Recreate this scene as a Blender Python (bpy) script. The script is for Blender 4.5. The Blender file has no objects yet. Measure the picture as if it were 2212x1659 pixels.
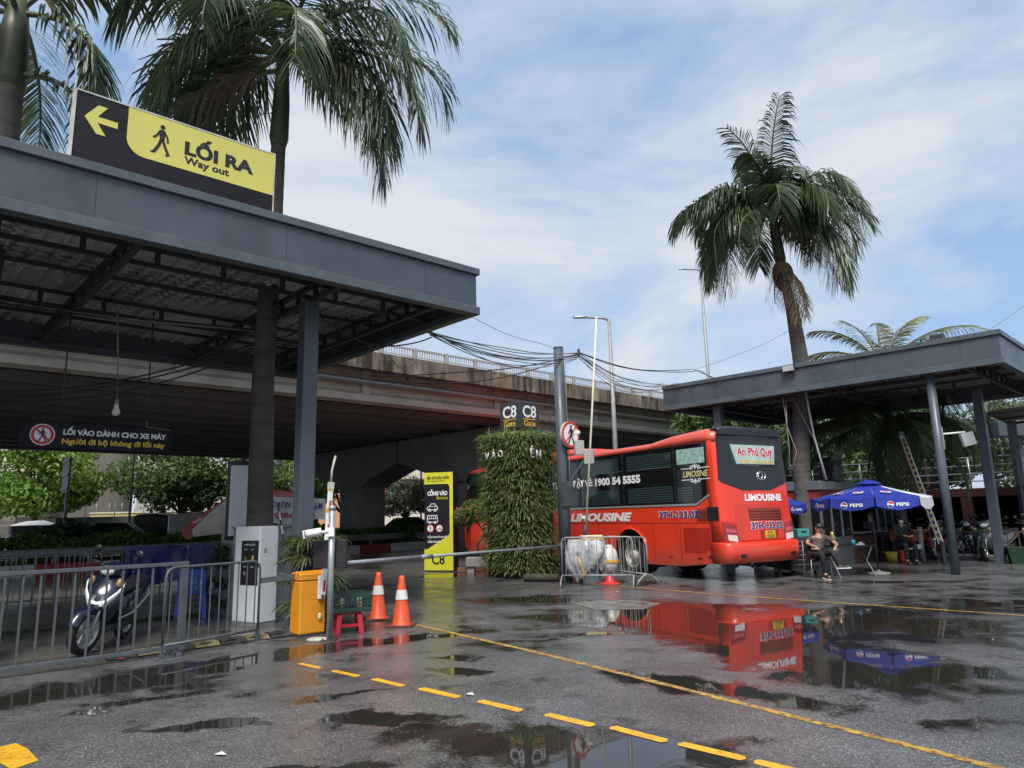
import bpy, math, random
from math import sin, cos, pi, sqrt, atan2, radians as R
from mathutils import Vector, Matrix

SC = bpy.context.scene
COL = SC.collection
rnd = random.Random(7)

# ------------------------------------------------------------------ camera
PITCH = math.atan(285 / 1534.0)
ROLL = math.atan(0.0235)
CAM_H = 1.6
cd = bpy.data.cameras.new('camera')
cam = bpy.data.objects.new('camera', cd)
COL.objects.link(cam)
fw = Vector((0, cos(PITCH), sin(PITCH)))
u0 = Vector((0, -sin(PITCH), cos(PITCH)))
r0 = Vector((1, 0, 0))
rt = r0 * cos(ROLL) - u0 * sin(ROLL)
up = r0 * sin(ROLL) + u0 * cos(ROLL)
cm = Matrix((rt, up, -fw)).transposed().to_4x4()
cm.translation = Vector((0, 0, CAM_H))
cam.matrix_world = cm
cd.sensor_width = 36.0
cd.lens = 36.0 * 1534.0 / 2212.0
cd.clip_start = 0.05
cd.clip_end = 3000
SC.camera = cam
SC.render.resolution_x, SC.render.resolution_y = 1024, 768

# ------------------------------------------------------------------ light
SC.view_settings.view_transform = 'Standard'
SC.view_settings.look = 'None'
SC.view_settings.exposure = 1.6
SC.view_settings.gamma = 1.0
SUN_EL, SUN_AZ = R(55), R(188)      # azimuth clockwise from +Y
W = bpy.data.worlds.new('World')
SC.world = W
W.use_nodes = True
wn, wl = W.node_tree.nodes, W.node_tree.links
wn.clear()
out = wn.new('ShaderNodeOutputWorld')
bg = wn.new('ShaderNodeBackground')
bg.inputs[1].default_value = 0.1
wl.new(bg.outputs[0], out.inputs[0])
sky = wn.new('ShaderNodeTexSky')
sky.sky_type = 'NISHITA'
sky.sun_disc = False
sky.sun_elevation = SUN_EL
sky.sun_rotation = SUN_AZ
sky.air_density = 1.0
sky.dust_density = 1.2
tc = wn.new('ShaderNodeTexCoord')
mp = wn.new('ShaderNodeMapping')
mp.inputs['Location'].default_value = (0.35, 0.2, 0.12)
mp.inputs['Rotation'].default_value = (0, R(-14), 0)
mp.inputs['Scale'].default_value = (1.0, 1.25, 2.6)
wl.new(tc.outputs['Generated'], mp.inputs[0])
n1 = wn.new('ShaderNodeTexNoise')
n1.inputs['Scale'].default_value = 1.55
n1.inputs['Detail'].default_value = 8
n1.inputs['Roughness'].default_value = 0.58
n1.inputs['Distortion'].default_value = 0.45
wl.new(mp.outputs[0], n1.inputs['Vector'])
cr = wn.new('ShaderNodeValToRGB')
cr.color_ramp.elements[0].position = 0.395
cr.color_ramp.elements[1].position = 0.60
wl.new(n1.outputs['Fac'], cr.inputs[0])
mixb = wn.new('ShaderNodeMix')          # thin veil over the blue
mixb.data_type = 'RGBA'
mixb.inputs[0].default_value = 0.8
mixb.inputs[7].default_value = (0.98, 1.5, 2.32, 1)
wl.new(sky.outputs[0], mixb.inputs[6])
mixc = wn.new('ShaderNodeMix')
mixc.data_type = 'RGBA'
mixc.inputs[7].default_value = (2.4, 2.56, 2.78, 1)
wl.new(cr.outputs[0], mixc.inputs[0])
wl.new(mixb.outputs[2], mixc.inputs[6])
wl.new(mixc.outputs[2], bg.inputs[0])

sd = bpy.data.lights.new('sun', 'SUN')
sd.energy = 1.7
sd.angle = R(25)
sd.color = (1.0, 0.95, 0.88)
sun = bpy.data.objects.new('sun', sd)
COL.objects.link(sun)
sdir = Vector((sin(SUN_AZ) * cos(SUN_EL), cos(SUN_AZ) * cos(SUN_EL), sin(SUN_EL)))
sun.rotation_euler = sdir.to_track_quat('Z', 'Y').to_euler()
sun.location = (0, -10, 40)

# ------------------------------------------------------------------ helpers
def tag(o, label=None, cat=None, group=None, kind=None):
    if label: o['label'] = label
    if cat: o['category'] = cat
    if group: o['group'] = group
    if kind: o['kind'] = kind
    return o

def thing(name, label, cat, loc=(0, 0, 0), rz=0.0, group=None):
    o = bpy.data.objects.new(name, None)
    o.empty_display_size = 0.2
    COL.objects.link(o)
    o.location = loc
    o.rotation_euler = (0, 0, rz)
    return tag(o, label, cat, group)

def copy_tree(o, parent=None):
    c = o.copy()
    COL.objects.link(c)
    c.parent = parent
    for ch in o.children:
        copy_tree(ch, c)
    return c

def frame(o, x, y):
    x = Vector(x).normalized(); y = Vector(y)
    z = x.cross(y).normalized(); y = z.cross(x)
    m = Matrix((x, y, z)).transposed().to_4x4()
    m.translation = Vector(o)
    return m

def rotz(a, loc=(0, 0, 0)):
    return Matrix.Translation(Vector(loc)) @ Matrix.Rotation(a, 4, 'Z')

class MB:
    def __init__(s):
        s.v = []; s.f = []; s.mi = []; s.sm = []; s.M = Matrix(); s.m = 0
    def add(s, vs, fs, smooth=False):
        b = len(s.v); M = s.M
        s.v.extend([tuple(M @ Vector(v)) for v in vs])
        for f in fs:
            s.f.append([i + b for i in f]); s.mi.append(s.m); s.sm.append(smooth)
        return s
    def box(s, x0, x1, y0, y1, z0, z1):
        if x0 > x1: x0, x1 = x1, x0
        if y0 > y1: y0, y1 = y1, y0
        if z0 > z1: z0, z1 = z1, z0
        return s.add([(x0, y0, z0), (x1, y0, z0), (x1, y1, z0), (x0, y1, z0), (x0, y0, z1), (x1, y0, z1), (x1, y1, z1), (x0, y1, z1)],
              [(3, 2, 1, 0), (4, 5, 6, 7), (0, 1, 5, 4), (1, 2, 6, 5), (2, 3, 7, 6), (3, 0, 4, 7)])
    def bar(s, p0, p1, w, h, upv=(0, 0, 1)):
        p0, p1 = Vector(p0), Vector(p1)
        d = (p1 - p0).normalized(); u = Vector(upv)
        if abs(d.dot(u)) > 0.98: u = Vector((0, 1, 0))
        sx = d.cross(u).normalized(); u = sx.cross(d)
        vs = []
        for p in (p0, p1):
            for a, b in ((-1, -1), (1, -1), (1, 1), (-1, 1)):
                vs.append(p + sx * a * w / 2 + u * b * h / 2)
        return s.add(vs, [(0, 1, 2, 3), (7, 6, 5, 4), (4, 5, 1, 0), (5, 6, 2, 1), (6, 7, 3, 2), (7, 4, 0, 3)])
    def tube(s, pts, r, n=8, caps=True, smooth=True, flat=1.0):
        pts = [Vector(p) for p in pts]
        rs = r if isinstance(r, (list, tuple)) else [r] * len(pts)
        d = (pts[1] - pts[0]).normalized()
        a = Vector((0, 0, 1)) if abs(d.z) < 0.9 else Vector((1, 0, 0))
        x = d.cross(a).normalized()
        vs = []
        for i, p in enumerate(pts):
            if i == 0: t = pts[1] - pts[0]
            elif i == len(pts) - 1: t = pts[-1] - pts[-2]
            else: t = (pts[i + 1] - pts[i]).normalized() + (pts[i] - pts[i - 1]).normalized()
            t = t.normalized()
            x = (x - t * x.dot(t)).normalized(); y = t.cross(x)
            for k in range(n):
                th = 2 * pi * k / n
                vs.append(p + x * cos(th) * rs[i] + y * sin(th) * rs[i] * flat)
        fs = []
        for i in range(len(pts) - 1):
            for k in range(n):
                k2 = (k + 1) % n
                fs.append((i * n + k, i * n + k2, (i + 1) * n + k2, (i + 1) * n + k))
        s.add(vs, fs, smooth)
        if caps:
            b = len(s.v) - len(vs)
            s.f.append([b + k for k in reversed(range(n))]); s.mi.append(s.m); s.sm.append(False)
            e = b + (len(pts) - 1) * n
            s.f.append([e + k for k in range(n)]); s.mi.append(s.m); s.sm.append(False)
        return s
    def cyl(s, p0, p1, r0, r1=None, n=14):
        return s.tube([p0, p1], [r0, r0 if r1 is None else r1], n)
    def prism(s, poly, z0, z1):
        n = len(poly)
        ar = sum(poly[i][0] * poly[(i + 1) % n][1] - poly[(i + 1) % n][0] * poly[i][1] for i in range(n))
        if ar < 0: poly = poly[::-1]
        vs = [(x, y, z0) for x, y in poly] + [(x, y, z1) for x, y in poly]
        fs = [tuple(reversed(range(n))), tuple(range(n, 2 * n))]
        fs += [(i, (i + 1) % n, n + (i + 1) % n, n + i) for i in range(n)]
        return s.add(vs, fs)
    def lathe(s, prof, n=24, smooth=True, c=(0, 0, 0)):
        vs = []; fs = []
        for r, z in prof:
            for k in range(n):
                a = 2 * pi * k / n
                vs.append((c[0] + r * cos(a), c[1] + r * sin(a), c[2] + z))
        for i in range(len(prof) - 1):
            for k in range(n):
                k2 = (k + 1) % n
                fs.append((i * n + k, i * n + k2, (i + 1) * n + k2, (i + 1) * n + k))
        return s.add(vs, fs, smooth)
    def loft(s, rings, closed=True, caps=True, smooth=True):
        n = len(rings[0]); vs = [p for r in rings for p in r]; fs = []
        for i in range(len(rings) - 1):
            for k in range(n if closed else n - 1):
                k2 = (k + 1) % n
                fs.append((i * n + k, i * n + k2, (i + 1) * n + k2, (i + 1) * n + k))
        if caps:
            fs.append(tuple(reversed(range(n))))
            fs.append(tuple(range((len(rings) - 1) * n, len(rings) * n)))
        return s.add(vs, fs, smooth)
    def ball(s, c, rx, ry=None, rz=None, nu=14, nv=8):
        ry = rx if ry is None else ry; rz = rx if rz is None else rz
        prof = [(max(1e-4, sin(pi * i / nv)), -cos(pi * i / nv)) for i in range(nv + 1)]
        vs = []; fs = []
        for q, z in prof:
            for k in range(nu):
                a = 2 * pi * k / nu
                vs.append((c[0] + rx * q * cos(a), c[1] + ry * q * sin(a), c[2] + rz * z))
        for i in range(nv):
            for k in range(nu):
                k2 = (k + 1) % nu
                fs.append((i * nu + k, i * nu + k2, (i + 1) * nu + k2, (i + 1) * nu + k))
        return s.add(vs, fs, True)
    def quad(s, a, b, c, d):
        return s.add([a, b, c, d], [(0, 1, 2, 3)])
    def build(s, name, mats, parent=None, bevel=0, loc=None, seg=1):
        me = bpy.data.meshes.new(name)
        me.from_pydata(s.v, [], s.f)
        if not isinstance(mats, (list, tuple)): mats = [mats]
        for m in mats: me.materials.append(m)
        if len(mats) > 1: me.polygons.foreach_set('material_index', s.mi)
        me.polygons.foreach_set('use_smooth', s.sm)
        me.update()
        o = bpy.data.objects.new(name, me)
        COL.objects.link(o)
        if parent: o.parent = parent
        if loc: o.location = loc
        if bevel:
            md = o.modifiers.new('bevel', 'BEVEL')
            md.width = bevel; md.segments = seg; md.limit_method = 'ANGLE'; md.angle_limit = R(40)
        return o

def boxobj(name, m, parent, *b, bevel=0.004):
    return MB().box(*b).build(name, m, parent, bevel)

# ------------------------------------------------------------------ materials
MATS = {}
def mat(name, col, rough=0.5, metal=0.0, var=0.18, vs=3.0, bump=0.0, bs=40.0, coat=0.0, streak=None, streakcol=(0.02, 0.02, 0.018), spec=0.5,
        st=(0.5, 0.7), sscale=(6, 6, 0.5), rv=0.12):
    if name in MATS: return MATS[name]
    m = bpy.data.materials.new(name); m.use_nodes = True
    nt = m.node_tree; N, L = nt.nodes, nt.links
    b = N['Principled BSDF']
    t = N.new('ShaderNodeTexCoord')
    nz = N.new('ShaderNodeTexNoise'); nz.inputs['Scale'].default_value = vs; nz.inputs['Detail'].default_value = 6
    nz.inputs['Roughness'].default_value = 0.6
    L.new(t.outputs['Object'], nz.inputs['Vector'])
    rp = N.new('ShaderNodeMapRange')
    rp.inputs[1].default_value = 0.3; rp.inputs[2].default_value = 0.7
    rp.inputs[3].default_value = 1 - var; rp.inputs[4].default_value = 1 + var * 0.7
    L.new(nz.outputs['Fac'], rp.inputs[0])
    mx = N.new('ShaderNodeMix'); mx.data_type = 'RGBA'; mx.blend_type = 'MULTIPLY'; mx.inputs[0].default_value = 1
    mx.inputs[6].default_value = (*col, 1)
    L.new(rp.outputs[0], mx.inputs[7])
    colout = mx.outputs[2]
    if streak:
        mp = N.new('ShaderNodeMapping'); mp.inputs['Scale'].default_value = sscale
        L.new(t.outputs['Object'], mp.inputs[0])
        n2 = N.new('ShaderNodeTexNoise'); n2.inputs['Scale'].default_value = 1.0; n2.inputs['Detail'].default_value = 7
        n2.inputs['Roughness'].default_value = 0.65
        L.new(mp.outputs[0], n2.inputs['Vector'])
        r2 = N.new('ShaderNodeMapRange'); r2.inputs[1].default_value = st[0]; r2.inputs[2].default_value = st[1]
        r2.inputs[4].default_value = streak
        L.new(n2.outputs['Fac'], r2.inputs[0])
        m2 = N.new('ShaderNodeMix'); m2.data_type = 'RGBA'; m2.inputs[7].default_value = (*streakcol, 1)
        L.new(r2.outputs[0], m2.inputs[0]); L.new(colout, m2.inputs[6]); colout = m2.outputs[2]
    L.new(colout, b.inputs['Base Color'])
    r3 = N.new('ShaderNodeMapRange'); r3.inputs[1].default_value = 0.3; r3.inputs[2].default_value = 0.7
    r3.inputs[3].default_value = max(0.02, rough - rv); r3.inputs[4].default_value = min(1, rough + rv)
    L.new(nz.outputs['Fac'], r3.inputs[0]); L.new(r3.outputs[0], b.inputs['Roughness'])
    b.inputs['Metallic'].default_value = metal
    b.inputs['Coat Weight'].default_value = coat
    b.inputs['Coat Roughness'].default_value = 0.08
    b.inputs['Specular IOR Level'].default_value = spec
    if bump:
        n3 = N.new('ShaderNodeTexNoise'); n3.inputs['Scale'].default_value = bs; n3.inputs['Detail'].default_value = 4
        L.new(t.outputs['Object'], n3.inputs['Vector'])
        bp = N.new('ShaderNodeBump'); bp.inputs['Strength'].default_value = bump; bp.inputs['Distance'].default_value = 0.02
        L.new(n3.outputs['Fac'], bp.inputs['Height']); L.new(bp.outputs[0], b.inputs['Normal'])
    MATS[name] = m
    return m

def leafmat(name, c0, c1, trans=0.3, rough=0.45, dead=None):
    if name in MATS: return MATS[name]
    m = bpy.data.materials.new(name); m.use_nodes = True
    N, L = m.node_tree.nodes, m.node_tree.links
    b = N['Principled BSDF']; o = N['Material Output']
    g = N.new('ShaderNodeNewGeometry')
    r = N.new('ShaderNodeValToRGB')
    r.color_ramp.elements[0].color = (*c0, 1); r.color_ramp.elements[1].color = (*c1, 1)
    if dead:
        r.color_ramp.elements[1].position = 0.9
        e = r.color_ramp.elements.new(0.965); e.color = (*dead, 1)
    L.new(g.outputs['Random Per Island'], r.inputs[0])
    L.new(r.outputs[0], b.inputs['Base Color'])
    b.inputs['Roughness'].default_value = rough
    t = N.new('ShaderNodeBsdfTranslucent')
    L.new(r.outputs[0], t.inputs[0])
    mx = N.new('ShaderNodeMixShader'); mx.inputs[0].default_value = trans
    L.new(b.outputs[0], mx.inputs[1]); L.new(t.outputs[0], mx.inputs[2]); L.new(mx.outputs[0], o.inputs[0])
    MATS[name] = m
    return m

def glassmat(name, col, rough=0.05, spec=0.5):
    return mat(name, col, rough, 0, 0.05, 1.0, rv=0.02, spec=spec)

slate = mat('slate_paint', (0.062, 0.077, 0.094), 0.42, 0, 0.2, 0.9, streak=0.6, streakcol=(0.03, 0.036, 0.04), sscale=(1.4, 1.4, 0.35), st=(0.5, 0.8))
slate_trim = mat('slate_trim', (0.075, 0.092, 0.105), 0.4, 0, 0.2, 2.0, streak=0.5, streakcol=(0.16, 0.17, 0.16), st=(0.6, 0.85))
column_paint = mat('column_paint', (0.075, 0.092, 0.115), 0.42, 0, 0.15, 1.5)
dark_steel = mat('dark_steel', (0.035, 0.037, 0.04), 0.5, 0.0, 0.25, 5)
grey_steel = mat('grey_steel', (0.085, 0.093, 0.105), 0.42, 0.0, 0.2, 6)
fence_paint = mat('fence_paint', (0.078, 0.088, 0.1), 0.42, 0, 0.2, 5)
galv = mat('galvanised', (0.36, 0.38, 0.39), 0.4, 0.55, 0.2, 7)
galv_dull = mat('galvanised_dull', (0.27, 0.28, 0.28), 0.5, 0.2, 0.25, 5)
white_paint = mat('white_paint', (0.72, 0.75, 0.77), 0.4, 0, 0.1, 2, streak=0.35, streakcol=(0.35, 0.33, 0.3), sscale=(5, 5, 0.8), st=(0.58, 0.85))
white_plastic = mat('white_plastic', (0.7, 0.7, 0.68), 0.45, 0, 0.1, 4)
cream_plastic = mat('cream_plastic', (0.62, 0.58, 0.46), 0.5, 0, 0.1, 4)
black_plastic = mat('black_plastic', (0.012, 0.012, 0.014), 0.4, 0, 0.2, 6)
black_panel = mat('black_panel', (0.010, 0.010, 0.015), 0.6, 0, 0.2, 3, spec=0.25)
rubber = mat('rubber', (0.014, 0.014, 0.015), 0.7, 0, 0.3, 8, bump=0.2, bs=60)
chrome = mat('chrome', (0.7, 0.7, 0.7), 0.15, 1.0, 0.05, 4, rv=0.05)
silver = mat('silver_paint', (0.5, 0.51, 0.52), 0.3, 0.7, 0.1, 4)
brown_steel = mat('dark_red_steel', (0.055, 0.014, 0.014), 0.5, 0, 0.3, 2)
yellow_sign = mat('yellow_sign', (0.58, 0.53, 0.12), 0.45, 0, 0.08, 1.2)
acid_yellow = mat('acid_yellow', (0.6, 0.58, 0.03), 0.4, 0, 0.06, 1.5)
text_white = mat('white_letter', (0.75, 0.75, 0.75), 0.4, 0, 0.05, 3)
text_yellow = mat('yellow_letter', (0.72, 0.42, 0.03), 0.4, 0, 0.05, 3)
text_black = mat('black_letter', (0.012, 0.012, 0.014), 0.4, 0, 0.05, 3)
sign_red = mat('sign_red', (0.5, 0.025, 0.03), 0.4, 0, 0.08, 3)
cable_mat = mat('cable_black', (0.016, 0.016, 0.017), 0.5, 0, 0.2, 3)
cable_grey = mat('cable_grey', (0.22, 0.21, 0.19), 0.5, 0, 0.2, 3)
concrete = mat('concrete', (0.33, 0.30, 0.25), 0.85, 0, 0.22, 0.8, bump=0.15, bs=25, streak=0.55, streakcol=(0.14, 0.12, 0.09), sscale=(0.9, 0.9, 0.25), st=(0.5, 0.8))
concrete_grey = mat('concrete_grey', (0.27, 0.265, 0.255), 0.85, 0, 0.2, 0.7, bump=0.15, bs=25, streak=0.4, streakcol=(0.12, 0.11, 0.1), sscale=(1.5, 1.5, 0.3), st=(0.5, 0.8))

# ------------------------------------------------------------------ lettering and flat marks
def text(parent, name, body, M, w, h, m, shear=0.0, bold=0.0, ext=0.002):
    cu = bpy.data.curves.new('t', 'FONT')
    cu.body = body; cu.size = 1.0; cu.shear = shear; cu.offset = bold; cu.extrude = 0.0; cu.resolution_u = 3
    ob = bpy.data.objects.new('t', cu)
    COL.objects.link(ob)
    me = bpy.data.meshes.new_from_object(ob)
    bpy.data.objects.remove(ob)
    bpy.data.curves.remove(cu)
    xs = [v.co.x for v in me.vertices]; ys = [v.co.y for v in me.vertices]
    x0, x1, y0, y1 = min(xs), max(xs), min(ys), max(ys)
    kx = w / (x1 - x0); ky = h / (y1 - y0)
    if h <= 0: ky = kx
    for v in me.vertices:
        v.co = M @ Vector(((v.co.x - (x0 + x1) / 2) * kx, (v.co.y - (y0 + y1) / 2) * ky, ext))
    me.name = name
    me.materials.clear(); me.materials.append(m)
    o = bpy.data.objects.new(name, me)
    COL.objects.link(o); o.parent = parent
    return o

def disc(mb, cx, cy, r, z0, z1, n=28):
    mb.prism([(cx + r * cos(2 * pi * k / n), cy + r * sin(2 * pi * k / n)) for k in range(n)], z0, z1)

def ring(mb, cx, cy, r0, r1, z0, z1, n=32):
    for k in range(n):
        a, b = 2 * pi * k / n, 2 * pi * (k + 1) / n
        mb.prism([(cx + r0 * cos(a), cy + r0 * sin(a)), (cx + r1 * cos(a), cy + r1 * sin(a)), (cx + r1 * cos(b), cy + r1 * sin(b)), (cx + r0 * cos(b), cy + r0 * sin(b))], z0, z1)

def stroke(mb, pts, w, z0, z1):
    for (ax, ay), (bx, by) in zip(pts[:-1], pts[1:]):
        dx, dy = bx - ax, by - ay; l = sqrt(dx * dx + dy * dy) or 1
        nx, ny = -dy / l * w / 2, dx / l * w / 2
        mb.prism([(ax + nx, ay + ny), (bx + nx, by + ny), (bx - nx, by - ny), (ax - nx, ay - ny)], z0, z1)

def walker(mb, s, z0, z1, flip=1):
    """walking figure, height s, centred on the frame origin"""
    k = s / 2.0
    def P(pts): return [(flip * x * k, y * k) for x, y in pts]
    n = 14
    mb.prism(P([(0.02 + 0.15 * cos(2 * pi * i / n), 0.85 + 0.15 * sin(2 * pi * i / n)) for i in range(n)]), z0, z1)
    mb.prism(P([(-0.17, 0.62), (0.05, 0.67), (0.19, 0.6), (0.15, -0.08), (-0.12, -0.08)]), z0, z1)
    stroke(mb, P([(-0.13, 0.55), (-0.3, 0.2), (-0.5, 0.02)]), 0.12 * k, z0, z1)
    stroke(mb, P([(0.14, 0.54), (0.33, 0.2), (0.36, -0.12)]), 0.12 * k, z0, z1)
    stroke(mb, P([(-0.03, 0.0), (-0.17, -0.45), (-0.42, -0.92)]), 0.17 * k, z0, z1)
    stroke(mb, P([(0.05, 0.0), (0.22, -0.45), (0.45, -0.95)]), 0.17 * k, z0, z1)
    stroke(mb, P([(-0.38, -0.94), (-0.6, -0.94)]), 0.1 * k, z0, z1)
    stroke(mb, P([(0.38, -0.96), (0.26, -0.96)]), 0.1 * k, z0, z1)
# ------------------------------------------------------------------ ground
def ground_mat():
    m = bpy.data.materials.new('wet_asphalt'); m.use_nodes = True
    N, L = m.node_tree.nodes, m.node_tree.links
    b = N['Principled BSDF']
    t = N.new('ShaderNodeTexCoord')
    def noise(sc, det=4, rough=0.55, dist=0.0, vec=None):
        n = N.new('ShaderNodeTexNoise'); n.inputs['Scale'].default_value = sc; n.inputs['Detail'].default_value = det
        n.inputs['Roughness'].default_value = rough; n.inputs['Distortion'].default_value = dist
        L.new(vec if vec else t.outputs['Object'], n.inputs['Vector']); return n
    def math_(op, a, bb, c=None, clamp=False):
        n = N.new('ShaderNodeMath'); n.operation = op; n.use_clamp = clamp
        for i, q in enumerate((a, bb, c)):
            if q is None: continue
            if isinstance(q, (int, float)): n.inputs[i].default_value = q
            else: L.new(q, n.inputs[i])
        return n.outputs[0]
    # warped coordinates so that puddle edges are ragged
    wz = noise(0.9, 6, 0.62)
    sub = N.new('ShaderNodeVectorMath'); sub.operation = 'SUBTRACT'; sub.inputs[1].default_value = (0.5, 0.5, 0.5)
    L.new(wz.outputs['Color'], sub.inputs[0])
    scl = N.new('ShaderNodeVectorMath'); scl.operation = 'SCALE'; scl.inputs['Scale'].default_value = 1.5
    L.new(sub.outputs[0], scl.inputs[0])
    ad = N.new('ShaderNodeVectorMath'); ad.operation = 'ADD'
    L.new(t.outputs['Object'], ad.inputs[0]); L.new(scl.outputs[0], ad.inputs[1])
    blobs = PUDDLES
    acc = None
    for (x, y, rx, ry, a, wgt) in blobs:
        mp = N.new('ShaderNodeMapping'); mp.vector_type = 'TEXTURE'
        mp.inputs['Location'].default_value = (x, y, 0); mp.inputs['Rotation'].default_value = (0, 0, R(a)); mp.inputs['Scale'].default_value = (rx, ry, 1)
        L.new(ad.outputs[0], mp.inputs[0])
        ln = N.new('ShaderNodeVectorMath'); ln.operation = 'LENGTH'; L.new(mp.outputs[0], ln.inputs[0])
        o = math_('SUBTRACT', 1.0, ln.outputs['Value'], clamp=True)
        o = math_('MULTIPLY', o, wgt)
        acc = o if acc is None else math_('ADD', acc, o)
    big = noise(0.33, 5, 0.6, 0.3)
    fine = noise(1.7, 6, 0.65, 0.2)
    h = math_('ADD', math_('MULTIPLY', big.outputs['Fac'], 0.5), math_('MULTIPLY', fine.outputs['Fac'], 0.56))
    h = math_('ADD', h, math_('MULTIPLY', acc, 0.5))
    grain = noise(38, 2, 0.5)
    h = math_('ADD', h, math_('MULTIPLY', math_('SUBTRACT', grain.outputs['Fac'], 0.5), 0.16))
    mr = N.new('ShaderNodeMapRange'); mr.interpolation_type = 'SMOOTHSTEP'
    mr.inputs[1].default_value = 0.535; mr.inputs[2].default_value = 0.655
    L.new(h, mr.inputs[0]); pud = mr.outputs[0]
    # aggregate colour
    vo = N.new('ShaderNodeTexVoronoi'); vo.inputs['Scale'].default_value = 120
    L.new(t.outputs['Object'], vo.inputs['Vector'])
    cr = N.new('ShaderNodeValToRGB')
    cr.color_ramp.elements[0].color = (0.066, 0.067, 0.069, 1); cr.color_ramp.elements[0].position = 0.2
    cr.color_ramp.elements[1].color = (0.16, 0.16, 0.16, 1); cr.color_ramp.elements[1].position = 0.9
    e = cr.color_ramp.elements.new(0.985); e.color = (0.3, 0.3, 0.29, 1)
    sepc = N.new('ShaderNodeSeparateColor'); L.new(vo.outputs['Color'], sepc.inputs[0])
    L.new(sepc.outputs[0], cr.inputs[0])
    patch = noise(0.6, 7, 0.65)
    pr_ = N.new('ShaderNodeMapRange'); pr_.inputs[1].default_value = 0.35; pr_.inputs[2].default_value = 0.7
    pr_.inputs[3].default_value = 0.6; pr_.inputs[4].default_value = 1.3
    L.new(patch.outputs['Fac'], pr_.inputs[0])
    mx = N.new('ShaderNodeMix'); mx.data_type = 'RGBA'; mx.blend_type = 'MULTIPLY'; mx.inputs[0].default_value = 1
    L.new(cr.outputs[0], mx.inputs[6]); L.new(pr_.outputs[0], mx.inputs[7])
    m2 = N.new('ShaderNodeMix'); m2.data_type = 'RGBA'; m2.inputs[7].default_value = (0.022, 0.02, 0.017, 1)
    L.new(pud, m2.inputs[0]); L.new(mx.outputs[2], m2.inputs[6])
    L.new(m2.outputs[2], b.inputs['Base Color'])
    damp = N.new('ShaderNodeMapRange'); damp.inputs[1].default_value = 0.36; damp.inputs[2].default_value = 0.56
    damp.inputs[3].default_value = 0.30; damp.inputs[4].default_value = 0.085
    L.new(h, damp.inputs[0])
    ro = N.new('ShaderNodeMapRange'); ro.inputs[4].default_value = 0.022
    L.new(pud, ro.inputs[0]); L.new(damp.outputs[0], ro.inputs[3]); L.new(ro.outputs[0], b.inputs['Roughness'])
    b.inputs['IOR'].default_value = 1.4
    # bump: coarse grain on the wet asphalt, faint ripples in the water
    film = N.new('ShaderNodeMapRange'); film.inputs[1].default_value = 0.40; film.inputs[2].default_value = 0.57
    film.inputs[3].default_value = 1.0; film.inputs[4].default_value = 0.35; L.new(h, film.inputs[0])
    hb = math_('MULTIPLY', math_('MULTIPLY', film.outputs[0], math_('SUBTRACT', 1.0, pud)), math_('ADD', math_('MULTIPLY', vo.outputs['Distance'], 0.9), math_('MULTIPLY', noise(160, 2).outputs['Fac'], 0.5)))
    rip = noise(7, 2, 0.5, 0.4)
    hb = math_('ADD', hb, math_('MULTIPLY', rip.outputs['Fac'], 0.05))
    bp = N.new('ShaderNodeBump'); bp.inputs['Strength'].default_value = 0.42; bp.inputs['Distance'].default_value = 0.012
    L.new(hb, bp.inputs['Height']); L.new(bp.outputs[0], b.inputs['Normal'])
    return m

# x, y, radius x, radius y, rotation, weight
PUDDLES = [
    (0.55, 4.9, 1.3, 1.15, 20, 0.75), (-0.1, 5.6, 0.9, 0.5, -30, 0.5),
    (-4.3, 7.7, 2.6, 0.75, 42, 0.7), (-2.6, 9.35, 2.2, 0.36, 25, 0.75), (-1.0, 10.3, 1.6, 0.28, 20, 0.6),
    (2.4, 11.6, 2.6, 2.0, -15, 0.9), (3.1, 8.6, 1.5, 2.6, 20, 0.8), (1.5, 7.0, 1.1, .4, -40, .55), (2.0, 6.9, 1.3, 0.35, -45, 0.5),
    (5.6, 10.6, 2.3, 2.0, 0, 0.5), (7.8, 12.0, 3.0, 1.5, -12, 0.45), (0.4, 14.2, 1.6, 1.0, 0, 0.4),
    (-1.1, 6.2, 0.55, 0.22, 0, 0.6), (-2.5, 6.05, 0.6, 0.18, 10, 0.8), (-0.75, 8.6, 0.5, 0.25, -20, 0.6), (-0.45, 7.9, 0.4, 0.2, 0, 0.6), (-1.7, 7.0, 0.7, 0.16, 15, 0.55), (-3.4, 6.9, 0.9, 0.2, 30, 0.6), (-1.4, 5.1, 0.5, 0.16, 0, 0.6), (-2.9, 4.9, 0.6, 0.14, 10, 0.5), (-0.2, 9.6, 0.9, 0.2, 0, 0.5), (1.0, 10.0, 0.9, 0.3, 0, 0.5), (3.3, 5.6, 0.6, 0.2, 20, 0.45), (8.6, 16.0, 2.4, 0.5, 0, 0.4),
    (-2.1, 20.6, 1.2, 1.0, 0, 0.5), (-3.4, 17.0, 2.2, 0.5, 20, 0.35), (1.0, 7.6, 0.9, 0.22, -40, 0.3),
    (0.3, 8.4, 1.2, 0.8, 0, -0.4), (1.5, 8.35, 0.7, 0.45, 10, -0.7), (-2.2, 6.6, 1.3, 0.5, 0, -0.2), (4.4, 5.4, 1.4, 0.8, 0, -0.3),
]
asphalt = ground_mat()
g = MB().quad((-700, -120, 0), (700, -120, 0), (700, 1200, 0), (-700, 1200, 0)).build('ground', asphalt)
tag(g, 'wet grey asphalt yard with rain puddles', 'ground', None, 'structure')

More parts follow.
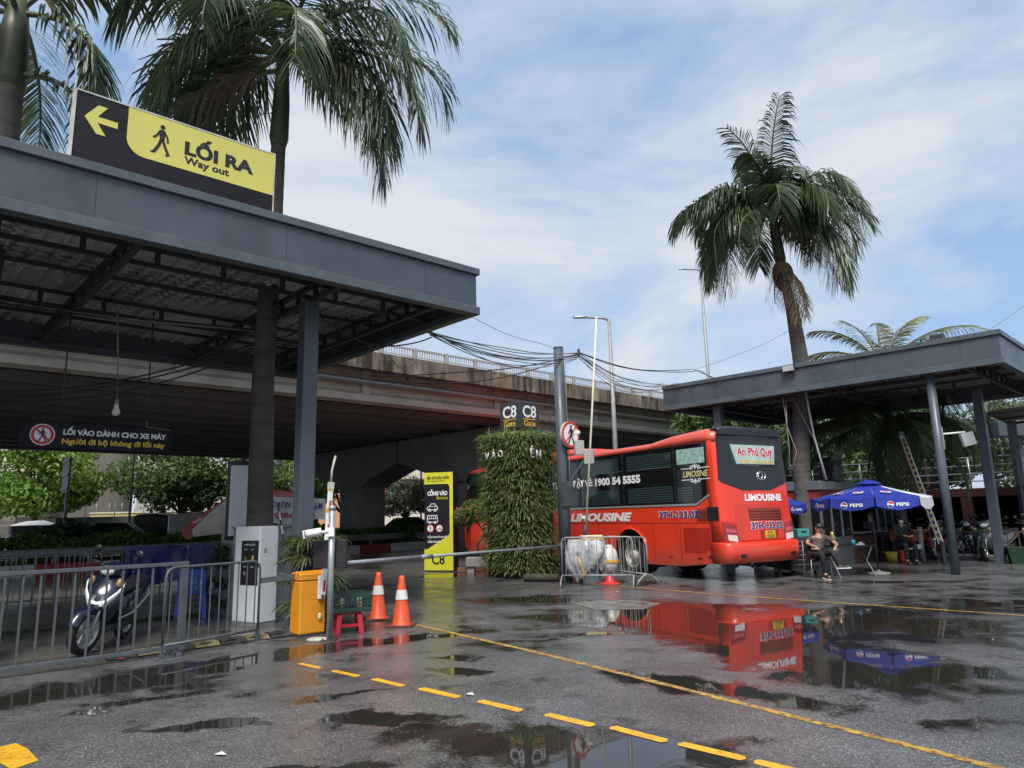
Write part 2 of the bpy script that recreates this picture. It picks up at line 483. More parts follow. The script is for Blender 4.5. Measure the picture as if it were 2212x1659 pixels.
line_yellow = mat('line_paint', (0.48, 0.27, 0.035), 0.45, 0, 0.35, 5, streak=0.9, streakcol=(0.06, 0.055, 0.045), sscale=(16, 16, 16), st=(0.46, 0.60), bump=0.2, bs=60)
line_worn = mat('line_paint_worn', (0.42, 0.23, 0.035), 0.5, 0, 0.3, 5, streak=0.95, streakcol=(0.055, 0.05, 0.045), sscale=(11, 11, 11), st=(0.42, 0.58), bump=0.25, bs=60)
dash_mat = mat('dash_paint', (0.68, 0.36, 0.02), 0.45, 0, 0.2, 6, streak=0.85, streakcol=(0.1, 0.07, 0.03), sscale=(22, 22, 22), st=(0.55, 0.66), bump=0.2, bs=70)

def gline(name, pts, w, m, label, z=0.004):
    mb = MB(); rr = random.Random(3)
    P = []
    for (ax, ay), (bx, by) in zip(pts[:-1], pts[1:]):
        n = max(2, int(sqrt((bx - ax) ** 2 + (by - ay) ** 2) / 0.12))
        for i in range(n): P.append((ax + (bx - ax) * i / n, ay + (by - ay) * i / n))
    P.append(pts[-1])
    vs = []; fs = []
    for i, p in enumerate(P):
        q = P[min(i + 1, len(P) - 1)]; o = P[max(i - 1, 0)]
        d = Vector((q[0] - o[0], q[1] - o[1])).normalized(); nrm = Vector((-d.y, d.x))
        a = w / 2 * (1 + rr.uniform(-.18, .12)); c = w / 2 * (1 + rr.uniform(-.18, .12))
        vs += [(p[0] + nrm.x * a, p[1] + nrm.y * a, z), (p[0] - nrm.x * c, p[1] - nrm.y * c, z)]
        if i: fs.append((2 * i - 2, 2 * i - 1, 2 * i + 1, 2 * i))
    mb.add(vs, fs)
    return tag(mb.build(name, m), label, 'road marking', None, 'structure')
gline('yellow_line', [(-1.54, 11.31), (0.2, 8.9), (1.97, 6.23), (2.92, 4.79), (3.6, 3.7)], 0.085, line_yellow, 'long worn yellow line running across the yard')
gline('yellow_bay_line', [(1.55, 17.35), (4.2, 14.1), (7.09, 11.12), (8.6, 9.5)], 0.085, line_yellow, 'thin yellow line in front of the red bus')
gline('yellow_gate_line', [(-0.5, 16.5), (0.9, 17.15)], 0.08, line_worn, 'short yellow line by the green pillar')
gline('yellow_lane_line', [(-3.0, 13.2), (-2.35, 12.7)], 0.08, line_worn, 'faded yellow line behind the cones')
dl = MB()
for x0, y0, x1, y1, w in [(-2.48, 8.52, -2.2, 8.26, .07), (-1.99, 8.08, -1.68, 7.8, .085), (-1.47, 7.64, -1.14, 7.32, .09), (-0.93, 7.18, -0.56, 6.83, .1),
                       (-0.34, 6.66, 0.0, 6.33, .1), (0.23, 6.18, 0.55, 5.86, .1), (0.71, 5.78, 1.02, 5.44, .1), (1.13, 5.36, 1.45, 5.04, .1), (1.53, 4.96, 1.86, 4.62, .1)]:
    dl.M = Matrix(); d = Vector((x1 - x0, y1 - y0, 0)).normalized(); nx = Vector((-d.y, d.x, 0)) * w / 2; e = d * 0.03
    a, b2 = Vector((x0, y0, .004)), Vector((x1, y1, .004))
    dl.add([a + nx - e * .4, a - e, a - nx, b2 - nx + e * .5, b2 + e, b2 + nx], [(0, 1, 2, 3, 4, 5)])
tag(dl.build('yellow_dashes', dash_mat), 'row of bright yellow dashes in the foreground', 'road marking', None, 'structure')
d2 = MB(); d2.add([(-3.95, 5.56, .004), (-3.42, 5.15, .004), (-3.36, 5.33, .004), (-3.62, 5.6, .004), (-3.8, 5.74, .004)], [(0, 1, 2, 3, 4)])
tag(d2.build('yellow_patch', dash_mat), 'single wide yellow dash at lower left', 'road marking', None, 'structure')

cp_ = MB(); cp_.add([(1.0, 13.56, .003), (1.6, 13.95, .003), (2.2, 13.75, .003), (2.56, 13.2, .003), (2.15, 12.5, .003), (1.34, 12.55, .003)], [(5, 4, 3, 2, 1, 0)])
tag(cp_.build('concrete_patch', mat('patch_concrete', (.17, .165, .15), .35, 0, .35, 2.5, streak=.8, streakcol=(.07, .07, .068), sscale=(3, 3, 3), st=(.45, .6), bump=.2, bs=40, rv=.2)), 'pale repaired patch in the asphalt in front of the crowd barriers', 'ground patch', None, 'structure')
# concrete walkway under the canopy, with a mossy gutter edge
walk_mat = mat('old_concrete_paving', (0.075, 0.07, 0.062), 0.6, 0, 0.4, 1.0, bump=0.3, bs=30, streak=0.6, streakcol=(0.025, 0.025, 0.02), sscale=(1.3, 1.3, 1.3), st=(0.5, 0.7), rv=0.25)
wk = MB(); wk.add([(-12.2, 3.2, .02), (-4.1, 10.6, .02), (-6.2, 13.0, .02), (-14.8, 5.4, .02)], [(0, 1, 2, 3)])
wk.add([(-12.2, 3.2, -.1), (-4.1, 10.6, -.1), (-4.1, 10.6, .02), (-12.2, 3.2, .02)], [(0, 1, 2, 3)])
tag(wk.build('walkway', walk_mat), 'dark worn concrete walkway under the canopy', 'pavement', None, 'structure')

moss_leaf = leafmat('moss_leaf', (0.03, 0.045, 0.01), (0.09, 0.11, 0.02), 0.2, 0.7)
ms = MB(); r1 = random.Random(5)
for i in range(2600):
    tt = r1.random(); seg = r1.choice([0, 1, 1])
    ax, ay, bx, by = [(-9.2, 10.4, -7.0, 11.7), (-6.9, 11.8, -5.4, 13.0)][seg]
    x = ax + (bx - ax) * tt + r1.gauss(0, .1); y = ay + (by - ay) * tt + r1.gauss(0, .1)
    l = r1.uniform(.03, .09); a = r1.uniform(0, 2 * pi)
    ms.add([(x, y, .015), (x + .02 * cos(a + 1.6), y + .02 * sin(a + 1.6), .015), (x + l * .6 * cos(a), y + l * .6 * sin(a), l)], [(0, 1, 2)])
tag(ms.build('moss', moss_leaf), 'green moss growing along the walkway edge', 'moss', None, 'stuff')

# ------------------------------------------------------------------ kerb, guard rail, verge
KP = [(-30, 9.5), (-23, 16.6), (-16.75, 23.3), (-14.83, 25.0), (-11.0, 30.2), (-7.19, 35.95), (-3.12, 40.9), (2.0, 46.5), (9, 54), (18, 63)]
def poly_at(pts, d):
    for a, b2 in zip(pts[:-1], pts[1:]):
        l = sqrt((b2[0] - a[0]) ** 2 + (b2[1] - a[1]) ** 2)
        if d <= l: return Vector((a[0] + (b2[0] - a[0]) * d / l, a[1] + (b2[1] - a[1]) * d / l, 0)), Vector((b2[0] - a[0], b2[1] - a[1], 0)).normalized()
        d -= l
    return Vector((*pts[-1], 0)), Vector((pts[-1][0] - pts[-2][0], pts[-1][1] - pts[-2][1], 0)).normalized()
KL = sum(sqrt((b2[0] - a[0]) ** 2 + (b2[1] - a[1]) ** 2) for a, b2 in zip(KP[:-1], KP[1:]))
kerb_white = mat('kerb_white', (0.55, 0.54, 0.5), 0.7, 0, 0.2, 3, streak=0.5, streakcol=(0.2, 0.18, 0.16), sscale=(3, 3, 1), st=(0.55, 0.8))
kerb_red = mat('kerb_red', (0.36, 0.03, 0.04), 0.7, 0, 0.2, 3)
kb = thing('kerb', 'red and white painted concrete kerb along the road', 'kerb', (0, 0, 0))
d = 0.0; i = 0
pat = [(1, 1.9), (0, 2.1), (0, 2.2), (1, 2.0), (0, 2.0), (0, 2.0), (0, 1.9)]
while d < KL - 2:
    c, ln = pat[i % len(pat)]; i += 1
    p, t1 = poly_at(KP, d + .012); q, t2 = poly_at(KP, d + ln - .012)
    mb = MB(); nn = Vector((-t1.y, t1.x, 0))
    a = p; b2 = q
    vs = []
    for z, o in ((-.05, 0), (.36, .05), (.38, .07), (.38, .33), (-.05, .35)):
        vs += [a + nn * o + Vector((0, 0, z)), b2 + nn * o + Vector((0, 0, z))]
    mb.add(vs, [(0, 1, 3, 2), (2, 3, 5, 4), (4, 5, 7, 6), (6, 7, 9, 8), (0, 2, 4, 6, 8), (1, 9, 7, 5, 3)])
    mb.build('kerb_stone', kerb_red if c else kerb_white, kb)
    d += ln
# white edge line on the road in front of the kerb
el = []
for k in range(0, int(KL - 1)):
    p, t1 = poly_at(KP, k + .5); nn = Vector((-t1.y, t1.x, 0)); el.append(tuple((p - nn * 1.4).to_2d()))
white_line = mat('white_line', (0.42, 0.42, 0.4), 0.5, 0, 0.3, 4, streak=0.7, streakcol=(0.08, 0.08, 0.08), sscale=(6, 6, 6), st=(0.5, 0.7))
gline('white_edge_line', el, 0.14, white_line, 'worn white line along the road edge')

rail_mat = mat('guard_rail', (0.24, 0.235, 0.215), 0.55, 0.2, 0.25, 2, streak=0.5, streakcol=(0.1, 0.085, 0.07), sscale=(2, 2, 2), st=(0.5, 0.75))
gr = thing('guard_rail', 'long corrugated steel guard rail behind the kerb', 'guard rail')
prof = [(.0, .52), (.05, .56), (.05, .62), (.0, .66), (.0, .70), (.05, .74), (.05, .80), (.0, .84)]
rings = []
for k in range(0, int(KL / 1.5)):
    p, t1 = poly_at(KP, k * 1.5); nn = Vector((-t1.y, t1.x, 0))
    rings.append([p + nn * (1.0 - o) + Vector((0, 0, z + .02)) for o, z in prof])
MB().loft(rings, closed=False, caps=False, smooth=False).build('beam', rail_mat, gr)
for k in range(1, int(KL / 3)):
    p, t1 = poly_at(KP, k * 3.0); nn = Vector((-t1.y, t1.x, 0)); c = p + nn * 1.13
    MB().box(c.x - .06, c.x + .06, c.y - .06, c.y + .06, 0, .78).build('post', rail_mat, gr)

# ------------------------------------------------------------------ foliage helpers
def leaf_blob(mb, c, rad, n, size, rr, shell=0.55, upb=0.4, drop=0.0):
    for _ in range(n):
        while True:
            x, y, z = rr.uniform(-1, 1), rr.uniform(-1, 1), rr.uniform(-1, 1)
            q = x * x + y * y + z * z
            if q < 1 and q > shell * rr.random(): break
        p = Vector((c[0] + x * rad[0], c[1] + y * rad[1], c[2] + z * rad[2]))
        nrm = Vector((x + rr.gauss(0, .5), y + rr.gauss(0, .5), z + upb + rr.gauss(0, .5))).normalized()
        a = Vector((rr.gauss(0, 1), rr.gauss(0, 1), rr.gauss(-drop, 1)))
        t1 = (a - nrm * a.dot(nrm)).normalized(); t2 = nrm.cross(t1)
        s = size * rr.uniform(.6, 1.35)
        mb.add([p - t1 * s, p - t2 * s * .45 + nrm * s * .15, p + t1 * s - nrm * s * .25, p + t2 * s * .45 + nrm * s * .15], [(0, 1, 2), (0, 2, 3)])

def blade(mb, p, d, l, w, droop, rr, segs=3):
    d = Vector(d).normalized(); p = Vector(p)
    side = d.cross(Vector((0, 0, 1)))
    if side.length < .05: side = Vector((rr.gauss(0, 1), rr.gauss(0, 1), 0))
    side = (side.normalized() + Vector((rr.gauss(0, .3), rr.gauss(0, .3), rr.gauss(0, .3)))).normalized()
    vs = [p - side * w * .3, p + side * w * .3]; fs = []
    for i in range(1, segs + 1):
        p = p + d * (l / segs)
        d = (d + Vector((0, 0, -droop / segs))).normalized()
        if i < segs:
            ww = w * .5 * (1 if i < segs - 1 else .75)
            vs += [p - side * ww, p + side * ww]; fs.append((2 * i - 2, 2 * i - 1, 2 * i + 1, 2 * i))
        else:
            vs.append(p); fs.append((2 * i - 2, 2 * i - 1, 2 * i))
    mb.add(vs, fs)

bark = mat('bark', (0.06, 0.05, 0.04), 0.9, 0, 0.4, 6, bump=0.5, bs=18)
leaf_bright = leafmat('leaf_bright', (0.06, 0.14, 0.015), (0.2, 0.34, 0.045), 0.4)
leaf_mid = leafmat('leaf_mid', (0.04, 0.095, 0.02), (0.12, 0.2, 0.05), 0.35)
leaf_dark = leafmat('leaf_dark', (0.028, 0.06, 0.02), (0.08, 0.13, 0.045), 0.3)
leaf_olive = leafmat('leaf_olive', (0.05, 0.07, 0.035), (0.15, 0.18, 0.09), 0.3)

def tree(name, label, loc, h, rad, zc, mleaf, seed, n=4200, size=.16, nb=13, group='trees beyond the road', trunk=.16, flat=.8):
    t = thing(name, label, 'tree', loc, 0, group)
    rr = random.Random(seed)
    tb = MB()
    tb.tube([(0, 0, -.1), (rr.uniform(-.1, .1), rr.uniform(-.1, .1), zc * .45), (rr.uniform(-.25, .25), rr.uniform(-.2, .2), zc * .8), (rr.uniform(-.3, .3), 0, zc + rad * .3)],
            [trunk * 1.25, trunk, trunk * .8, trunk * .35], 9)
    cb = MB()
    for k in range(nb):
        a = 2 * pi * k / nb * 2.4 + rr.uniform(-.4, .4); e = rr.uniform(-.75, 1)
        rr_ = rad * rr.uniform(.45, .75)
        c = (cos(a) * rr_ * sqrt(max(0, 1 - e * e * .6)), sin(a) * rr_ * sqrt(max(0, 1 - e * e * .6)), zc + e * rad * flat * .75)
        br = rad * rr.uniform(.3, .47)
        leaf_blob(cb, c, (br, br, br * .72), n // nb, size, rr)
        tb.tube([(0, 0, zc * .55), (c[0] * .5, c[1] * .5, (zc * .6 + c[2]) / 2), c], [trunk * .45, trunk * .3, trunk * .1], 6)
    tb.build('trunk', bark, t)
    cb.build('crown', mleaf, t)
    return t

def hedge(mb, pts, hgt, wid, n, size, seed):
    rr = random.Random(seed)
    L_ = sum((Vector(b2) - Vector(a)).length for a, b2 in zip(pts[:-1], pts[1:]))
    for _ in range(n):
        p, t1 = poly_at(pts, rr.random() * L_); nn = Vector((-t1.y, t1.x, 0))
        prof = .75 + .25 * sin(p.x * 1.7 + seed) * cos(p.y * 1.1)
        o = rr.uniform(-1, 1); z = .3 + hgt * prof * (1 - o * o * .35) * rr.random() ** .45
        leaf_blob(mb, p + nn * o * wid + Vector((0, 0, z)), (.12, .12, .1), 3, size, rr, 0, .7)
# ------------------------------------------------------------------ verge planting beyond the guard rail
soil = mat('soil', (0.045, 0.05, 0.025), 0.95, 0, 0.4, 2, bump=0.4, bs=12)
vb = []
for k in range(0, int(KL), 2):
    p, t1 = poly_at(KP, k); nn = Vector((-t1.y, t1.x, 0))
    vb.append([p + nn * o + Vector((0, 0, z)) for o, z in ((.36, .01), (.36, .3), (6.5, .3), (6.5, .01))])
tag(MB().loft(vb, closed=False, caps=False, smooth=False).build('verge', soil), 'raised planted verge beyond the kerb', 'verge', None, 'structure')
hp = [tuple((poly_at(KP, k)[0] + Vector((-poly_at(KP, k)[1].y, poly_at(KP, k)[1].x, 0)) * 2.6).to_2d()) for k in range(0, int(KL), 3)]
hp = [Vector((*p, 0)) for p in hp]
hm = MB(); hedge(hm, hp, 1.1, 1.0, 6000, .13, 3)
tag(hm.build('hedge', leaf_bright), 'clipped green hedge behind the guard rail', 'hedge', None, 'stuff')
hp2 = [p + Vector((-1.6, 1.4, 0)) for p in hp]
hm = MB(); hedge(hm, hp2, 1.3, 1.1, 3400, .16, 8)
tag(hm.build('ground_cover', leaf_mid), 'dark shrubs and ground cover on the verge', 'shrubs', None, 'stuff')

def bush(name, label, loc, rad, seed, m, n=900, size=.12):
    b2 = MB(); rr = random.Random(seed)
    for k in range(6):
        leaf_blob(b2, (rr.gauss(0, rad * .3), rr.gauss(0, rad * .3), rad * rr.uniform(.45, 1.0)), (rad * .6, rad * .6, rad * .6), n // 6, size, rr)
    o = b2.build(name, m); o.location = loc
    return tag(o, label, 'bush', 'bushes on the verge')
bush('round_bush', 'round dark bush rising above the hedge right of the white boat shape', (-18.6, 30.2, .3), 1.05, 4, leaf_dark, 1500)
bush('low_bush', 'dark bush beside the framed white board', (-14.0, 34.5, .3), 1.15, 6, leaf_dark, 1200)
bush('pale_bush', 'loose green bush at the foot of the concrete pier', (-6.2, 39.2, .3), .9, 9, leaf_mid, 900)

# ------------------------------------------------------------------ trees beyond the road
tree('tree', 'bright green round tree left under the hanging black sign', (-31.0, 46.5, 0), 7, 3.9, 4.9, leaf_bright, 11, 9000, .19, 20, trunk=.17, flat=.95)
tree('tree', 'tall spreading dark tree between the hanging sign and the white board', (-23.5, 48.0, 0), 8, 3.9, 5.6, leaf_mid, 12, 6500, .17, 16)
tree('tree', 'shaggy dark tree with drooping branches over the tarpaulin truck', (-21.8, 47.0, 0), 6, 2.6, 4.0, leaf_dark, 13, 4500, .16, 13)
tree('tree', 'leafy green tree behind the framed white board', (-18.6, 50.0, 0), 8, 3.3, 5.2, leaf_mid, 19, 4500, .17, 13)
tree('tree', 'full green tree between the palm trunk and the steel column', (-16.4, 51.9, 0), 7, 3.3, 3.7, leaf_bright, 14, 6000, .15, 15)
tree('tree', 'dark green tree left of the concrete pier', (-13.1, 54.6, 0), 6, 2.5, 3.7, leaf_mid, 15, 3200, .15, 11)
tree('tree', 'grey green tree behind the yellow entrance totem', (-8.75, 57.5, 0), 6, 2.4, 2.9, leaf_olive, 16, 4800, .12, 15, trunk=.1)
tree('tree', 'green tree showing above the bus roof under the far canopy', (9.5, 33.0, 0), 7, 2.2, 4.6, leaf_mid, 17, 3000, .15, 11, group='trees behind the bus')
tree('tree', 'pale green bushy tree at far right beyond the parking deck', (26.5, 36.0, 0), 7, 3.4, 4.2, leaf_olive, 18, 4200, .16, 13, group='trees behind the parking deck')
tree('tree', 'dark tree right of the coconut palm behind the parking deck', (19.5, 34.0, 0), 7, 2.9, 4.0, leaf_dark, 21, 3600, .16, 12, group='trees behind the parking deck')

# ------------------------------------------------------------------ flyover
U, V = Vector((.723, .691, 0)), Vector((-.691, .723, 0))
FA = atan2(.691, .723)
fo = thing('flyover', 'long concrete road flyover with stained parapet and steel railing', 'bridge', (-8.36, 40, 0), FA)
parapet_mat = mat('parapet_concrete', (0.16, 0.125, 0.09), 0.9, 0, 0.3, 0.8, bump=0.2, bs=20, streak=0.96, streakcol=(0.018, 0.016, 0.012), sscale=(1.9, 1.9, 0.33), st=(0.46, 0.58))
# extra pale run-off on the parapet
def parapet_nodes(m):
    N, L = m.node_tree.nodes, m.node_tree.links
    b = N['Principled BSDF']; src = b.inputs['Base Color'].links[0].from_socket
    t = N.new('ShaderNodeTexCoord'); mp = N.new('ShaderNodeMapping'); mp.inputs['Scale'].default_value = (1.5, 1.5, .4); mp.inputs['Location'].default_value = (31, 7, 3)
    n = N.new('ShaderNodeTexNoise'); n.inputs['Detail'].default_value = 6; n.inputs['Scale'].default_value = 1.0
    L.new(t.outputs['Object'], mp.inputs[0]); L.new(mp.outputs[0], n.inputs['Vector'])
    r = N.new('ShaderNodeMapRange'); r.inputs[1].default_value = .56; r.inputs[2].default_value = .68; r.inputs[4].default_value = .75
    L.new(n.outputs['Fac'], r.inputs[0])
    x = N.new('ShaderNodeMix'); x.data_type = 'RGBA'; x.inputs[7].default_value = (.36, .31, .23, 1)
    L.new(r.outputs[0], x.inputs[0]); L.new(src, x.inputs[6]); L.new(x.outputs[2], b.inputs['Base Color'])
parapet_nodes(parapet_mat)
X0, X1 = -60, 90
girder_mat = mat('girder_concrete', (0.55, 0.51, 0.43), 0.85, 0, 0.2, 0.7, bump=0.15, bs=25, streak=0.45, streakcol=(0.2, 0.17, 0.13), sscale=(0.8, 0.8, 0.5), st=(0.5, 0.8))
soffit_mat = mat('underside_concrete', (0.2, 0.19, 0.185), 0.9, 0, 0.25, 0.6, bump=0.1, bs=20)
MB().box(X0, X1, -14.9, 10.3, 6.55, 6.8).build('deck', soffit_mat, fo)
pp = MB()
for k in range(int(X0 / 7.3), int(X1 / 7.3)):
    pp.box(k * 7.3 + .012, (k + 1) * 7.3 - .012, -15.35, -15.1, 6.36, 6.96)
pp.box(X0, X1, -15.1, -14.9, 6.5, 6.56)
pp.build('parapet', parapet_mat, fo, .01)
MB().box(X0, X1, 10.3, 10.5, 6.36, 6.96).build('parapet', parapet_mat, fo)
ng = 12
for k in range(ng):
    y = -14.0 + 22.6 * k / (ng - 1)
    gb = MB()
    prof = [(-.32, 5.5), (.32, 5.5), (.32, 5.72), (.1, 5.86), (.1, 6.56), (-.1, 6.56), (-.1, 5.86), (-.32, 5.72)]
    gb.M = Matrix(((0, 0, 1, 0), (1, 0, 0, y), (0, 1, 0, 0), (0, 0, 0, 1)))
    for seg in ((X0, -.02), (.02, 30), (30.04, X1)):
        gb.prism([(a, b2) for a, b2 in prof], seg[0], seg[1])
    gb.M = Matrix()
    if k == 0:
        for xx in range(-57, 88, 6): gb.box(xx, xx + .3, y - .25, y + .25, 5.75, 6.545)
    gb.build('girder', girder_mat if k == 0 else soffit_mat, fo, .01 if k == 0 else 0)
rail_white = mat('bridge_railing', (0.34, 0.335, 0.31), 0.6, 0, 0.15, 4)
for k in range(-34, 58):
    x = -.754 + k * 1.364
    MB().box(x - .05, x + .05, -15.3, -15.16, 6.96, 7.33).build('railing_post', rail_white, fo)
rb = MB()
rb.box(X0, X1, -15.25, -15.2, 7.26, 7.32); rb.box(X0, X1, -15.24, -15.21, 7.02, 7.05)
x = -50
while x < 84:
    rb.box(x, x + .022, -15.235, -15.215, 7.04, 7.27); x += .105
rb.build('railing', rail_white, fo)
pipe = MB().tube([(X0, -14.55, 6.13), (X1, -14.55, 6.13)], .085, 10)
for k in range(-10, 15):
    x = k * 5.9 - 1.5
    pipe.tube([(x, -14.55, 6.13), (x, -14.55, 6.54)], .06, 8)
    pipe.tube([(x - .25, -14.55, 6.13), (x - .2, -14.55, 6.13)], .1, 10); pipe.tube([(x + .2, -14.55, 6.13), (x + .25, -14.55, 6.13)], .1, 10)
pipe.build('drain_pipe', galv_dull, fo)
def pier(x, y):
    p = MB()
    n = 20
    ring_ = []
    for i in range(n):   # rounded rectangle column
        a = 2 * pi * i / n
        ring_.append((abs(cos(a)) ** .5 * (1 if cos(a) > 0 else -1) * 1.0, abs(sin(a)) ** .5 * (1 if sin(a) > 0 else -1) * 1.15))
    p.loft([[(x + a, y + b2, z) for a, b2 in ring_] for z in (-.1, 3.35)])
    p.build('pier', concrete_grey, fo)
    c = MB()
    c.M = Matrix(((0, 0, 1, x), (1, 0, 0, y), (0, 1, 0, 0), (0, 0, 0, 1)))
    c.prism([(-1.2, 3.3), (1.2, 3.3), (1.5, 3.5), (4.6, 4.35), (4.6, 5.48), (-4.6, 5.48), (-4.6, 4.35), (-1.5, 3.5)], -.95, .95)
    c.build('pier_cap', concrete_grey, fo, .03)
for px in (0, 32, 64, -32):
    pier(px, 0.2); pier(px, -9.2)
# number stencilled on the pier
text(fo, 'pier_number', 'K5', frame((-.35, -.95, 4.0), (1, 0, 0), (0, 0, 1)), .5, .3, soffit_mat)

def street_lamp(name, label, loc, h, arm, r=.09, group='street lamps'):
    t = thing(name, label, 'street lamp', loc, 0, group)
    MB().tube([(0, 0, 0), (0, 0, h)], [r, r * .55], 10).build('pole', galv_dull, t)
    s = 1 if arm > 0 else -1
    MB().tube([(0, 0, h - .05), (arm * .3, 0, h + .06), (arm, 0, h + .1)], r * .38, 8).build('arm', galv_dull, t)
    MB().loft([[(arm + s * a, q * w, h + .1 + z) for q, z in ((-1, 0), (-.8, .07), (.8, .07), (1, 0), (.7, -.03), (-.7, -.03))] for a, w in ((0, .05), (.12, .11), (.5, .1), (.62, .04))]).build('lamp_head', galv, t)
    return t
tree('tree', 'large dark tree behind the kiosk under the right canopy', (14.0, 37.0, 0), 8, 3.6, 4.6, leaf_dark, 23, 5200, .18, 15, group='trees behind the parking deck')
tree('tree', 'broad dark tree behind the raised parking deck', (20.5, 40.0, 0), 8, 4.0, 5.2, leaf_mid, 24, 5200, .18, 15, group='trees behind the parking deck')
tree('tree', 'leafy tree closing the gap at the far right behind the deck', (31.5, 43.0, 0), 8, 4.2, 5.0, leaf_olive, 25, 5000, .18, 15, group='trees behind the parking deck')
street_lamp('street_lamp', 'grey street lamp on a tall mast right behind the round no walking sign', (4.3, 30, 0), 9.95, -.95, .13)
street_lamp('street_lamp', 'tallest thin street lamp standing left of the right palm', (16.9, 60, 0), 22.6, -1.3, .2)
street_lamp('street_lamp', 'small bent street lamp above the flyover railing near the canopy corner', (-6.9, 53, 0), 13.9, .6, .07)
street_lamp('street_lamp', 'small street lamp above the flyover railing near the right canopy', (9.0, 64, 0), 13.4, .6, .07)
street_lamp('street_lamp', 'thin pole seen beside the exit sign under the palm fronds', (-17.5, 46.0, 0), 30.0, .8, .1)
street_lamp('street_lamp', 'slim pale lamp post among the trees under the hanging sign', (-22.2, 41.5, 0), 9.0, .5, .07)
# ------------------------------------------------------------------ left canopy (local X along its front edge, Y backwards)
CA = atan2(.6762, .7367)
def canopy(name, label, loc, rz, length, width, zb, ztop, ribs, mats):
    """front-right corner at the origin, running along -X"""
    fas, trim, sof, steel = mats
    t = thing(name, label, 'canopy', loc, rz)
    L_, W_ = length, width
    f = MB()
    f.box(-L_, -.03, .03, .09, zb + .1, ztop - .12)                 # front
    f.box(-L_, -.03, W_ - .09, W_ - .03, zb + .1, ztop - .12)         # back
    f.box(-.09, -.03, .0905, W_ - .0905, zb + .1, ztop - .12)       # right end
    f.box(-L_ + .03, -L_ + .09, .0905, W_ - .0905, zb + .1, ztop - .12)
    f.build('fascia', fas, t, .006)
    x = -L_ + 1.1
    while x < -.4:
        MB().box(x, x + .006, .026, .031, zb + .142, ztop - .122).build('sheet_joint', dark_steel, t); x += 2.44
    e = MB()
    for z0, z1, o in ((ztop - .12, ztop, -.02), (zb, zb + .14, -.015)):
        e.box(-L_, o * -1 - 0.0, o, .16, z0, z1)
        e.box(-L_, .02, W_ - .16, W_ - o, z0, z1)
        e.box(-.16, -o, .1605, W_ - .1605, z0, z1)
        e.box(-L_, -L_ + .16, .1605, W_ - .1605, z0, z1)
    e.build('edge_trim', trim, t, .008)
    s = MB()
    s.box(-L_ + .09, -.09, .09, W_ - .09, zb + .5, zb + .54)
    x = -L_ + .3
    while x < -.2:
        s.box(x, x + .05, .1, W_ - .1, zb + .455, zb + .499); x += .3
    s.build('roof_sheet', sof, t)
    b2 = MB()
    for y in ribs[1]:
        for z in (zb + .14, zb + .38):
            b2.box(-L_ + .1, -.1, y - .03, y + .03, z, z + .06)
        xx = -L_ + .4
        while xx < -.3:
            b2.box(xx, xx + .07, y - .025, y + .025, zb + .2, zb + .38); xx += .95
    for y in ribs[2]: b2.box(-L_ + .1, -.1, y - .03, y + .03, zb + .34, zb + .4)
    b2.build('purlin', steel, t)
    for xx in ribs[0]:
        b3 = MB()
        for z in (zb + .06, zb + .3):
            b3.box(xx - .045, xx + .045, .17, W_ - .17, z, z + .07)
        yy = .5
        while yy < W_ - .4:
            b3.box(xx - .03, xx + .03, yy, yy + .07, zb + .13, zb + .3); yy += .62
        b3.build('truss', steel, t)
    return t
def foil_mat():
    m = mat('roof_foil', (0.5, 0.49, 0.48), 0.5, 0.2, 0.3, 0.8)
    N, L = m.node_tree.nodes, m.node_tree.links
    b = N['Principled BSDF']; src = b.inputs['Base Color'].links[0].from_socket
    t = N.new('ShaderNodeTexCoord'); mp = N.new('ShaderNodeMapping'); mp.inputs['Rotation'].default_value = (0, 0, R(38)); mp.inputs['Scale'].default_value = (6, 6, 0.01)
    c = N.new('ShaderNodeTexChecker'); c.inputs['Scale'].default_value = 1.0
    L.new(t.outputs['Object'], mp.inputs[0]); L.new(mp.outputs[0], c.inputs['Vector'])
    n = N.new('ShaderNodeTexNoise'); n.inputs['Scale'].default_value = .5; n.inputs['Detail'].default_value = 3
    L.new(t.outputs['Object'], n.inputs['Vector'])
    r = N.new('ShaderNodeMapRange'); r.inputs[1].default_value = .42; r.inputs[2].default_value = .6; L.new(n.outputs['Fac'], r.inputs[0])
    mu = N.new('ShaderNodeMath'); mu.operation = 'MULTIPLY'; L.new(c.outputs['Fac'], mu.inputs[0]); L.new(r.outputs[0], mu.inputs[1])
    x = N.new('ShaderNodeMix'); x.data_type = 'RGBA'; x.inputs[7].default_value = (.16, .16, .165, 1)
    L.new(mu.outputs[0], x.inputs[0]); L.new(src, x.inputs[6]); L.new(x.outputs[2], b.inputs['Base Color'])
    return m
foil = foil_mat()
lc = canopy('entrance_canopy', 'large dark grey steel canopy at left with the yellow exit sign on it', (-.55, 12.09, 0), CA, 12.0, 7.2, 5.1, 5.95,
            ((-.75, -2.54, -5.4, -8.3, -11.2), (1.37, 4.4), (2.9, 5.8)), (slate, slate_trim, foil, dark_steel))
def canopy_col(t, x, y, h, w=.25, m=column_paint, rounded=False):
    b2 = MB()
    if rounded: b2.tube([(x, y, -.05), (x, y, h)], w / 2, 20)
    else: b2.box(x - w / 2, x + w / 2, y - w / 2, y + w / 2, -.05, h)
    if not rounded: b2.box(x - w * .8, x + w * .8, y - w * .8, y + w * .8, 0, .02)
    return b2.build('column', m, t, 0 if rounded else .012)
canopy_col(lc, -2.54, 1.37, 5.18)

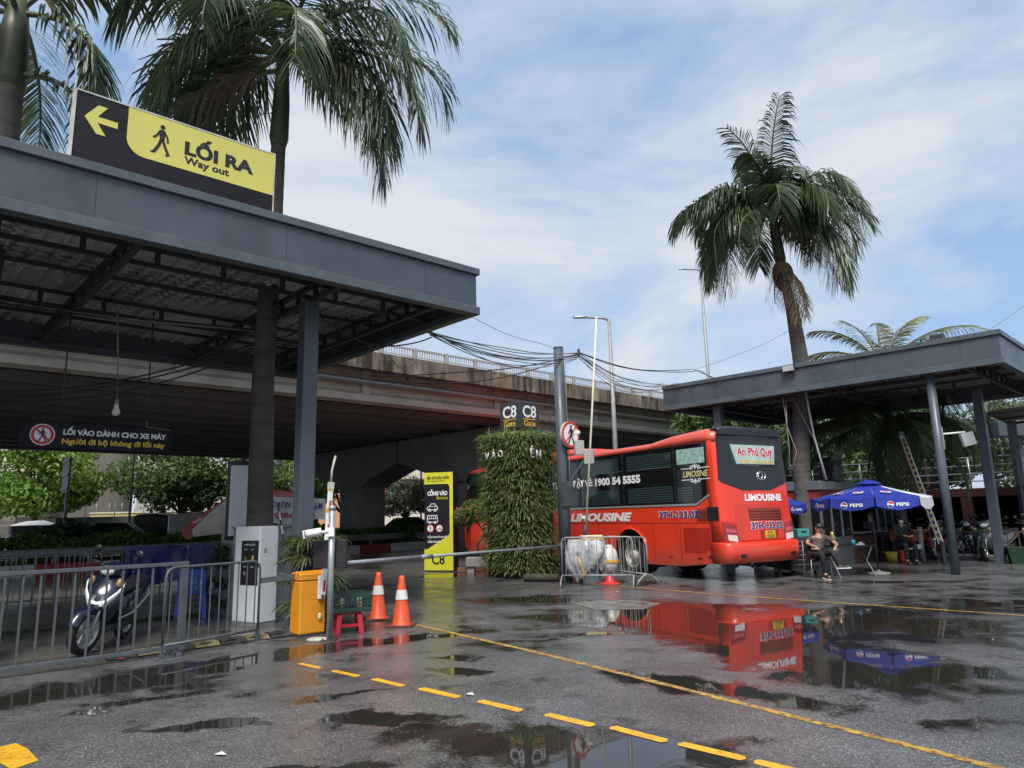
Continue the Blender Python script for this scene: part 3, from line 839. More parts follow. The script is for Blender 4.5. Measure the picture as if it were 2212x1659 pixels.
# exit sign standing on the canopy edge
es = thing('exit_sign', 'yellow and black exit sign with arrow and walking figure on the canopy', 'sign', (-.55, 12.09, 0), CA)
MB().box(-6.30, -3.78, .1, .28, 5.955, 6.88).build('sign_box', black_panel, es, .006)
fm = MB()
for bx in ((-6.315, -3.765, .092, .29, 6.88, 6.9), (-6.315, -3.765, .092, .29, 5.951, 5.966), (-6.315, -6.3, .092, .29, 5.966, 6.88), (-3.78, -3.765, .092, .29, 5.966, 6.88)): fm.box(*bx)
fm.build('sign_frame', mat('worn_cream', (.5, .5, .45), .5, 0, .3, 5), es)
F = frame((0, .1, 0), (1, 0, 0), (0, 0, 1))
yp = MB(); yp.M = F
pl_ = [(-5.72, 6.878), (-3.782, 6.878), (-3.782, 6.245)]
for k in range(0, 9):
    a = pi / 2 + pi / 2 * k / 8
    pl_.append((-5.5 + .22 * cos(a), 6.465 - .22 * sin(a)))
yp.prism(pl_, 0.0, .004); yp.build('yellow_panel', yellow_sign, es)
am = MB(); am.M = F
stroke(am, [(-6.12, 6.565), (-5.83, 6.565)], .082, 0, .004)
am.prism([(-6.2, 6.565), (-6.06, 6.76), (-5.955, 6.76), (-6.085, 6.565), (-5.955, 6.375), (-6.06, 6.375)], 0, .0045)
am.build('arrow', yellow_sign, es)
wm = MB(); wm.M = frame((-5.31, .095, 6.565), (1, 0, 0), (0, 0, 1)); walker(wm, .42, .001, .004); wm.build('walking_figure', text_black, es)
text(es, 'lettering', 'LỐI RA', frame((-4.55, .096, 6.61), (1, 0, 0), (0, 0, 1)), .94, .3, text_black, bold=.05)
text(es, 'lettering', 'Way out', frame((-4.72, .096, 6.37), (1, 0, 0), (0, 0, 1)), .6, .14, text_black, bold=.035)

# hanging no-pedestrian sign
hs = thing('hanging_sign', 'long black sign hanging under the canopy with a no walking symbol', 'sign', (-7.4, 10.6, 0), CA)
MB().box(0, 2.14, -.04, .04, 2.78, 3.18).build('board', black_panel, hs, .006)
for x in (.5, 1.72): MB().tube([(x, 0, 3.18), (x, 0, 5.2)], .013, 8).build('hanger_rod', dark_steel, hs)
MB().tube([(1.72, -.05, 3.3), (1.72, -.05, 3.2), (2.1, -.05, 3.16)], .01, 6).build('conduit', cable_grey, hs)
F = frame((.27, -.04, 2.985), (1, 0, 0), (0, 0, 1))
m1 = MB(); m1.M = F; disc(m1, 0, 0, .165, 0, .003); m1.build('white_disc', text_white, hs)
m1 = MB(); m1.M = F; ring(m1, 0, 0, .11, .15, .003, .006); m1.build('red_ring', sign_red, hs)
m1 = MB(); m1.M = F; stroke(m1, [(-.09, .09), (.09, -.09)], .028, .0032, .0055); m1.build('red_bar', sign_red, hs)
m1 = MB(); m1.M = F; walker(m1, .21, .006, .009); m1.build('walking_figure', text_black, hs)
text(hs, 'lettering', 'LỐI VÀO DÀNH CHO XE MÁY', frame((1.29, -.043, 3.065), (1, 0, 0), (0, 0, 1)), 1.5, .135, text_white, bold=.04)
text(hs, 'lettering', 'Người đi bộ không đi lối này', frame((1.28, -.043, 2.9), (1, 0, 0), (0, 0, 1)), 1.5, .135, text_yellow, bold=.04)

# bare bulb
lb = thing('light_bulb', 'white light bulb hanging on a long rod under the canopy', 'light bulb', (-6.5, 11.5, 3.36))
MB().lathe([(.001, 0), (.045, .012), (.062, .05), (.055, .09), (.035, .14), (.03, .19)], 16).build('bulb', white_plastic, lb)
MB().lathe([(.03, .19), (.032, .2), (.032, .26), (.012, .28)], 12).build('socket', mat('bulb_socket', (.25, .25, .24), .5), lb)
MB().tube([(0, 0, .27), (.05, -.15, .9), (.14, -.45, 1.7)], .012, 6).build('rod', cable_grey, lb)

# ------------------------------------------------------------------ right canopy
RCA = atan2(-.716, .698)
roof_grey = mat('roof_underside', (0.32, 0.31, 0.3), 0.6, 0.1, 0.3, 0.7, streak=.5, streakcol=(.05, .05, .05), sscale=(.5, 2, 1), st=(.45, .7))
# front-right corner at the origin, running back to the left end
rc = canopy('bus_bay_canopy', 'dark grey flat steel canopy at right above the bus and the kiosk', (11.3, 15.98, 0), RCA, 9.25, 6.9, 4.8, 5.6,
            ((-.9, -4.6, -8.3), (1.6, 4.6), (3.1,)), (slate, slate_trim, roof_grey, dark_steel))
for x, y, r_ in ((-1.62, .28, True), (-7.6, .5, False), (-1.62, 4.62, False), (-7.6, 5.6, False), (-4.6, 6.3, False)):
    canopy_col(rc, x, y, 4.9, .2 if r_ else .24, column_paint, r_)
fl = thing('floodlight', 'square floodlight fixed on the right canopy edge', 'floodlight', (11.3, 15.98, 0), RCA)
MB().box(-5.15, -4.85, -.14, -.1, 5.4, 5.56).build('lens', glassmat('lamp_glass', (.4, .42, .42), .15), fl, .004)
MB().box(-5.18, -4.82, -.099, -.05, 5.37, 5.59).build('housing', dark_steel, fl, .008)
bx = thing('roof_box', 'small dark box standing on top of the right canopy', 'box', (11.3, 15.98, 0), RCA)
MB().box(-1.6, -1.3, .6, .9, 5.6, 5.86).build('housing', dark_steel, bx, .01)
MB().tube([(-1.6, .7, 5.75), (-1.8, .7, 5.8), (-1.95, .7, 5.62)], .02, 6).build('conduit', dark_steel, bx)
# further canopy with translucent roof at far right
fc = thing('far_canopy', 'brown translucent roof and grey fascia at the far right edge', 'canopy', (0, 0, 0))
trans_roof = mat('translucent_roof', (.3, .22, .15), .5, 0, .3, 1)
MB().add([(15.2, 22.6, 4.55), (24, 14, 5.1), (26.5, 17, 5.1), (17.8, 25.4, 4.55)], [(0, 1, 2, 3), (3, 2, 1, 0)]).build('roof_sheet', trans_roof, fc)
rbm = MB()
for k in range(8):
    a = Vector((15.2, 22.6, 4.48)).lerp(Vector((24, 14, 5.03)), k / 7); b2 = Vector((17.8, 25.4, 4.48)).lerp(Vector((26.5, 17, 5.03)), k / 7)
    rbm.bar(a, b2, .06, .08)
for k in range(3):
    a = Vector((15.2, 22.6, 4.44)).lerp(Vector((17.8, 25.4, 4.44)), k / 2); b2 = Vector((24, 14, 4.99)).lerp(Vector((26.5, 17, 4.99)), k / 2)
    rbm.bar(a, b2, .06, .08)
rbm.build('frame', dark_steel, fc)
MB().box(18.5, 30, 27, 27.8, 4.15, 4.75).build('fascia', slate, fc, .02)
for x, y in ((19.5, 27.5), (23, 27.5), (17.6, 25.0)): MB().box(x - .1, x + .1, y - .1, y + .1, 0, 4.5).build('column', column_paint, fc)

# ------------------------------------------------------------------ palms
palm_bark = mat('palm_bark', (0.085, 0.075, 0.066), 0.85, 0, 0.35, 2.0, bump=0.35, bs=14, streak=.6, streakcol=(0.02, 0.018, 0.016), sscale=(1.2, 1.2, 9), st=(.45, .7))
crownshaft = mat('crownshaft', (0.04, 0.055, 0.025), 0.55, 0, 0.3, 2, streak=.5, streakcol=(.05, .035, .02), sscale=(4, 4, .4))
palm_leaf = leafmat('palm_leaf', (0.022, 0.048, 0.02), (0.085, 0.13, 0.06), 0.28, 0.36, dead=(.16, .14, .07))
palm_leaf2 = leafmat('coconut_leaf', (0.04, 0.06, 0.016), (0.15, 0.15, 0.05), 0.3, 0.42, dead=(.16, .12, .05))
palm_leaf3 = leafmat('palm_leaf_pale', (0.05, 0.085, 0.035), (0.15, 0.2, 0.09), 0.35, 0.38, dead=(.2, .17, .08))
palm_dead = leafmat('palm_dead', (0.08, 0.055, 0.035), (0.17, 0.125, 0.085), 0.15, 0.7)
rachis_m = mat('rachis', (0.06, 0.065, 0.025), 0.5, 0, 0.2, 3)

def frond(parent, base, az, el, L_, droop, m, rr, nl=62, ll=.75, hang=.55, name='frond', wid=.045, plane=.35, twist=0.0, t0=.14):
    mb = MB()
    pts = []; p = Vector(base); N_ = 16
    e = el
    for i in range(N_ + 1):
        pts.append(p.copy())
        d = Vector((cos(az) * cos(e), sin(az) * cos(e), sin(e)))
        p = p + d * (L_ / N_)
        e = max(-1.5, e - droop / N_ * (0.35 + 1.3 * i / N_))
        az += twist / N_
    mb.m = 1
    mb.tube(pts, [.045 * (1 - .85 * i / N_) + .004 for i in range(N_ + 1)], 6)
    mb.m = 0
    for k in range(nl):
        t = t0 + (1 - t0) * (k + rr.uniform(-.4, .4)) / nl
        t = min(.999, max(.05, t)); f = t * N_; i = min(N_ - 1, int(f))
        q = pts[i].lerp(pts[i + 1], f - i); d = (pts[i + 1] - pts[i]).normalized()
        sd_ = d.cross(Vector((0, 0, 1)))
        sd_ = sd_.normalized() if sd_.length > .05 else Vector((-sin(az), cos(az), 0))
        un = sd_.cross(d).normalized()
        for s in (-1, 1):
            l = ll * (sin(pi * (0.12 + .80 * t)) ** .6) * rr.uniform(.8, 1.12)
            v = (sd_ * s * 1.0 + d * (.55 + .9 * t * t) + un * rr.uniform(-plane, plane)).normalized()
            w = wid * rr.uniform(.7, 1.2)
            bn = v.cross(un).normalized()
            g_ = Vector((0, 0, -1))
            a1 = q + v * l * .45 + g_ * l * hang * .16
            a2 = q + v * l * .8 + g_ * l * hang * .5
            a3 = q + v * l * .98 + g_ * l * hang * .95
            b0 = q
            wv = (d * .8 + un * .4 * s).normalized() * w / 2
            mb.add([b0 - wv * .5, b0 + wv * .5, a1 - wv, a1 + wv, a2 - wv * .75, a2 + wv * .75, a3], [(0, 1, 3, 2), (2, 3, 5, 4), (4, 5, 6)])
    return mb.build(name, [m, rachis_m], parent)

def trunk_tube(t, pts, rs, name='trunk', m=palm_bark):
    # dense tube with ring scars
    P = []; Q = []
    for i in range(len(pts) - 1):
        a, b2 = Vector(pts[i]), Vector(pts[i + 1]); n = max(2, int((b2 - a).length / .09))
        for k in range(n):
            f = k / n
            P.append(a.lerp(b2, f)); Q.append((rs[i] + (rs[i + 1] - rs[i]) * f) * (1 + .012 * ((len(P) % 3) - 1)))
    P.append(Vector(pts[-1])); Q.append(rs[-1])
    return MB().tube(P, Q, 18).build(name, m, t)

# palm behind the exit sign
rr = random.Random(21)
p2 = thing('palm_tree', 'tall dark palm whose trunk rises through the left canopy beside the exit sign', 'palm tree', (-4.42, 12.25, 0), 0, 'royal palms')
# local offsets
def lp(X, Y, Z): return (X + 4.42, Y - 12.25, Z)
trunk_tube(p2, [lp(-4.32, 12.25, -.1), lp(-4.31, 12.2, 1.5), lp(-4.27, 11.95, 4.0), lp(-4.17, 11.75, 5.4), lp(-4.10, 11.7, 6.6), lp(-4.08, 11.7, 8.2)], [.23, .22, .185, .17, .14, .125])
MB().tube([lp(-4.08, 11.7, 8.2), lp(-4.075, 11.7, 8.35), lp(-4.06, 11.7, 9.0), lp(-4.06, 11.7, 10.1)], [.13, .165, .15, .1], 16).build('crownshaft', crownshaft, p2)
cb = lp(-4.06, 11.7, 10.0)
for az, el, L_, dr in [(-2.8, .2, 3.1, 2.5), (-2.3, .1, 3.1, 2.5), (-2.55, .75, 3.4, 2.6), (3.05, .35, 3.2, 2.4), (-1.75, .3, 3.2, 2.3), (-1.1, .15, 3.3, 2.4), (-.5, .4, 3.6, 2.3), (-.05, .15, 3.5, 2.1), (.3, .55, 3.7, 2.2),
                       (-.25, -.25, 3.0, 1.8), (.9, .3, 3.2, 2.3), (2.4, .25, 3.1, 2.3), (2.75, -.2, 2.8, 2.0), (-2.9, -.3, 2.7, 1.8), (-.8, .8, 3.8, 2.3), (-2.0, .9, 3.8, 2.3), (.05, .95, 3.9, 2.4), (1.3, .9, 3.8, 2.3), (2.6, .95, 3.9, 2.4), (-.15, .0, 3.3, 2.4), (.5, -.15, 3.1, 2.1)]:
    frond(p2, cb, az + rr.uniform(-.08, .08), el, L_ * 1.0, dr, palm_leaf, rr, 82, .86, .75, wid=.05, plane=.5)
frond(p2, lp(-4.1, 11.7, 9.7), -2.75, -.35, 2.7, 1.3, palm_dead, rr, 50, .6, .7, 'dead_frond')

# palm at the left edge
p1 = thing('palm_tree', 'thick ringed palm trunk cut off by the left edge of the view', 'palm tree', (-8.0, 8.9, 0), 0, 'royal palms')
def lq(X, Y, Z): return (X + 7.5, Y - 8.9, Z)
trunk_tube(p1, [lq(-7.5, 8.9, -.1), lq(-7.2, 9.4, 3.0), lq(-6.98, 9.6, 5.0), lq(-6.98, 9.7, 6.2), lq(-7.0, 9.7, 8.1)], [.22, .21, .21, .22, .2])
MB().tube([lq(-7.0, 9.7, 8.1), lq(-7.0, 9.7, 8.25), lq(-7.0, 9.7, 9.0), lq(-7.0, 9.7, 9.7)], [.2, .23, .2, .12], 16).build('crownshaft', crownshaft, p1)
for az, el, L_, dr in [(.1, .0, 2.3, 3.1), (2.0, .3, 3.2, 2.3), (3.0, .3, 3.2, 2.2), (-2.2, .3, 3.1, 2.3), (-1.3, .4, 3.2, 2.3), (0.3, 1.0, 3.3, 2.3), (-2.9, 1.0, 3.2, 2.2)]:
    frond(p1, lq(-7.0, 9.7, 9.4), az, el, L_, dr, palm_leaf, rr, 90, .8, .7, wid=.055, plane=.45)
frond(p1, lq(-6.9, 9.7, 8.35), .15, .05, 1.7, 3.0, palm_leaf, rr, 48, .6, .5)

# palm through the right canopy
p3 = thing('palm_tree', 'slender palm with hanging dead fronds rising through the right canopy', 'palm tree', (8.15, 20.5, 0), 0, 'royal palms')
def lr(X, Y, Z): return (X - 8.15, Y - 20.5, Z)
trunk_tube(p3, [lr(8.15, 20.5, -.1), lr(8.25, 20.5, 2.9), lr(8.53, 20.5, 5.9), lr(8.42, 20.5, 7.6), lr(8.22, 20.5, 8.95)], [.25, .24, .225, .185, .14])
MB().tube([lr(8.22, 20.5, 8.95), lr(8.2, 20.5, 9.1), lr(8.14, 20.5, 9.9), lr(8.1, 20.5, 10.7)], [.15, .17, .15, .1], 16).build('crownshaft', crownshaft, p3)
c3 = lr(8.1, 20.5, 10.55)
for az, el, L_, dr in [(3.05, .55, 3.9, 2.0), (-2.95, .2, 3.4, 2.6), (2.75, .15, 3.5, 2.7), (-2.5, -.05, 3.6, 2.5), (-2.75, -.3, 3.9, 2.0), (.1, .55, 3.9, 2.0), (-.1, .3, 3.6, 2.4), (.35, .1, 3.5, 2.5), (-.35, -.15, 3.7, 2.3),
                       (-.6, -.35, 3.9, 1.9), (.65, .4, 3.6, 2.3), (-1.1, .5, 3.2, 2.6), (-1.9, .5, 3.2, 2.6), (1.4, .4, 3.4, 2.3), (2.2, .4, 3.5, 2.3), (-1.5, 1.1, 2.4, 2.3), (-2.2, 1.2, 2.6, 1.6)]:
    frond(p3, c3, az + rr.uniform(-.08, .08), el, L_ * .9, dr, palm_leaf, rr, 96, .92, .75, wid=.06, plane=.5)
frond(p3, c3, -1.35, 1.5, 3.55, .6, palm_leaf, rr, 62, 1.05, .8, wid=.045, t0=.28)
for az_, el_, l_ in ((-.9, .75, 3.2), (.7, .85, 3.3), (2.5, .8, 3.3), (-2.9, .75, 3.3), (-.15, .75, 3.4), (3.0, -.05, 3.6), (.15, -.1, 3.6)): frond(p3, c3, az_, el_, l_ * .9, 2.3, palm_leaf, rr, 90, .9, .75, wid=.058, plane=.5)
frond(p3, c3, -2.6, 1.35, 3.1, 1.2, palm_leaf, rr, 46, .8, .45, wid=.04)
MB().tube([c3, (c3[0] - .45, c3[1], c3[2] + 2.9)], [.035, .006], 6).build('spear_leaf', crownshaft, p3)
for k, (a, l) in enumerate([(-1.9, 1.7), (-1.2, 2.1), (-2.5, 1.5), (-.6, 1.6), (-1.6, 2.3)]):
    frond(p3, lr(8.2, 20.4, 8.9), a, -.9, l, .9, palm_dead, rr, 34, .42, .85, 'dead_frond', .03)
sh = MB()
for a, s in ((-2.3, 1), (-1.1, .9), (-1.8, 1.2), (-.4, .8)):
    q = lr(8.2 + .2 * cos(a), 20.5 + .2 * sin(a), 8.75 - .25 * s)
    sh.ball(q, .2 * s, .16 * s, .42 * s, 10, 6)
sh.build('dead_sheath', mat('dead_sheath', (.12, .07, .045), .8, 0, .4, 4, bump=.4, bs=15), p3)

# coconut palm behind the right canopy
p4 = thing('coconut_palm', 'coconut palm behind the right canopy with yellowing fronds above its roof', 'palm tree', (13.2, 24.8, 0))
trunk_tube(p4, [(0, 0, -.1), (.05, 0, 2.5), (0, 0, 6.2)], [.2, .16, .14])
for az, el, L_, dr in [(2.75, 1.05, 2.9, 1.3), (2.0, 1.25, 2.7, .9), (.35, 1.05, 3.1, .9), (1.1, 1.2, 2.8, 1.0), (-.1, .75, 4.3, 1.4), (3.05, .55, 3.6, 1.7)]:
    frond(p4, (0, 0, 6.5), az, el, L_, dr, palm_leaf2, rr, 52, .75, .5, wid=.04, plane=.12)
for az, el, L_, dr in [(-2.7, .1, 4.2, 2.6), (-2.0, .0, 4.0, 2.7), (-1.3, .0, 4.2, 2.6), (-.6, .05, 4.5, 2.4), (-.1, -.1, 4.6, 2.1), (.5, 0, 4.4, 2.3), (3.1, -.1, 4.2, 2.2), (2.4, 0, 4.2, 2.3), (-.9, -.5, 3.8, 1.6), (-2.35, -.5, 3.9, 1.5)]:
    frond(p4, (0, 0, 6.4), az, el, L_, dr, palm_leaf, rr, 64, .85, .75, wid=.04, plane=.1)
p5 = thing('coconut_palm', 'short coconut palm with long drooping fronds under the right canopy', 'palm tree', (12.4, 24.3, 0))
trunk_tube(p5, [(0, 0, -.1), (.05, 0, 2.2), (0, .05, 4.3)], [.2, .17, .14])
for az, el, L_, dr in [(-2.7, .35, 3.6, 2.2), (-2.2, .5, 3.6, 2.4), (-1.5, .3, 3.4, 2.4), (-.9, .35, 3.8, 2.2), (-.35, .3, 4.2, 2.0), (.1, .3, 4.2, 2.0), (.7, .4, 3.8, 2.2), (2.9, .3, 3.8, 2.1), (2.2, .4, 3.8, 2.2), (-1.9, -.2, 3.2, 1.8), (-.6, -.15, 3.6, 1.7), (-3.0, -.1, 3.3, 1.7), (1.5, .5, 3.6, 2.2)]:
    frond(p5, (0, 0, 4.35), az, el, L_, dr, palm_leaf3, rr, 78, .85, .6, wid=.05, plane=.12)
for a_ in (-2.4, -1.2, -.3): frond(p5, (0, 0, 4.0), a_, -.8, 2.6, .8, palm_dead, rr, 44, .55, .8, 'dead_frond')
frond(p4, (0, 0, 6.1), -1.7, -.9, 3.6, .7, palm_dead, rr, 50, .6, .8, 'dead_frond')
# ------------------------------------------------------------------ fences and barriers on the left
UX, UY = .7367, .6762
def bar_fence(name, label, a, b2, h, zb, spacing, rail, barw, m, group, feet=True, round_=False, capr=0.0, offset=0.0):
    """fence from ground point a to b2; local X along it"""
    L_ = sqrt((b2[0] - a[0]) ** 2 + (b2[1] - a[1]) ** 2)
    t = thing(name, label, 'barrier' if round_ else 'fence', (a[0], a[1], 0), atan2(b2[1] - a[1], b2[0] - a[0]), group)
    f = MB()
    if round_:
        c = .12
        pts = [(0, 0, zb)] + [(0, 0, h - c)] + [(c - c * cos(pi / 2 * k / 5), 0, h - c + c * sin(pi / 2 * k / 5)) for k in range(1, 6)] + [(L_ - c, 0, h)] + [(L_ - c + c * sin(pi / 2 * k / 5), 0, h - c + c * cos(pi / 2 * k / 5)) for k in range(1, 6)] + [(L_, 0, zb)]
        f.tube(pts, rail / 2, 10)
        f.tube([(0, 0, zb), (L_, 0, zb)], rail / 2, 10)
    else:
        for z in (zb, h): f.box(0, L_, -rail / 2, rail / 2, z - rail / 2, z + rail / 2)
        for x in (rail / 2, L_ - rail * .8): f.box(x - rail * .8, x + rail * .8, -rail * .7, rail * .7, zb - .05, h + rail / 2 + .003)
    f.build('frame', m, t, 0 if round_ else .004)
    n = max(2, int(L_ / spacing))
    x = [L_ * (k + .5) / n for k in range(n)]
    for q in x:
        b3 = MB()
        if round_: b3.tube([(q, 0, zb), (q, 0, h)], barw / 2, 6, False)
        else: b3.box(q - barw / 2, q + barw / 2, -barw / 2, barw / 2, zb + rail / 2, h - rail / 2)
        b3.build('bar', m, t)
    if feet:
        for q in ((.12, L_ - .12) if not round_ else (0.0, L_)):
            b3 = MB()
            if feet == 'arch':
                b3.tube([(q, -.3, 0), (q, -.24, .1), (q, -.1, zb - .02), (q, 0, zb), (q, .1, zb - .02), (q, .24, .1), (q, .3, 0)], .016, 8)
            elif feet == 'plate':
                b3.box(q - .02, q + .02, -.02, .02, .0, zb); b3.box(q - .1, q + .1, -.18, .18, 0, .012)
            else:
                b3.box(q - .03, q + .03, -.2, .2, .0, .05)
            b3.build('foot', m, t)
    return t
bar_fence('bar_fence', 'grey steel bar fence in the left foreground in front of the scooter', (-8.05, 5.85), (-4.20, 9.36), 1.1, .09, .163, .045, .022, fence_paint, 'steel fences by the walkway')
bar_fence('crowd_barrier', 'round cornered grey tube barrier beside the white cabinet', (-4.28, 8.95), (-3.54, 10.1), 1.07, .16, .125, .034, .018, fence_paint, 'tube crowd barriers', 'plate', True)
bar_fence('bar_fence', 'dark bar fence behind the scooter with the blue raincoat over it', (-11.2, 10.6), (-5.35, 15.4), 1.16, .12, .17, .045, .022, grey_steel, 'steel fences by the walkway')
bar_fence('crowd_barrier', 'light tube barrier standing behind the left bar fence near the road', (-11.1, 12.9), (-8.75, 14.9), 1.08, .2, .16, .034, .018, galv_dull, 'tube crowd barriers', 'arch', True)
# flat link bar from the barrier to the yellow box
lk = MB().bar((-3.54, 10.14, .80), (-3.17, 10.5, .82), .05, .07).build('link_bar', grey_steel)
tag(lk, 'short flat steel bar linking the tube barrier to the yellow box', 'bar')

# rubber cable ramps
ramp_y = mat('ramp_yellow', (.17, .145, .08), .7, 0, .4, 8, bump=.3, bs=60)
ramp_k = mat('ramp_black', (.03, .03, .03), .7, 0, .4, 8, bump=.3, bs=60)
n_r = 8
for k in range(n_r):
    f = k / (n_r - 1)
    X, Y = -4.9 + 1.75 * f, 9.15 + 1.6 * f
    lab = 'pale yellow worn speed ramp plate on the walkway' if k % 2 else 'black rubber speed ramp plate on the walkway'
    t = thing('speed_ramp', lab + [' nearest the scooter', ' left of the barrier foot', ' under the fence post', ' beside the fence post', ' under the tube barrier', ' in front of the blue chair', ' before the white cabinet', ' next to the planter'][k], 'speed ramp', (X, Y, .02), atan2(1.6, 1.75), 'speed ramp plates')
    b2 = MB(); b2.M = Matrix(((0, 0, 1, 0), (1, 0, 0, 0), (0, 1, 0, 0), (0, 0, 0, 1)))
    b2.prism([(-.17, 0), (.17, 0), (.09, .045), (-.09, .045)], -.155, .155)
    b2.M = Matrix(); b2.build('plate', ramp_y if k % 2 else ramp_k, t)
    b3 = MB()
    for q in range(5): b3.bar((-.12 + q * .03, -.125 - .0, .029), (-.06 + q * .03, -.1, .042), .012, .006)
    b3.box(-.03, .03, -.03, .03, .04, .05)
    b3.build('grip', black_plastic, t)

# blue raincoat over the back fence
rc_m = mat('blue_raincoat', (0.008, 0.014, 0.105), 0.38, 0, 0.3, 5, bump=.6, bs=9)
cb2 = MB(); rr = random.Random(4)
d = Vector((5.85, 4.8, 0)).normalized(); nrm = Vector((-d.y, d.x, 0)); o = Vector((-11.2, 10.6, 0)) + d * 4.9
nx, nz = 26, 14
def coat(u, v, s):
    w = .05 + .035 * sin(u * 9 + v * 2) + .02 * sin(u * 23 + 1.3 * v)
    hem = .62 + .1 * sin(u * 5) - .12 * (u > .85) if s < 0 else .4
    z = 1.19 - v * hem + .012 * sin(u * 17)
    return o + d * (u * 1.75 + .03 * sin(v * 6 + u * 4)) + nrm * s * (.03 + v * w * 1.6 + .02 * v * sin(u * 31)) + Vector((0, 0, z))
for s in (-1, 1):
    vs = [coat(i / nx, j / nz, s) for j in range(nz + 1) for i in range(nx + 1)]
    fs = [(j * (nx + 1) + i, j * (nx + 1) + i + 1, (j + 1) * (nx + 1) + i + 1, (j + 1) * (nx + 1) + i) for j in range(nz) for i in range(nx)]
    cb2.add(vs, fs, True)
vs = [coat(i / nx, 0, s) + Vector((0, 0, 0)) for s in (-1, 1) for i in range(nx + 1)]
cb2.add(vs, [(i, i + 1, nx + 2 + i, nx + 1 + i) for i in range(nx)], True)
rco = thing('raincoat', 'dark blue raincoat draped over the back fence', 'raincoat')
cb2.build('cloth', rc_m, rco)
for u_ in (.08, .62):
    q = coat(u_, .1, -1) - nrm * .02
    MB().tube([q + Vector((0, 0, -k * .16)) - nrm * (.02 + .025 * k) + d * (.05 * sin(k)) for k in range(5)], [.05, .065, .06, .055, .05], 8).build('sleeve', rc_m, rco)
MB().bar(coat(.64, .02, -1) - nrm * .03, coat(.655, .42, -1) - nrm * .03, .03, .006).build('grey_strip', cable_grey, rco)

# ------------------------------------------------------------------ blue plastic chair
blue_pl = mat('blue_plastic', (0.03, 0.10, 0.42), 0.4, 0, 0.15, 5)
ch = thing('plastic_chair', 'blue plastic chair with a cut-out backrest beside the rear planter', 'chair', (-5.62, 12.75, 0), R(18))
# local: backrest at -Y, seat towards +Y
MB().box(-.22, .22, -.2, .24, .41, .44).build('seat', blue_pl, ch, .012)
bk = MB()
bk.M = Matrix.Translation((0, -.21, .42)) @ Matrix.Rotation(R(9), 4, 'X')
for x0, x1, z0, z1 in ((-.22, -.15, 0, .40), (.15, .22, 0, .40), (-.149, .149, .31, .41), (-.149, .149, 0, .05)): bk.box(x0, x1, -.012, .012, z0, z1)
for k in range(4): bk.bar((-.1 + k * .065, 0, .05), (-.13 + k * .085, 0, .31), .03, .015, (0, 1, 0))
bk.tube([(-.1, 0, .18), (0, 0, .25), (.1, 0, .18), (0, 0, .11), (-.1, 0, .18)], .014, 6)
bk.build('backrest', blue_pl, ch, .006)
for x, y in ((-.19, -.18), (.19, -.18), (-.19, .2), (.19, .2)):
    MB().loft([[(x * s + a, y * s + b3, z) for a, b3 in ((-.035, -.03), (.035, -.03), (.035, .03), (-.035, .03))] for z, s in ((.0, 1.16), (.42, .98))], smooth=False).build('leg', blue_pl, ch, .005)
for x in (-.21, .21):
    MB().tube([(x, -.2, .62), (x * 1.1, -.02, .63), (x * 1.1, .16, .62), (x, .2, .43)], [.022, .026, .026, .022], 8).build('armrest', blue_pl, ch)

# ------------------------------------------------------------------ ticket cabinet, grey box, framed board
cbx = thing('ticket_cabinet', 'white ticket machine cabinet with a black instruction panel', 'cabinet', (-4.05, 11.5, 0), CA + R(15))
MB().box(0, .36, 0, .62, .05, 1.53).build('body', white_paint, cbx, .012)
MB().box(.01, .35, .01, .61, 0, .05).build('base', galv_dull, cbx)
F = frame((0, .46, 0), (0, -1, 0), (0, 0, 1))
pb = MB(); pb.M = F; pb.box(.02, .44, .62, 1.31, 0.001, .006); pb.build('black_panel', mat('gloss_black', (.008, .008, .01), .12, 0, .1, 3), cbx)
text(cbx, 'lettering', 'HƯỚNG DẪN', frame((-.007, .235, 1.25), (0, -1, 0), (0, 0, 1)), .26, .04, text_white)
for k, (y, z, w, h_) in enumerate(((.33, 1.17, .08, .02), (.16, 1.17, .06, .02), (.33, 1.02, .06, .07), (.15, 1.03, .04, .09), (.34, .9, .07, .03), (.16, .9, .07, .03), (.34, .8, .05, .05))):
    q = MB(); q.M = frame((-.007, y, z), (0, -1, 0), (0, 0, 1)); q.box(-w / 2, w / 2, -h_ / 2, h_ / 2, 0, .003)
    q.build('panel_mark', text_yellow if k == 3 else (mat('panel_green', (.02, .2, .06), .4) if k == 2 else cable_grey), cbx)
slot = MB()
for k in range(3): slot.box(.08, .14, -.004, 0, 1.12 + k * .025, 1.13 + k * .025)
slot.build('vent_slot', cable_grey, cbx)
gbx = thing('utility_box', 'large grey utility box behind the white ticket cabinet', 'utility box', (-4.85, 12.75, 0), CA)
MB().box(-.1, 1.25, 0, .6, 0, 1.5).build('body', mat('grey_box_paint', (.27, .28, .28), .5, 0, .2, 2, streak=.4, sscale=(3, 3, .5)), gbx, .01)
MB().box(-.14, 1.29, -.05, .65, 1.5, 1.53).build('lid', galv_dull, gbx)
MB().box(.05, .5, -.06, .5, 1.53, 1.56).build('loose_sheet', mat('sheet_grey', (.35, .36, .36), .5), gbx)
lbx = thing('framed_board', 'tall blank white board in a black frame beside the palm trunk', 'notice board', (-5.1, 12.7, 0), R(25))
MB().box(0, .46, -.06, .06, 1.3, 2.68).build('frame', black_plastic, lbx, .012)
MB().box(.05, .41, -.068, -.0605, 1.37, 2.6).build('panel', mat('board_white', (.55, .56, .57), .4, 0, .12, 1.5), lbx)
MB().box(.18, .28, -.03, .03, 0, 1.3).build('post', dark_steel, lbx)
mp_ = MB(); a, b2 = Vector((-4.05, 12.3, 1.9)), Vector((-3.74, 11.75, 1.22))
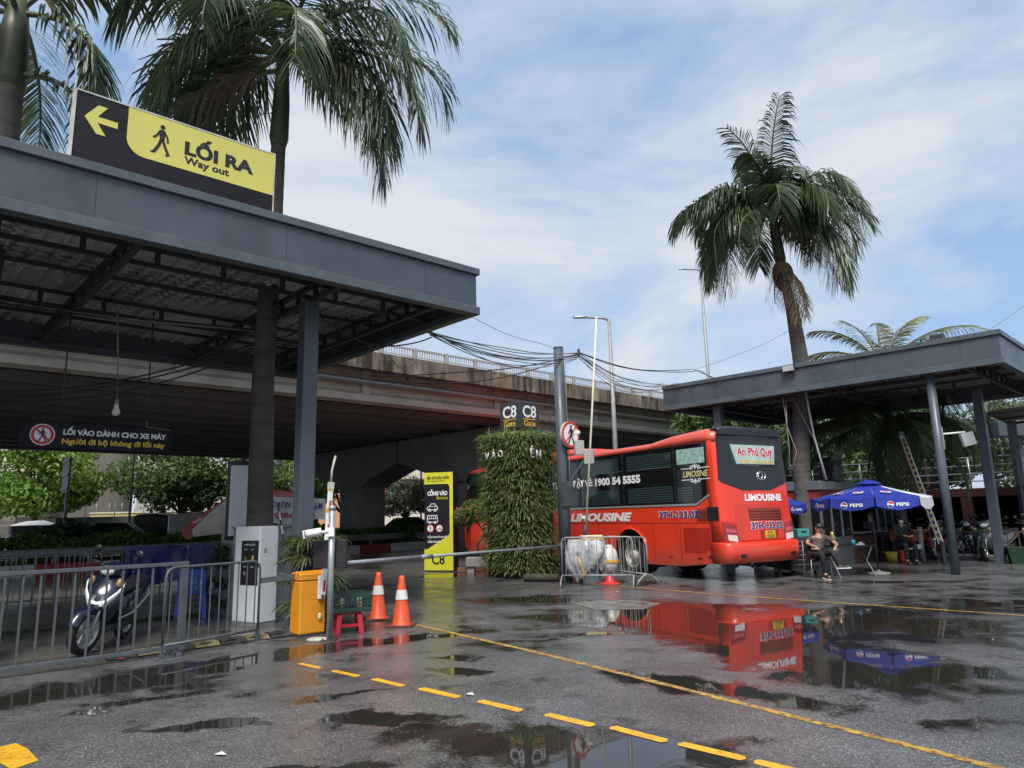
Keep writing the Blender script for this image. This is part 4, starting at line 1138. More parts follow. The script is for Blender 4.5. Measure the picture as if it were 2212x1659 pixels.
mp_t = thing('window_squeegee', 'black and white telescopic pole leaning by the white cabinet', 'pole')
MB().tube([a, a.lerp(b2, .2)], .016, 8).build('handle', black_plastic, mp_t)
MB().tube([a.lerp(b2, .2), a.lerp(b2, .75)], .012, 8).build('rod', white_plastic, mp_t)
MB().tube([a.lerp(b2, .42), a.lerp(b2, .55)], .0145, 8).build('grip', black_plastic, mp_t)
MB().tube([a.lerp(b2, .75), b2], .016, 8).build('end_grip', black_plastic, mp_t)

# ------------------------------------------------------------------ planters with strap leaves
plant_leaf = leafmat('strap_leaf', (0.035, 0.06, 0.015), (0.15, 0.18, 0.06), 0.3, 0.45, dead=(.25, .25, .13))
plant_dark = leafmat('strap_leaf_dark', (0.02, 0.032, 0.012), (0.085, 0.10, 0.04), 0.25, 0.5, dead=(.16, .15, .07))
planter_m = mat('planter_black', (.02, .021, .022), .6, 0, .2, 4)
def planter(name, label, loc, sx, sy, h, n, seed, levels, m):
    t = thing(name, label, 'planter', loc, CA)
    rr = random.Random(seed)
    b2 = MB()
    b2.box(-sx / 2 + .1, sx / 2 - .1, -sy / 2 + .1, sy / 2 - .1, 0, h - .12)
    for z in levels: b2.box(-sx / 2 + .04, sx / 2 - .04, -sy / 2 + .04, sy / 2 - .04, z, z + .12)
    b2.build('planter_box', planter_m, t, .01)
    lf = MB()
    for k in range(n):
        s = rr.randint(0, 4); z = rr.choice(levels) + .12 + rr.uniform(-.03, .05)
        if s == 4: p = Vector((rr.uniform(-sx / 2, sx / 2), rr.uniform(-sy / 2, sy / 2), h - .1)); dd = Vector((rr.gauss(0, .6), rr.gauss(0, .6), 1))
        else:
            q = rr.uniform(-.5, .5)
            p, dd = [(Vector((sx / 2 - .05, q * sy, z)), Vector((1, q, .6))), (Vector((-sx / 2 + .05, q * sy, z)), Vector((-1, q, .6))), (Vector((q * sx, -sy / 2 + .05, z)), Vector((q, -1, .6))), (Vector((q * sx, sy / 2 - .05, z)), Vector((q, 1, .6)))][s]
            dd = dd + Vector((rr.gauss(0, .4), rr.gauss(0, .4), rr.gauss(0, .35)))
        blade(lf, p, dd, rr.uniform(.18, .38), rr.uniform(.012, .024), rr.uniform(1.2, 3.0), rr, 4)
    lf.build('foliage', m, t)
    return t
planter('planter', 'tall stepped planter full of strap leaves behind the yellow barrier box', (-3.14, 11.3, 0), .56, .62, 1.25, 1500, 3, (.18, .55, .9, 1.15), plant_leaf)
planter('planter', 'darker stepped planter between the blue chair and the white cabinet', (-5.12, 13.15, 0), .5, .6, 1.12, 1000, 5, (.12, .45, .8, 1.0), plant_dark)
planter('planter', 'strap leaf planter cut off by the left edge behind the bar fence', (-6.75, 8.6, 0), .6, .5, .85, 700, 6, (.2, .5, .75), plant_dark)
# fern like sprigs on the front planter
sp = MB(); rr = random.Random(8)
for q in range(9):
    b0 = Vector((-3.5 + rr.uniform(-.25, .3), 11.0 + rr.uniform(-.1, .3), 1.2)); dd = Vector((rr.gauss(0, .3), rr.gauss(0, .3), 1)).normalized()
    for k in range(9):
        p = b0 + dd * .045 * k
        for s in (-1, 1): blade(sp, p, Vector((s * .9, rr.gauss(0, .4), .25)), .08, .018, .6, rr, 2)
tag(sp.build('fern', leafmat('fern_leaf', (.04, .09, .02), (.1, .17, .04), .3)), 'feathery green fern sprigs on top of the front planter', 'plant')
# ------------------------------------------------------------------ yellow barrier box with raised arm
orange_m = mat('orange_box_paint', (0.66, 0.26, 0.012), 0.38, 0, 0.1, 1.5, streak=.3, streakcol=(.3, .12, .01), sscale=(6, 6, 1), st=(.6, .85), coat=.2)
stripe_red = mat('stripe_red', (.5, .02, .03), .4, 0, .1, 4)
yb = thing('barrier_gate', 'orange barrier gate box with a raised white and red arm', 'barrier gate', (-3.05, 10.35, 0), CA)
MB().box(0, .4, 0, .3, .03, .76).build('housing', orange_m, yb, .02, seg=2)
cp = MB(); cp.M = Matrix(((0, 0, 1, 0), (1, 0, 0, 0), (0, 1, 0, 0), (0, 0, 0, 1)))
cp.prism([(-.006, .763), (.306, .763), (.306, .86), (.15, .89), (-.006, .86)], -.006, .406); cp.build('lid', orange_m, yb, .012)
MB().box(.01, .39, .01, .29, 0, .03).build('base', dark_steel, yb)
MB().box(.26, .36, -.06, -.005, .5, .82).build('arm_bracket', white_paint, yb, .006)
MB().box(.3, .33, -.064, -.0605, .505, .66).build('red_mark', stripe_red, yb)
A0, A1 = Vector((.30, -.1, .56)), Vector((.385, -.1, 2.12))
rd = (A1 - A0).normalized()
MB().bar(A0, A1, .075, .035, (0, 1, 0)).build('arm', white_paint, yb, .006)
for f in (.03, .53, .75): MB().bar(A0.lerp(A1, f) - Vector((0, .02, 0)), A0.lerp(A1, f + .1) - Vector((0, .02, 0)), .03, .004, (0, 1, 0)).build('red_stripe', stripe_red, yb)
for f in (.74, .94): MB().bar(A0.lerp(A1, f), A0.lerp(A1, f + .035), .083, .042, (0, 1, 0)).build('yellow_tape', mat('yellow_tape', (.7, .38, .02), .3), yb)
MB().bar(A0.lerp(A1, .955), A0.lerp(A1, 1.02), .085, .045, (0, 1, 0)).build('clear_tape', mat('clear_tape', (.5, .5, .46), .25), yb)
MB().tube([A1, A1 + rd * .2, A1 + rd * .42 + Vector((.04, 0, 0))], .017, 8).build('tip_rod', mat('worn_grey', (.4, .38, .33), .6, 0, .3, 20), yb)
MB().tube([(.3, -.012, .52), (.305, -.012, .36), (.3, -.012, .3)], .003, 5).build('key_cord', cable_grey, yb)
MB().ball((.3, -.02, .26), .03, .012, .05).build('key_tag', cream_plastic, yb)
fo_ = MB(); fo_.ball((0, 0, 0), .16, .12, .03); o = fo_.build('plaster_scrap', mat('plaster', (.42, .38, .33), .9, 0, .3, 9, bump=.5, bs=25)); o.location = (-2.72, 10.12, .01)
tag(o, 'flat pale plaster scrap on the ground at the foot of the orange box', 'debris')

# camera post
cpst = thing('camera_post', 'galvanised post carrying a white security camera and a dark panel', 'post', (-2.56, 10.1, 0))
MB().tube([(0, 0, 0), (0, 0, 1.74)], .044, 16).build('pole', galv, cpst)
MB().tube([(0, 0, 1.74), (0, 0, 1.8)], .05, 16).build('cap', galv, cpst)
MB().box(-.1, .1, -.1, .1, 0, .015).build('base_plate', dark_steel, cpst)
for x in (-.075, .075): MB().cyl((x, -.07, .015), (x, -.07, .035), .012, n=8).build('bolt', dark_steel, cpst)
cm_ = MB(); cm_.box(-.07, .05, -.075, -.045, 1.38, 1.5); cm_.tube([(-.03, -.07, 1.45), (-.11, -.08, 1.44), (-.15, -.1, 1.45)], .02, 8)
cm_.build('camera_bracket', white_plastic, cpst)
cam_b = MB(); cam_b.M = frame((-.17, -.1, 1.44), (-.93, -.25, -.14), (0, 0, 1))
cam_b.tube([(-.05, 0, 0), (.02, 0, 0), (.16, 0, 0)], [.045, .052, .05], 14); cam_b.box(-.05, .2, -.056, .056, .04, .056)
cam_b.build('camera_body', white_plastic, cpst)
cl = MB(); cl.M = frame((-.17, -.1, 1.44), (-.93, -.25, -.14), (0, 0, 1)); cl.tube([(.16, 0, 0), (.175, 0, 0)], [.045, .04], 14); cl.build('camera_lens', black_plastic, cpst)
MB().box(-.27, .2, .05, .13, .94, 1.33).build('panel', mat('dark_maroon', (.018, .012, .016), .5, 0, .2, 3), cpst, .01)

# crate on a red stool
red_pl = mat('red_plastic', (.38, .012, .03), .4, 0, .15, 5)
green_pl = mat('dark_green_plastic', (.018, .045, .03), .45, 0, .15, 5)
st = thing('plastic_stool', 'low red plastic stool under the dark green crate', 'stool', (-2.45, 10.72, 0), R(20))
MB().box(-.16, .16, -.16, .16, .27, .3).build('seat', red_pl, st, .01)
for x, y in ((-.15, -.15), (.15, -.15), (.15, .15), (-.15, .15)):
    MB().loft([[(x * s + a, y * s + b3, z) for a, b3 in ((-.035, -.03), (.035, -.03), (.035, .03), (-.035, .03))] for z, s in ((0, 1.12), (.27, .92))], smooth=False).build('leg', red_pl, st, .004)
MB().box(-.15, .15, -.165, -.15, .1, .14).build('brace', red_pl, st); MB().box(.15, .165, -.15, .15, .1, .14).build('brace', red_pl, st)
cr_ = thing('crate', 'dark green slatted crate on the red stool', 'crate', (-2.42, 10.74, .3), R(20))
kb_ = MB()
sx, sy, h_ = .27, .2, .27
kb_.box(-sx, sx, -sy, sy, 0, .02)
for s in (-1, 1):
    for z0, z1 in ((0.02, .06), (.2, .27)):
        kb_.box(-sx, sx, s * sy - .008, s * sy + .008, z0, z1); kb_.box(s * sx - .008, s * sx + .008, -sy + .009, sy - .009, z0, z1)
    for k in range(14):
        x = -sx + .02 + k * (2 * sx - .04) / 13; kb_.box(x - .006, x + .006, s * sy - .006, s * sy + .006, .06, .2)
    for k in range(10):
        y = -sy + .02 + k * (2 * sy - .04) / 9; kb_.box(s * sx - .006, s * sx + .006, y - .006, y + .006, .06, .2)
    for z in (.105, .15): kb_.box(-sx, sx, s * sy - .005, s * sy + .005, z, z + .01)
kb_.build('basket', green_pl, cr_)
for k, (x, y, c) in enumerate(((-.12, -.05, white_plastic), (.1, .05, text_yellow), (.0, .08, blue_pl), (.15, -.08, white_plastic))):
    q = MB(); q.tube([(x, y, .02), (x, y, .17), (x, y, .2)], [.035, .035, .015], 10); o = q.build('bottle', c)
    o.location = (-2.42, 10.74, .3)
    tag(o, ['white bottle in the left of the green crate', 'yellow bottle in the middle of the green crate', 'blue bottle in the green crate', 'white bottle in the right of the green crate'][k], 'bottle', 'bottles in the green crate')

# ------------------------------------------------------------------ traffic cones
cone_or = mat('cone_orange', (0.62, 0.075, 0.02), 0.45, 0, 0.15, 4, streak=.65, streakcol=(.06, .03, .02), sscale=(7, 7, 3), st=(.55, .75))
cone_base = mat('cone_base', (.13, .03, .022), .7, 0, .3, 6)
refl = mat('cone_sleeve', (.6, .6, .58), .35, 0, .15, 6)
def cone(label, loc, rz, h=.74, group='traffic cones', sleeve=True):
    t = thing('traffic_cone', label, 'traffic cone', loc, rz, group)
    MB().box(-.19, .19, -.19, .19, 0, .03).build('base', cone_base, t, .008)
    MB().lathe([(.15, .03), (.135, .05), (.06, h - .13), (.047, h - .06), (.04, h), (.02, h + .003)], 20).build('body', cone_or, t)
    if sleeve: MB().lathe([(.0985, h * .53), (.0755, h * .72)], 20).build('sleeve', refl, t)
    return t
cone('orange cone with dirty streaks standing further back left of the other cone', (-2.27, 12.05, 0), R(12))
cone('cleaner orange cone in front at the end of the yellow line', (-1.76, 11.25, 0), R(-8))
cone('tall plain orange cone by the orange table under the right canopy', (11.6, 21.9, 0), R(5), .95, sleeve=False)

# ------------------------------------------------------------------ entrance totem
tt = thing('entrance_totem', 'tall black and yellow entrance sign pillar with car and bus symbols', 'sign', (-2.79, 22.2, 0), atan2(-.28, .91))
w_ = .95
MB().box(0, w_, 0, .42, .03, 2.98).build('body', black_panel, tt, .008)
MB().box(.02, w_ - .02, .02, .4, 0, .03).build('base', dark_steel, tt)
F = frame((0, 0, 0), (1, 0, 0), (0, 0, 1))
y1 = MB(); y1.M = F
y1.prism([(.003, .04), (w_ - .003, .04), (w_ - .003, 2.975), (.003, 2.975), (.003, 2.62), (.75, 2.62), (.8, 2.605), (.83, 2.56), (.84, 2.5), (.84, 1.13), (.80, 1.07), (.12, .67), (.003, .66)], .0, .006)
y1.build('yellow_panel', acid_yellow, tt)
def tx(s, x, z, w, h, m, bold=.045): text(tt, 'lettering', s, frame((x, -.008, z), (1, 0, 0), (0, 0, 1)), w, h, m, bold=bold)
tx('BẾN XE NƯỚC NGẦM', .46, 2.83, .74, .13, text_black)
tx('Nuoc Ngam Bus Station', .39, 2.71, .6, .08, text_black, 0)
tx('CỔNG VÀO', .44, 2.37, .66, .2, text_white)
tx('Entrance', .6, 2.2, .36, .1, acid_yellow, 0)
tx('CẤM NGƯỜI ĐI BỘ', .43, 1.03, .64, .1, text_white, .025)
tx('CẤM XE MÁY', .34, .9, .46, .1, text_white, .025)
tx('C8', .46, .36, .42, .3, text_black, .02)
ic = MB(); ic.M = frame((.27, -.001, 1.9), (1, 0, 0), (0, 0, 1))
stroke(ic, [(-.17, -.06), (-.17, .02), (-.1, .04), (-.05, .12), (.08, .12), (.14, .04), (.17, .02), (.17, -.06), (-.17, -.06)], .02, 0, .004)
stroke(ic, [(-.1, .04), (.14, .04)], .016, 0, .004)
for x in (-.09, .09): ring(ic, x, -.07, .025, .045, 0, .006, 16)
ic.build('car_symbol', text_white, tt)
ic = MB(); ic.M = frame((.27, -.001, 1.55), (1, 0, 0), (0, 0, 1))
stroke(ic, [(-.17, -.08), (-.17, .12), (.15, .12), (.17, 0), (.17, -.08), (-.17, -.08)], .02, 0, .004)
stroke(ic, [(-.17, .02), (.17, .02)], .016, 0, .004)
for x in (-.1, -.03, .04, .1): stroke(ic, [(x, .02), (x, .12)], .014, 0, .004)
for x in (-.09, .09): ring(ic, x, -.09, .02, .04, 0, .006, 16)
ic.build('bus_symbol', text_white, tt)
for x, k in ((.2, 0), (.5, 1)):
    q = MB(); q.M = frame((x, -.001, 1.28), (1, 0, 0), (0, 0, 1)); disc(q, 0, 0, .115, 0, .004, 24); q.build('white_disc', text_white, tt)
    q = MB(); q.M = frame((x, -.001, 1.28), (1, 0, 0), (0, 0, 1)); ring(q, 0, 0, .095, .115, .004, .006, 24); q.build('red_ring', sign_red, tt)
    q = MB(); q.M = frame((x, -.001, 1.28), (1, 0, 0), (0, 0, 1))
    if k == 0: walker(q, .15, .004, .006)
    else:
        for xx in (-.045, .045): ring(q, xx, -.03, .016, .028, .004, .006, 14)
        stroke(q, [(-.045, -.03), (0, .01), (.045, -.03)], .014, .004, .006); stroke(q, [(.02, -.0), (.035, .045)], .012, .004, .006)
    q.build('symbol', text_black, tt)
br = MB().box(-1.75, -1.42, 21.6, 21.78, 0, .13).build('brick_block', mat('brick', (.2, .09, .06), .9, 0, .4, 9, bump=.3), None, .01)
tag(br, 'reddish brick lying between the totem and the stone trough', 'brick')

# topiary in a stone trough
tp = thing('topiary_tree', 'clipped flat topped shrub with red blossoms growing in a stone trough', 'shrub', (-.98, 21.7, 0))
MB().box(-.5, .45, -.3, .3, .16, .42).build('trough', concrete_grey, tp, .015)
for x in (-.36, .3): MB().box(x - .1, x + .1, -.25, .25, 0, .159).build('trough_foot', concrete_grey, tp)
MB().tube([(-.05, 0, .4), (-.18, 0, .75), (.08, 0, 1.1), (.0, 0, 1.55)], [.05, .04, .035, .02], 8).build('trunk', bark, tp)
MB().tube([(.1, 0, .4), (.22, .05, .8), (.02, .0, 1.2), (-.3, 0, 1.6)], [.04, .035, .03, .015], 8).build('branch', bark, tp)
MB().tube([(.05, 0, 1.0), (.3, .1, 1.3), (.4, 0, 1.6)], [.03, .025, .012], 8).build('branch', bark, tp)
tl = MB(); rr = random.Random(31)
for c, r_ in (((-.55, 0, 1.62), (.36, .4, .3)), ((-.15, 0, 1.78), (.55, .5, .38)), ((.3, .1, 1.86), (.5, .5, .4)), ((.6, 0, 1.9), (.36, .4, .36))):
    leaf_blob(tl, c, r_, 1900, .035, rr, .75, .6)
tl.build('crown', leafmat('topiary_leaf', (.03, .06, .012), (.16, .22, .04), .25, .35), tp)
bl = MB()
for k in range(26):
    a = rr.uniform(-.8, .8); bl.ball((a, -.42 + rr.uniform(-.05, .1), 1.72 + a * .18 + rr.uniform(-.2, .3)), .022, nu=6, nv=4)
bl.build('blossoms', mat('blossom', (.5, .1, .04), .6), tp)

# ------------------------------------------------------------------ green wall pillar
gp = thing('plant_pillar', 'square gate pillar clad in shaggy strap leaf plants', 'green wall', (.15, 19.85, 0), R(45))
gs, gh = .64, 3.8
MB().box(-gs, gs, -gs, gs, 0, gh - .1).build('core', mat('pillar_core', (.02, .024, .014), .9), gp)
gl_ = leafmat('pillar_leaf', (0.065, 0.105, 0.025), (0.30, 0.37, 0.13), 0.4, 0.5, dead=(.36, .34, .2))
pbm = MB(); rr = random.Random(17)
for k in range(14000):
    s = rr.randint(0, 3); q = rr.uniform(-1.05, 1.05); z = rr.uniform(.14, gh)
    if rr.random() < .22: z = gh * (1 - rr.random() ** 2 * .25)
    lift = rr.gauss(.25, .35)
    nx_, ny_ = [(1, 0), (-1, 0), (0, 1), (0, -1)][s]
    tx_, ty_ = -ny_, nx_
    p = Vector((nx_ * gs + tx_ * q * gs, ny_ * gs + ty_ * q * gs, z)); 
    bulge = .10 + .10 * (.5 + .5 * sin(z * 4.3 + q * 3 + s)) * (.5 + .5 * cos(z * 1.7 - q * 5))
    p += Vector((nx_, ny_, 0)) * bulge * rr.random()
    cq = q ** 3 * .8; dd = Vector((nx_ + tx_ * (cq + rr.gauss(0, .5)), ny_ + ty_ * (cq + rr.gauss(0, .5)), lift))
    blade(pbm, p, dd, rr.uniform(.13, .32), rr.uniform(.016, .03), rr.uniform(.7, 2.6), rr, 3)
for k in range(420):
    a = rr.uniform(0, 2 * pi); p = Vector((rr.uniform(-gs, gs), rr.uniform(-gs, gs), gh - .08))
    blade(pbm, p, Vector((rr.gauss(0, .5), rr.gauss(0, .5), 1)), rr.uniform(.2, .45), .014, rr.uniform(.3, 1.6), rr, 4)
pbm.build('foliage', gl_, gp)
letter_m = mat('steel_letter', (.5, .51, .5), .35, .3, .15, 5)
# raised letters on the two visible faces: left face (-X side) and right face (-Y side)
def ptext(s, face, x, z, w, h):
    # face 0: -X side (seen at left) ; face 1: -Y side (seen at right)
    o = (-.97, -x, z) if face == 0 else (x, -.97, z)
    M_ = frame(o, (0, -1, 0), (0, 0, 1)) if face == 0 else frame(o, (1, 0, 0), (0, 0, 1))
    q = text(gp, 'steel_letter', s, M_, w, h, letter_m, bold=.02, ext=0)
    md = q.modifiers.new('solid', 'SOLIDIFY'); md.thickness = .03
ptext('V', 0, -.28, 3.2, .16, .2); ptext('À', 0, -.02, 3.25, .17, .27); ptext('O', 0, .24, 3.24, .19, .2)
ptext('Ê', 1, -.46, 3.26, .14, .32); ptext('N', 1, -.22, 3.2, .18, .24)
# gate cube on top
gc = thing('gate_sign_cube', 'black cube sign reading C8 Gate standing on the plant pillar', 'sign', (.19, 19.9, 3.66), R(45))
cs = .39
for x, y in ((-.3, -.3), (.3, -.3), (.3, .3), (-.3, .3)): MB().box(x - .03, x + .03, y - .03, y + .03, 0, .33).build('leg', dark_steel, gc)
MB().box(-cs, cs, -cs, cs, .33, 1.05).build('cube', mat('cube_slate', (.035, .042, .05), .45, 0, .15, 2), gc, .006)
for M_, in ((frame((-cs - .002, 0, 0), (0, -1, 0), (0, 0, 1)),), (frame((0, -cs - .002, 0), (1, 0, 0), (0, 0, 1)),)):
    text(gc, 'lettering', 'C8', M_ @ Matrix.Translation((0, .79, 0)), .54, .34, text_white, bold=.02)
    q = MB(); q.M = M_; q.box(-.27, .27, .565, .585, 0, .002); q.build('underline', text_yellow, gc)
    text(gc, 'lettering', 'Gate', M_ @ Matrix.Translation((0, .465, 0)), .46, .16, text_yellow, bold=.015)
lg = MB(); lg.M = rotz(R(-12), (.62, 17.95, 0)); lg.tube([(-.45, 0, .1), (-.2, .02, .1), (.1, 0, .105), (.42, .01, .1)], [.1, .11, .105, .1], 9, flat=.9)
tag(lg.build('old_log', mat('old_log', (.06, .055, .04), .95, 0, .4, 6, bump=.5, bs=14)), 'short mossy log lying at the foot of the plant pillar', 'log')

# ------------------------------------------------------------------ cable post with round sign
ps = thing('cable_post', 'tall thick grey post carrying the overhead cables', 'post', (1.21, 17.79, 0))
MB().tube([(0, 0, -.02), (0, 0, 5.8)], [.15, .128], 20).build('pole', column_paint, ps)
MB().tube([(0, 0, 5.8), (0, 0, 5.84)], [.135, .12], 20).build('cap', column_paint, ps)
MB().bar((.1, -.05, 5.55), (.52, -.1, 5.62), .04, .04).build('cable_arm', dark_steel, ps)
MB().box(.48, .54, -.13, -.07, 5.55, 5.75).build('cable_clamp', brown_steel, ps)
MB().tube([(.16, -.08, 5.5), (.15, -.1, 4.2), (.17, -.1, 3.0), (.16, -.09, 1.9)], .012, 6).build('conduit', cable_grey, ps)
MB().tube([(.12, -.11, 5.4), (.13, -.12, 4.0), (.12, -.12, 2.4)], .01, 6).build('conduit', cable_mat, ps)
MB().bar((.1, 0, 3.05), (.62, -.05, 3.12), .035, .04).build('bracket', grey_steel, ps)
MB().bar((.12, 0, 2.35), (.55, -.05, 2.95), .03, .035).build('bracket', grey_steel, ps)
for k, (x, z, y, a) in enumerate(((.42, 3.23, -.1, 20), (.66, 3.0, -.14, -15))):
    q = MB(); q.M = rotz(R(a), (x, y, z)); q.box(-.12, .12, -.06, .06, -.18, .18); q.build('antenna_box', mat('antenna_grey', (.36, .37, .36), .5, 0, .1, 4), ps, .01)
MB().ball((.42, .0, 3.62), .06).build('lamp', white_plastic, ps)
MB().box(-.05, .2, -.2, -.12, 1.8, 2.4).build('cable_box', dark_steel, ps, .01)
ns = thing('round_sign', 'round red rimmed no walking sign on the tall grey post', 'sign', (1.42, 17.62, 3.56), 0)
NM = frame((0, 0, 0), (cos(R(44)), sin(R(44)), 0), (0, 0, 1))
q = MB(); q.M = NM; disc(q, 0, 0, .33, -.05, .02, 40); q.build('backing', mat('sign_rim', (.5, .5, .48), .4), ns)
q = MB(); q.M = NM; disc(q, 0, 0, .29, .02, .023, 40); q.build('white_face', text_white, ns)
q = MB(); q.M = NM; ring(q, 0, 0, .265, .325, .023, .027, 40); q.build('red_ring', mat('sign_red_bright', (.55, .05, .02), .4), ns)
q = MB(); q.M = NM; stroke(q, [(-.19, -.19), (.19, .19)], .04, .023, .0255); q.build('red_bar', MATS['sign_red_bright'], ns)
q = MB(); q.M = NM; walker(q, .46, .026, .03); q.build('walking_figure', text_black, ns)

# long pipe barrier across the lane
pb_ = thing('pipe_barrier', 'long grey pipe barrier closing the lane from the camera post to the cable post', 'barrier')
a, b2 = Vector((-2.5, 10.2, 1.0)), Vector((1.05, 17.62, .86))
MB().tube([a, a.lerp(b2, .27)], .03, 12).build('thick_pipe', galv, pb_)
MB().tube([a.lerp(b2, .26), a.lerp(b2, .30)], .038, 12).build('pipe_joint', galv, pb_)
MB().tube([a.lerp(b2, .29), a.lerp(b2, .65), b2], [.025, .026, .03], 12).build('thin_pipe', galv, pb_)
MB().bar(b2 - Vector((.05, 0, 0)), b2 + Vector((.2, .1, 0)), .06, .12).build('hook', grey_steel, pb_)

# plastic wrapped barrier machine with raised pole
film = mat('plastic_film', (.42, .43, .45), .22, 0, .35, 3.5, bump=1.0, bs=7, streak=.5, streakcol=(.14, .14, .15), sscale=(7, 7, 2), st=(.5, .7))
wm_ = thing('wrapped_barrier', 'barrier machine wrapped in crumpled plastic with a thin raised pole', 'barrier gate', (1.72, 17.25, 0), R(5))
MB().box(-.2, .2, -.16, .16, 0, .98).build('housing', column_paint, wm_, .015)
MB().box(-.17, .32, -.2, .18, 1.0, 1.11).build('lid', mat('tape_yellow', (.62, .42, .08), .35, 0, .4, 6, streak=.8, streakcol=(.6, .6, .55), sscale=(2, 2, 14), st=(.45, .55)), wm_, .015)
fmb = MB(); rr = random.Random(12)
nu, nv = 40, 16
rings = []
for j in range(nv + 1):
    v = j / nv; rg = []
    for i in range(nu):
        a = 2 * pi * i / nu
        fold = 1 + .10 * sin(a * 7 + v * 5) + .06 * sin(a * 13 - v * 9) + rr.uniform(-.04, .04)
        bul = .33 + .12 * sin(v * pi) - .05 * v
        z = 1.0 - v * (.78 + .16 * sin(a * 2 + .6) + .05 * sin(a * 9))
        rg.append((cos(a) * bul * fold * 1.15 - .05, sin(a) * bul * fold * .8, z + .02 * sin(a * 11 + j)))
    rings.append(rg)
fmb.loft(rings, caps=False); fmb.loft([[(x * .2, y * .2, 1.0) for x, y, z in rings[0]], rings[0]], caps=False)
fmb.build('plastic_wrap', film, wm_)
sck = MB(); sck.lathe([(.1, .22), (.19, .3), (.22, .5), (.18, .72), (.08, .86), (.03, .88)], 18, c=(.5, .05, 0)); sck.build('plastic_bag', mat('bag_film', (.5, .49, .45), .25, 0, .3, 4, bump=1.0, bs=9), wm_)
MB().lathe([(.235, .47), (.24, .53)], 18, c=(.5, .05, 0)).build('yellow_tape', MATS['yellow_tape'], wm_)
MB().tube([(-.3, -.32, .62), (-.27, -.36, .45), (-.2, -.34, .3), (-.22, -.33, .12)], .02, 6).build('yellow_strap', MATS['yellow_tape'], wm_)
MB().tube([(-.1, -.1, 1.05), (-.06, -.1, 1.35)], .045, 10).build('pole_socket', dark_steel, wm_)
MB().tube([(-.06, -.1, 1.3), (.18, -.12, 3.8), (.42, -.14, 6.45)], [.026, .026, .02], 10).build('raised_pole', mat('pole_cream', (.62, .56, .44), .5, 0, .2, 3), wm_)
bar_fence('crowd_barrier', 'galvanised crowd barrier in front of the plastic wrapped barrier machine', (1.05, 16.75), (2.62, 16.35), 1.08, .24, .17, .034, .016, galv_dull, 'tube crowd barriers', 'arch', True)
bar_fence('crowd_barrier', 'galvanised crowd barrier turned beside the rear wheel of the bus', (2.95, 16.5), (2.25, 18.2), 1.05, .24, .17, .034, .016, galv_dull, 'tube crowd barriers', 'arch', True)
rcn = MB(); rcn.lathe([(.25, .012), (.23, .03), (.13, .05), (.1, .1), (.08, .19), (.03, .21), (.001, .21)], 22); rcn.lathe([(.001, .002), (.25, .012)], 22)
o = rcn.build('warning_cone', mat('cone_red', (.5, .03, .03), .4, 0, .1, 4)); o.location = (2.15, 16.95, 0)
tag(o, 'low red cone with a round base behind the crowd barrier', 'traffic cone')
# ------------------------------------------------------------------ red coach.  local X forward, Y=0 left flank, right flank Y=-2.5
bus_red = mat('bus_red', (0.70, 0.043, 0.016), 0.30, 0, 0.10, 1.1, coat=0.35, streak=.35, streakcol=(.25, .02, .012), sscale=(2.2, 2.2, .5), st=(.5, .8))
def grime(m, z0, z1, col, amt):
    N, L = m.node_tree.nodes, m.node_tree.links
    b = N['Principled BSDF']; src = b.inputs['Base Color'].links[0].from_socket
    t = N.new('ShaderNodeTexCoord'); sp = N.new('ShaderNodeSeparateXYZ'); L.new(t.outputs['Object'], sp.inputs[0])
    n = N.new('ShaderNodeTexNoise'); n.inputs['Scale'].default_value = 2.2; n.inputs['Detail'].default_value = 8; n.inputs['Roughness'].default_value = .7
    L.new(t.outputs['Object'], n.inputs['Vector'])
    a = N.new('ShaderNodeMapRange'); a.inputs[1].default_value = z1; a.inputs[2].default_value = z0; L.new(sp.outputs[2], a.inputs[0])
    c = N.new('ShaderNodeMath'); c.operation = 'MULTIPLY'; L.new(a.outputs[0], c.inputs[0]); L.new(n.outputs['Fac'], c.inputs[1])
    d = N.new('ShaderNodeMapRange'); d.inputs[1].default_value = .12; d.inputs[2].default_value = .6; d.inputs[4].default_value = amt; L.new(c.outputs[0], d.inputs[0])
    x = N.new('ShaderNodeMix'); x.data_type = 'RGBA'; x.inputs[7].default_value = (*col, 1)
    L.new(d.outputs[0], x.inputs[0]); L.new(src, x.inputs[6]); L.new(x.outputs[2], b.inputs['Base Color'])
grime(bus_red, .28, 1.1, (.11, .06, .045), .75)
bus_black = mat('bus_black_panel', (0.016, 0.017, 0.021), 0.3, 0, 0.2, 1.5, rv=.05)
bus_glass = mat('bus_black_glass', (0.006, 0.007, 0.009), 0.06, 0, 0.1, 1, rv=.02)
seam = mat('bus_seam', (.06, .006, .005), .7, 0, .1, 3)
sil = mat('bus_trim_silver', (.5, .5, .5), .3, .6, .1, 4)
def blind_mat():
    m = mat('blind_behind_glass', (.03, .055, .055), .08, 0, .15, 1.2, rv=.02)
    N, L = m.node_tree.nodes, m.node_tree.links
    b = N['Principled BSDF']; src = b.inputs['Base Color'].links[0].from_socket
    t = N.new('ShaderNodeTexCoord'); w = N.new('ShaderNodeTexWave'); w.bands_direction = 'Z'; w.inputs['Scale'].default_value = 5.2; w.inputs['Distortion'].default_value = .4; w.inputs['Detail'].default_value = 2
    L.new(t.outputs['Object'], w.inputs['Vector'])
    x = N.new('ShaderNodeMix'); x.data_type = 'RGBA'; x.inputs[7].default_value = (.006, .012, .013, 1)
    L.new(w.outputs['Fac'], x.inputs[0]); L.new(src, x.inputs[6]); L.new(x.outputs[2], b.inputs['Base Color'])
    return m
blind_m = blind_mat()
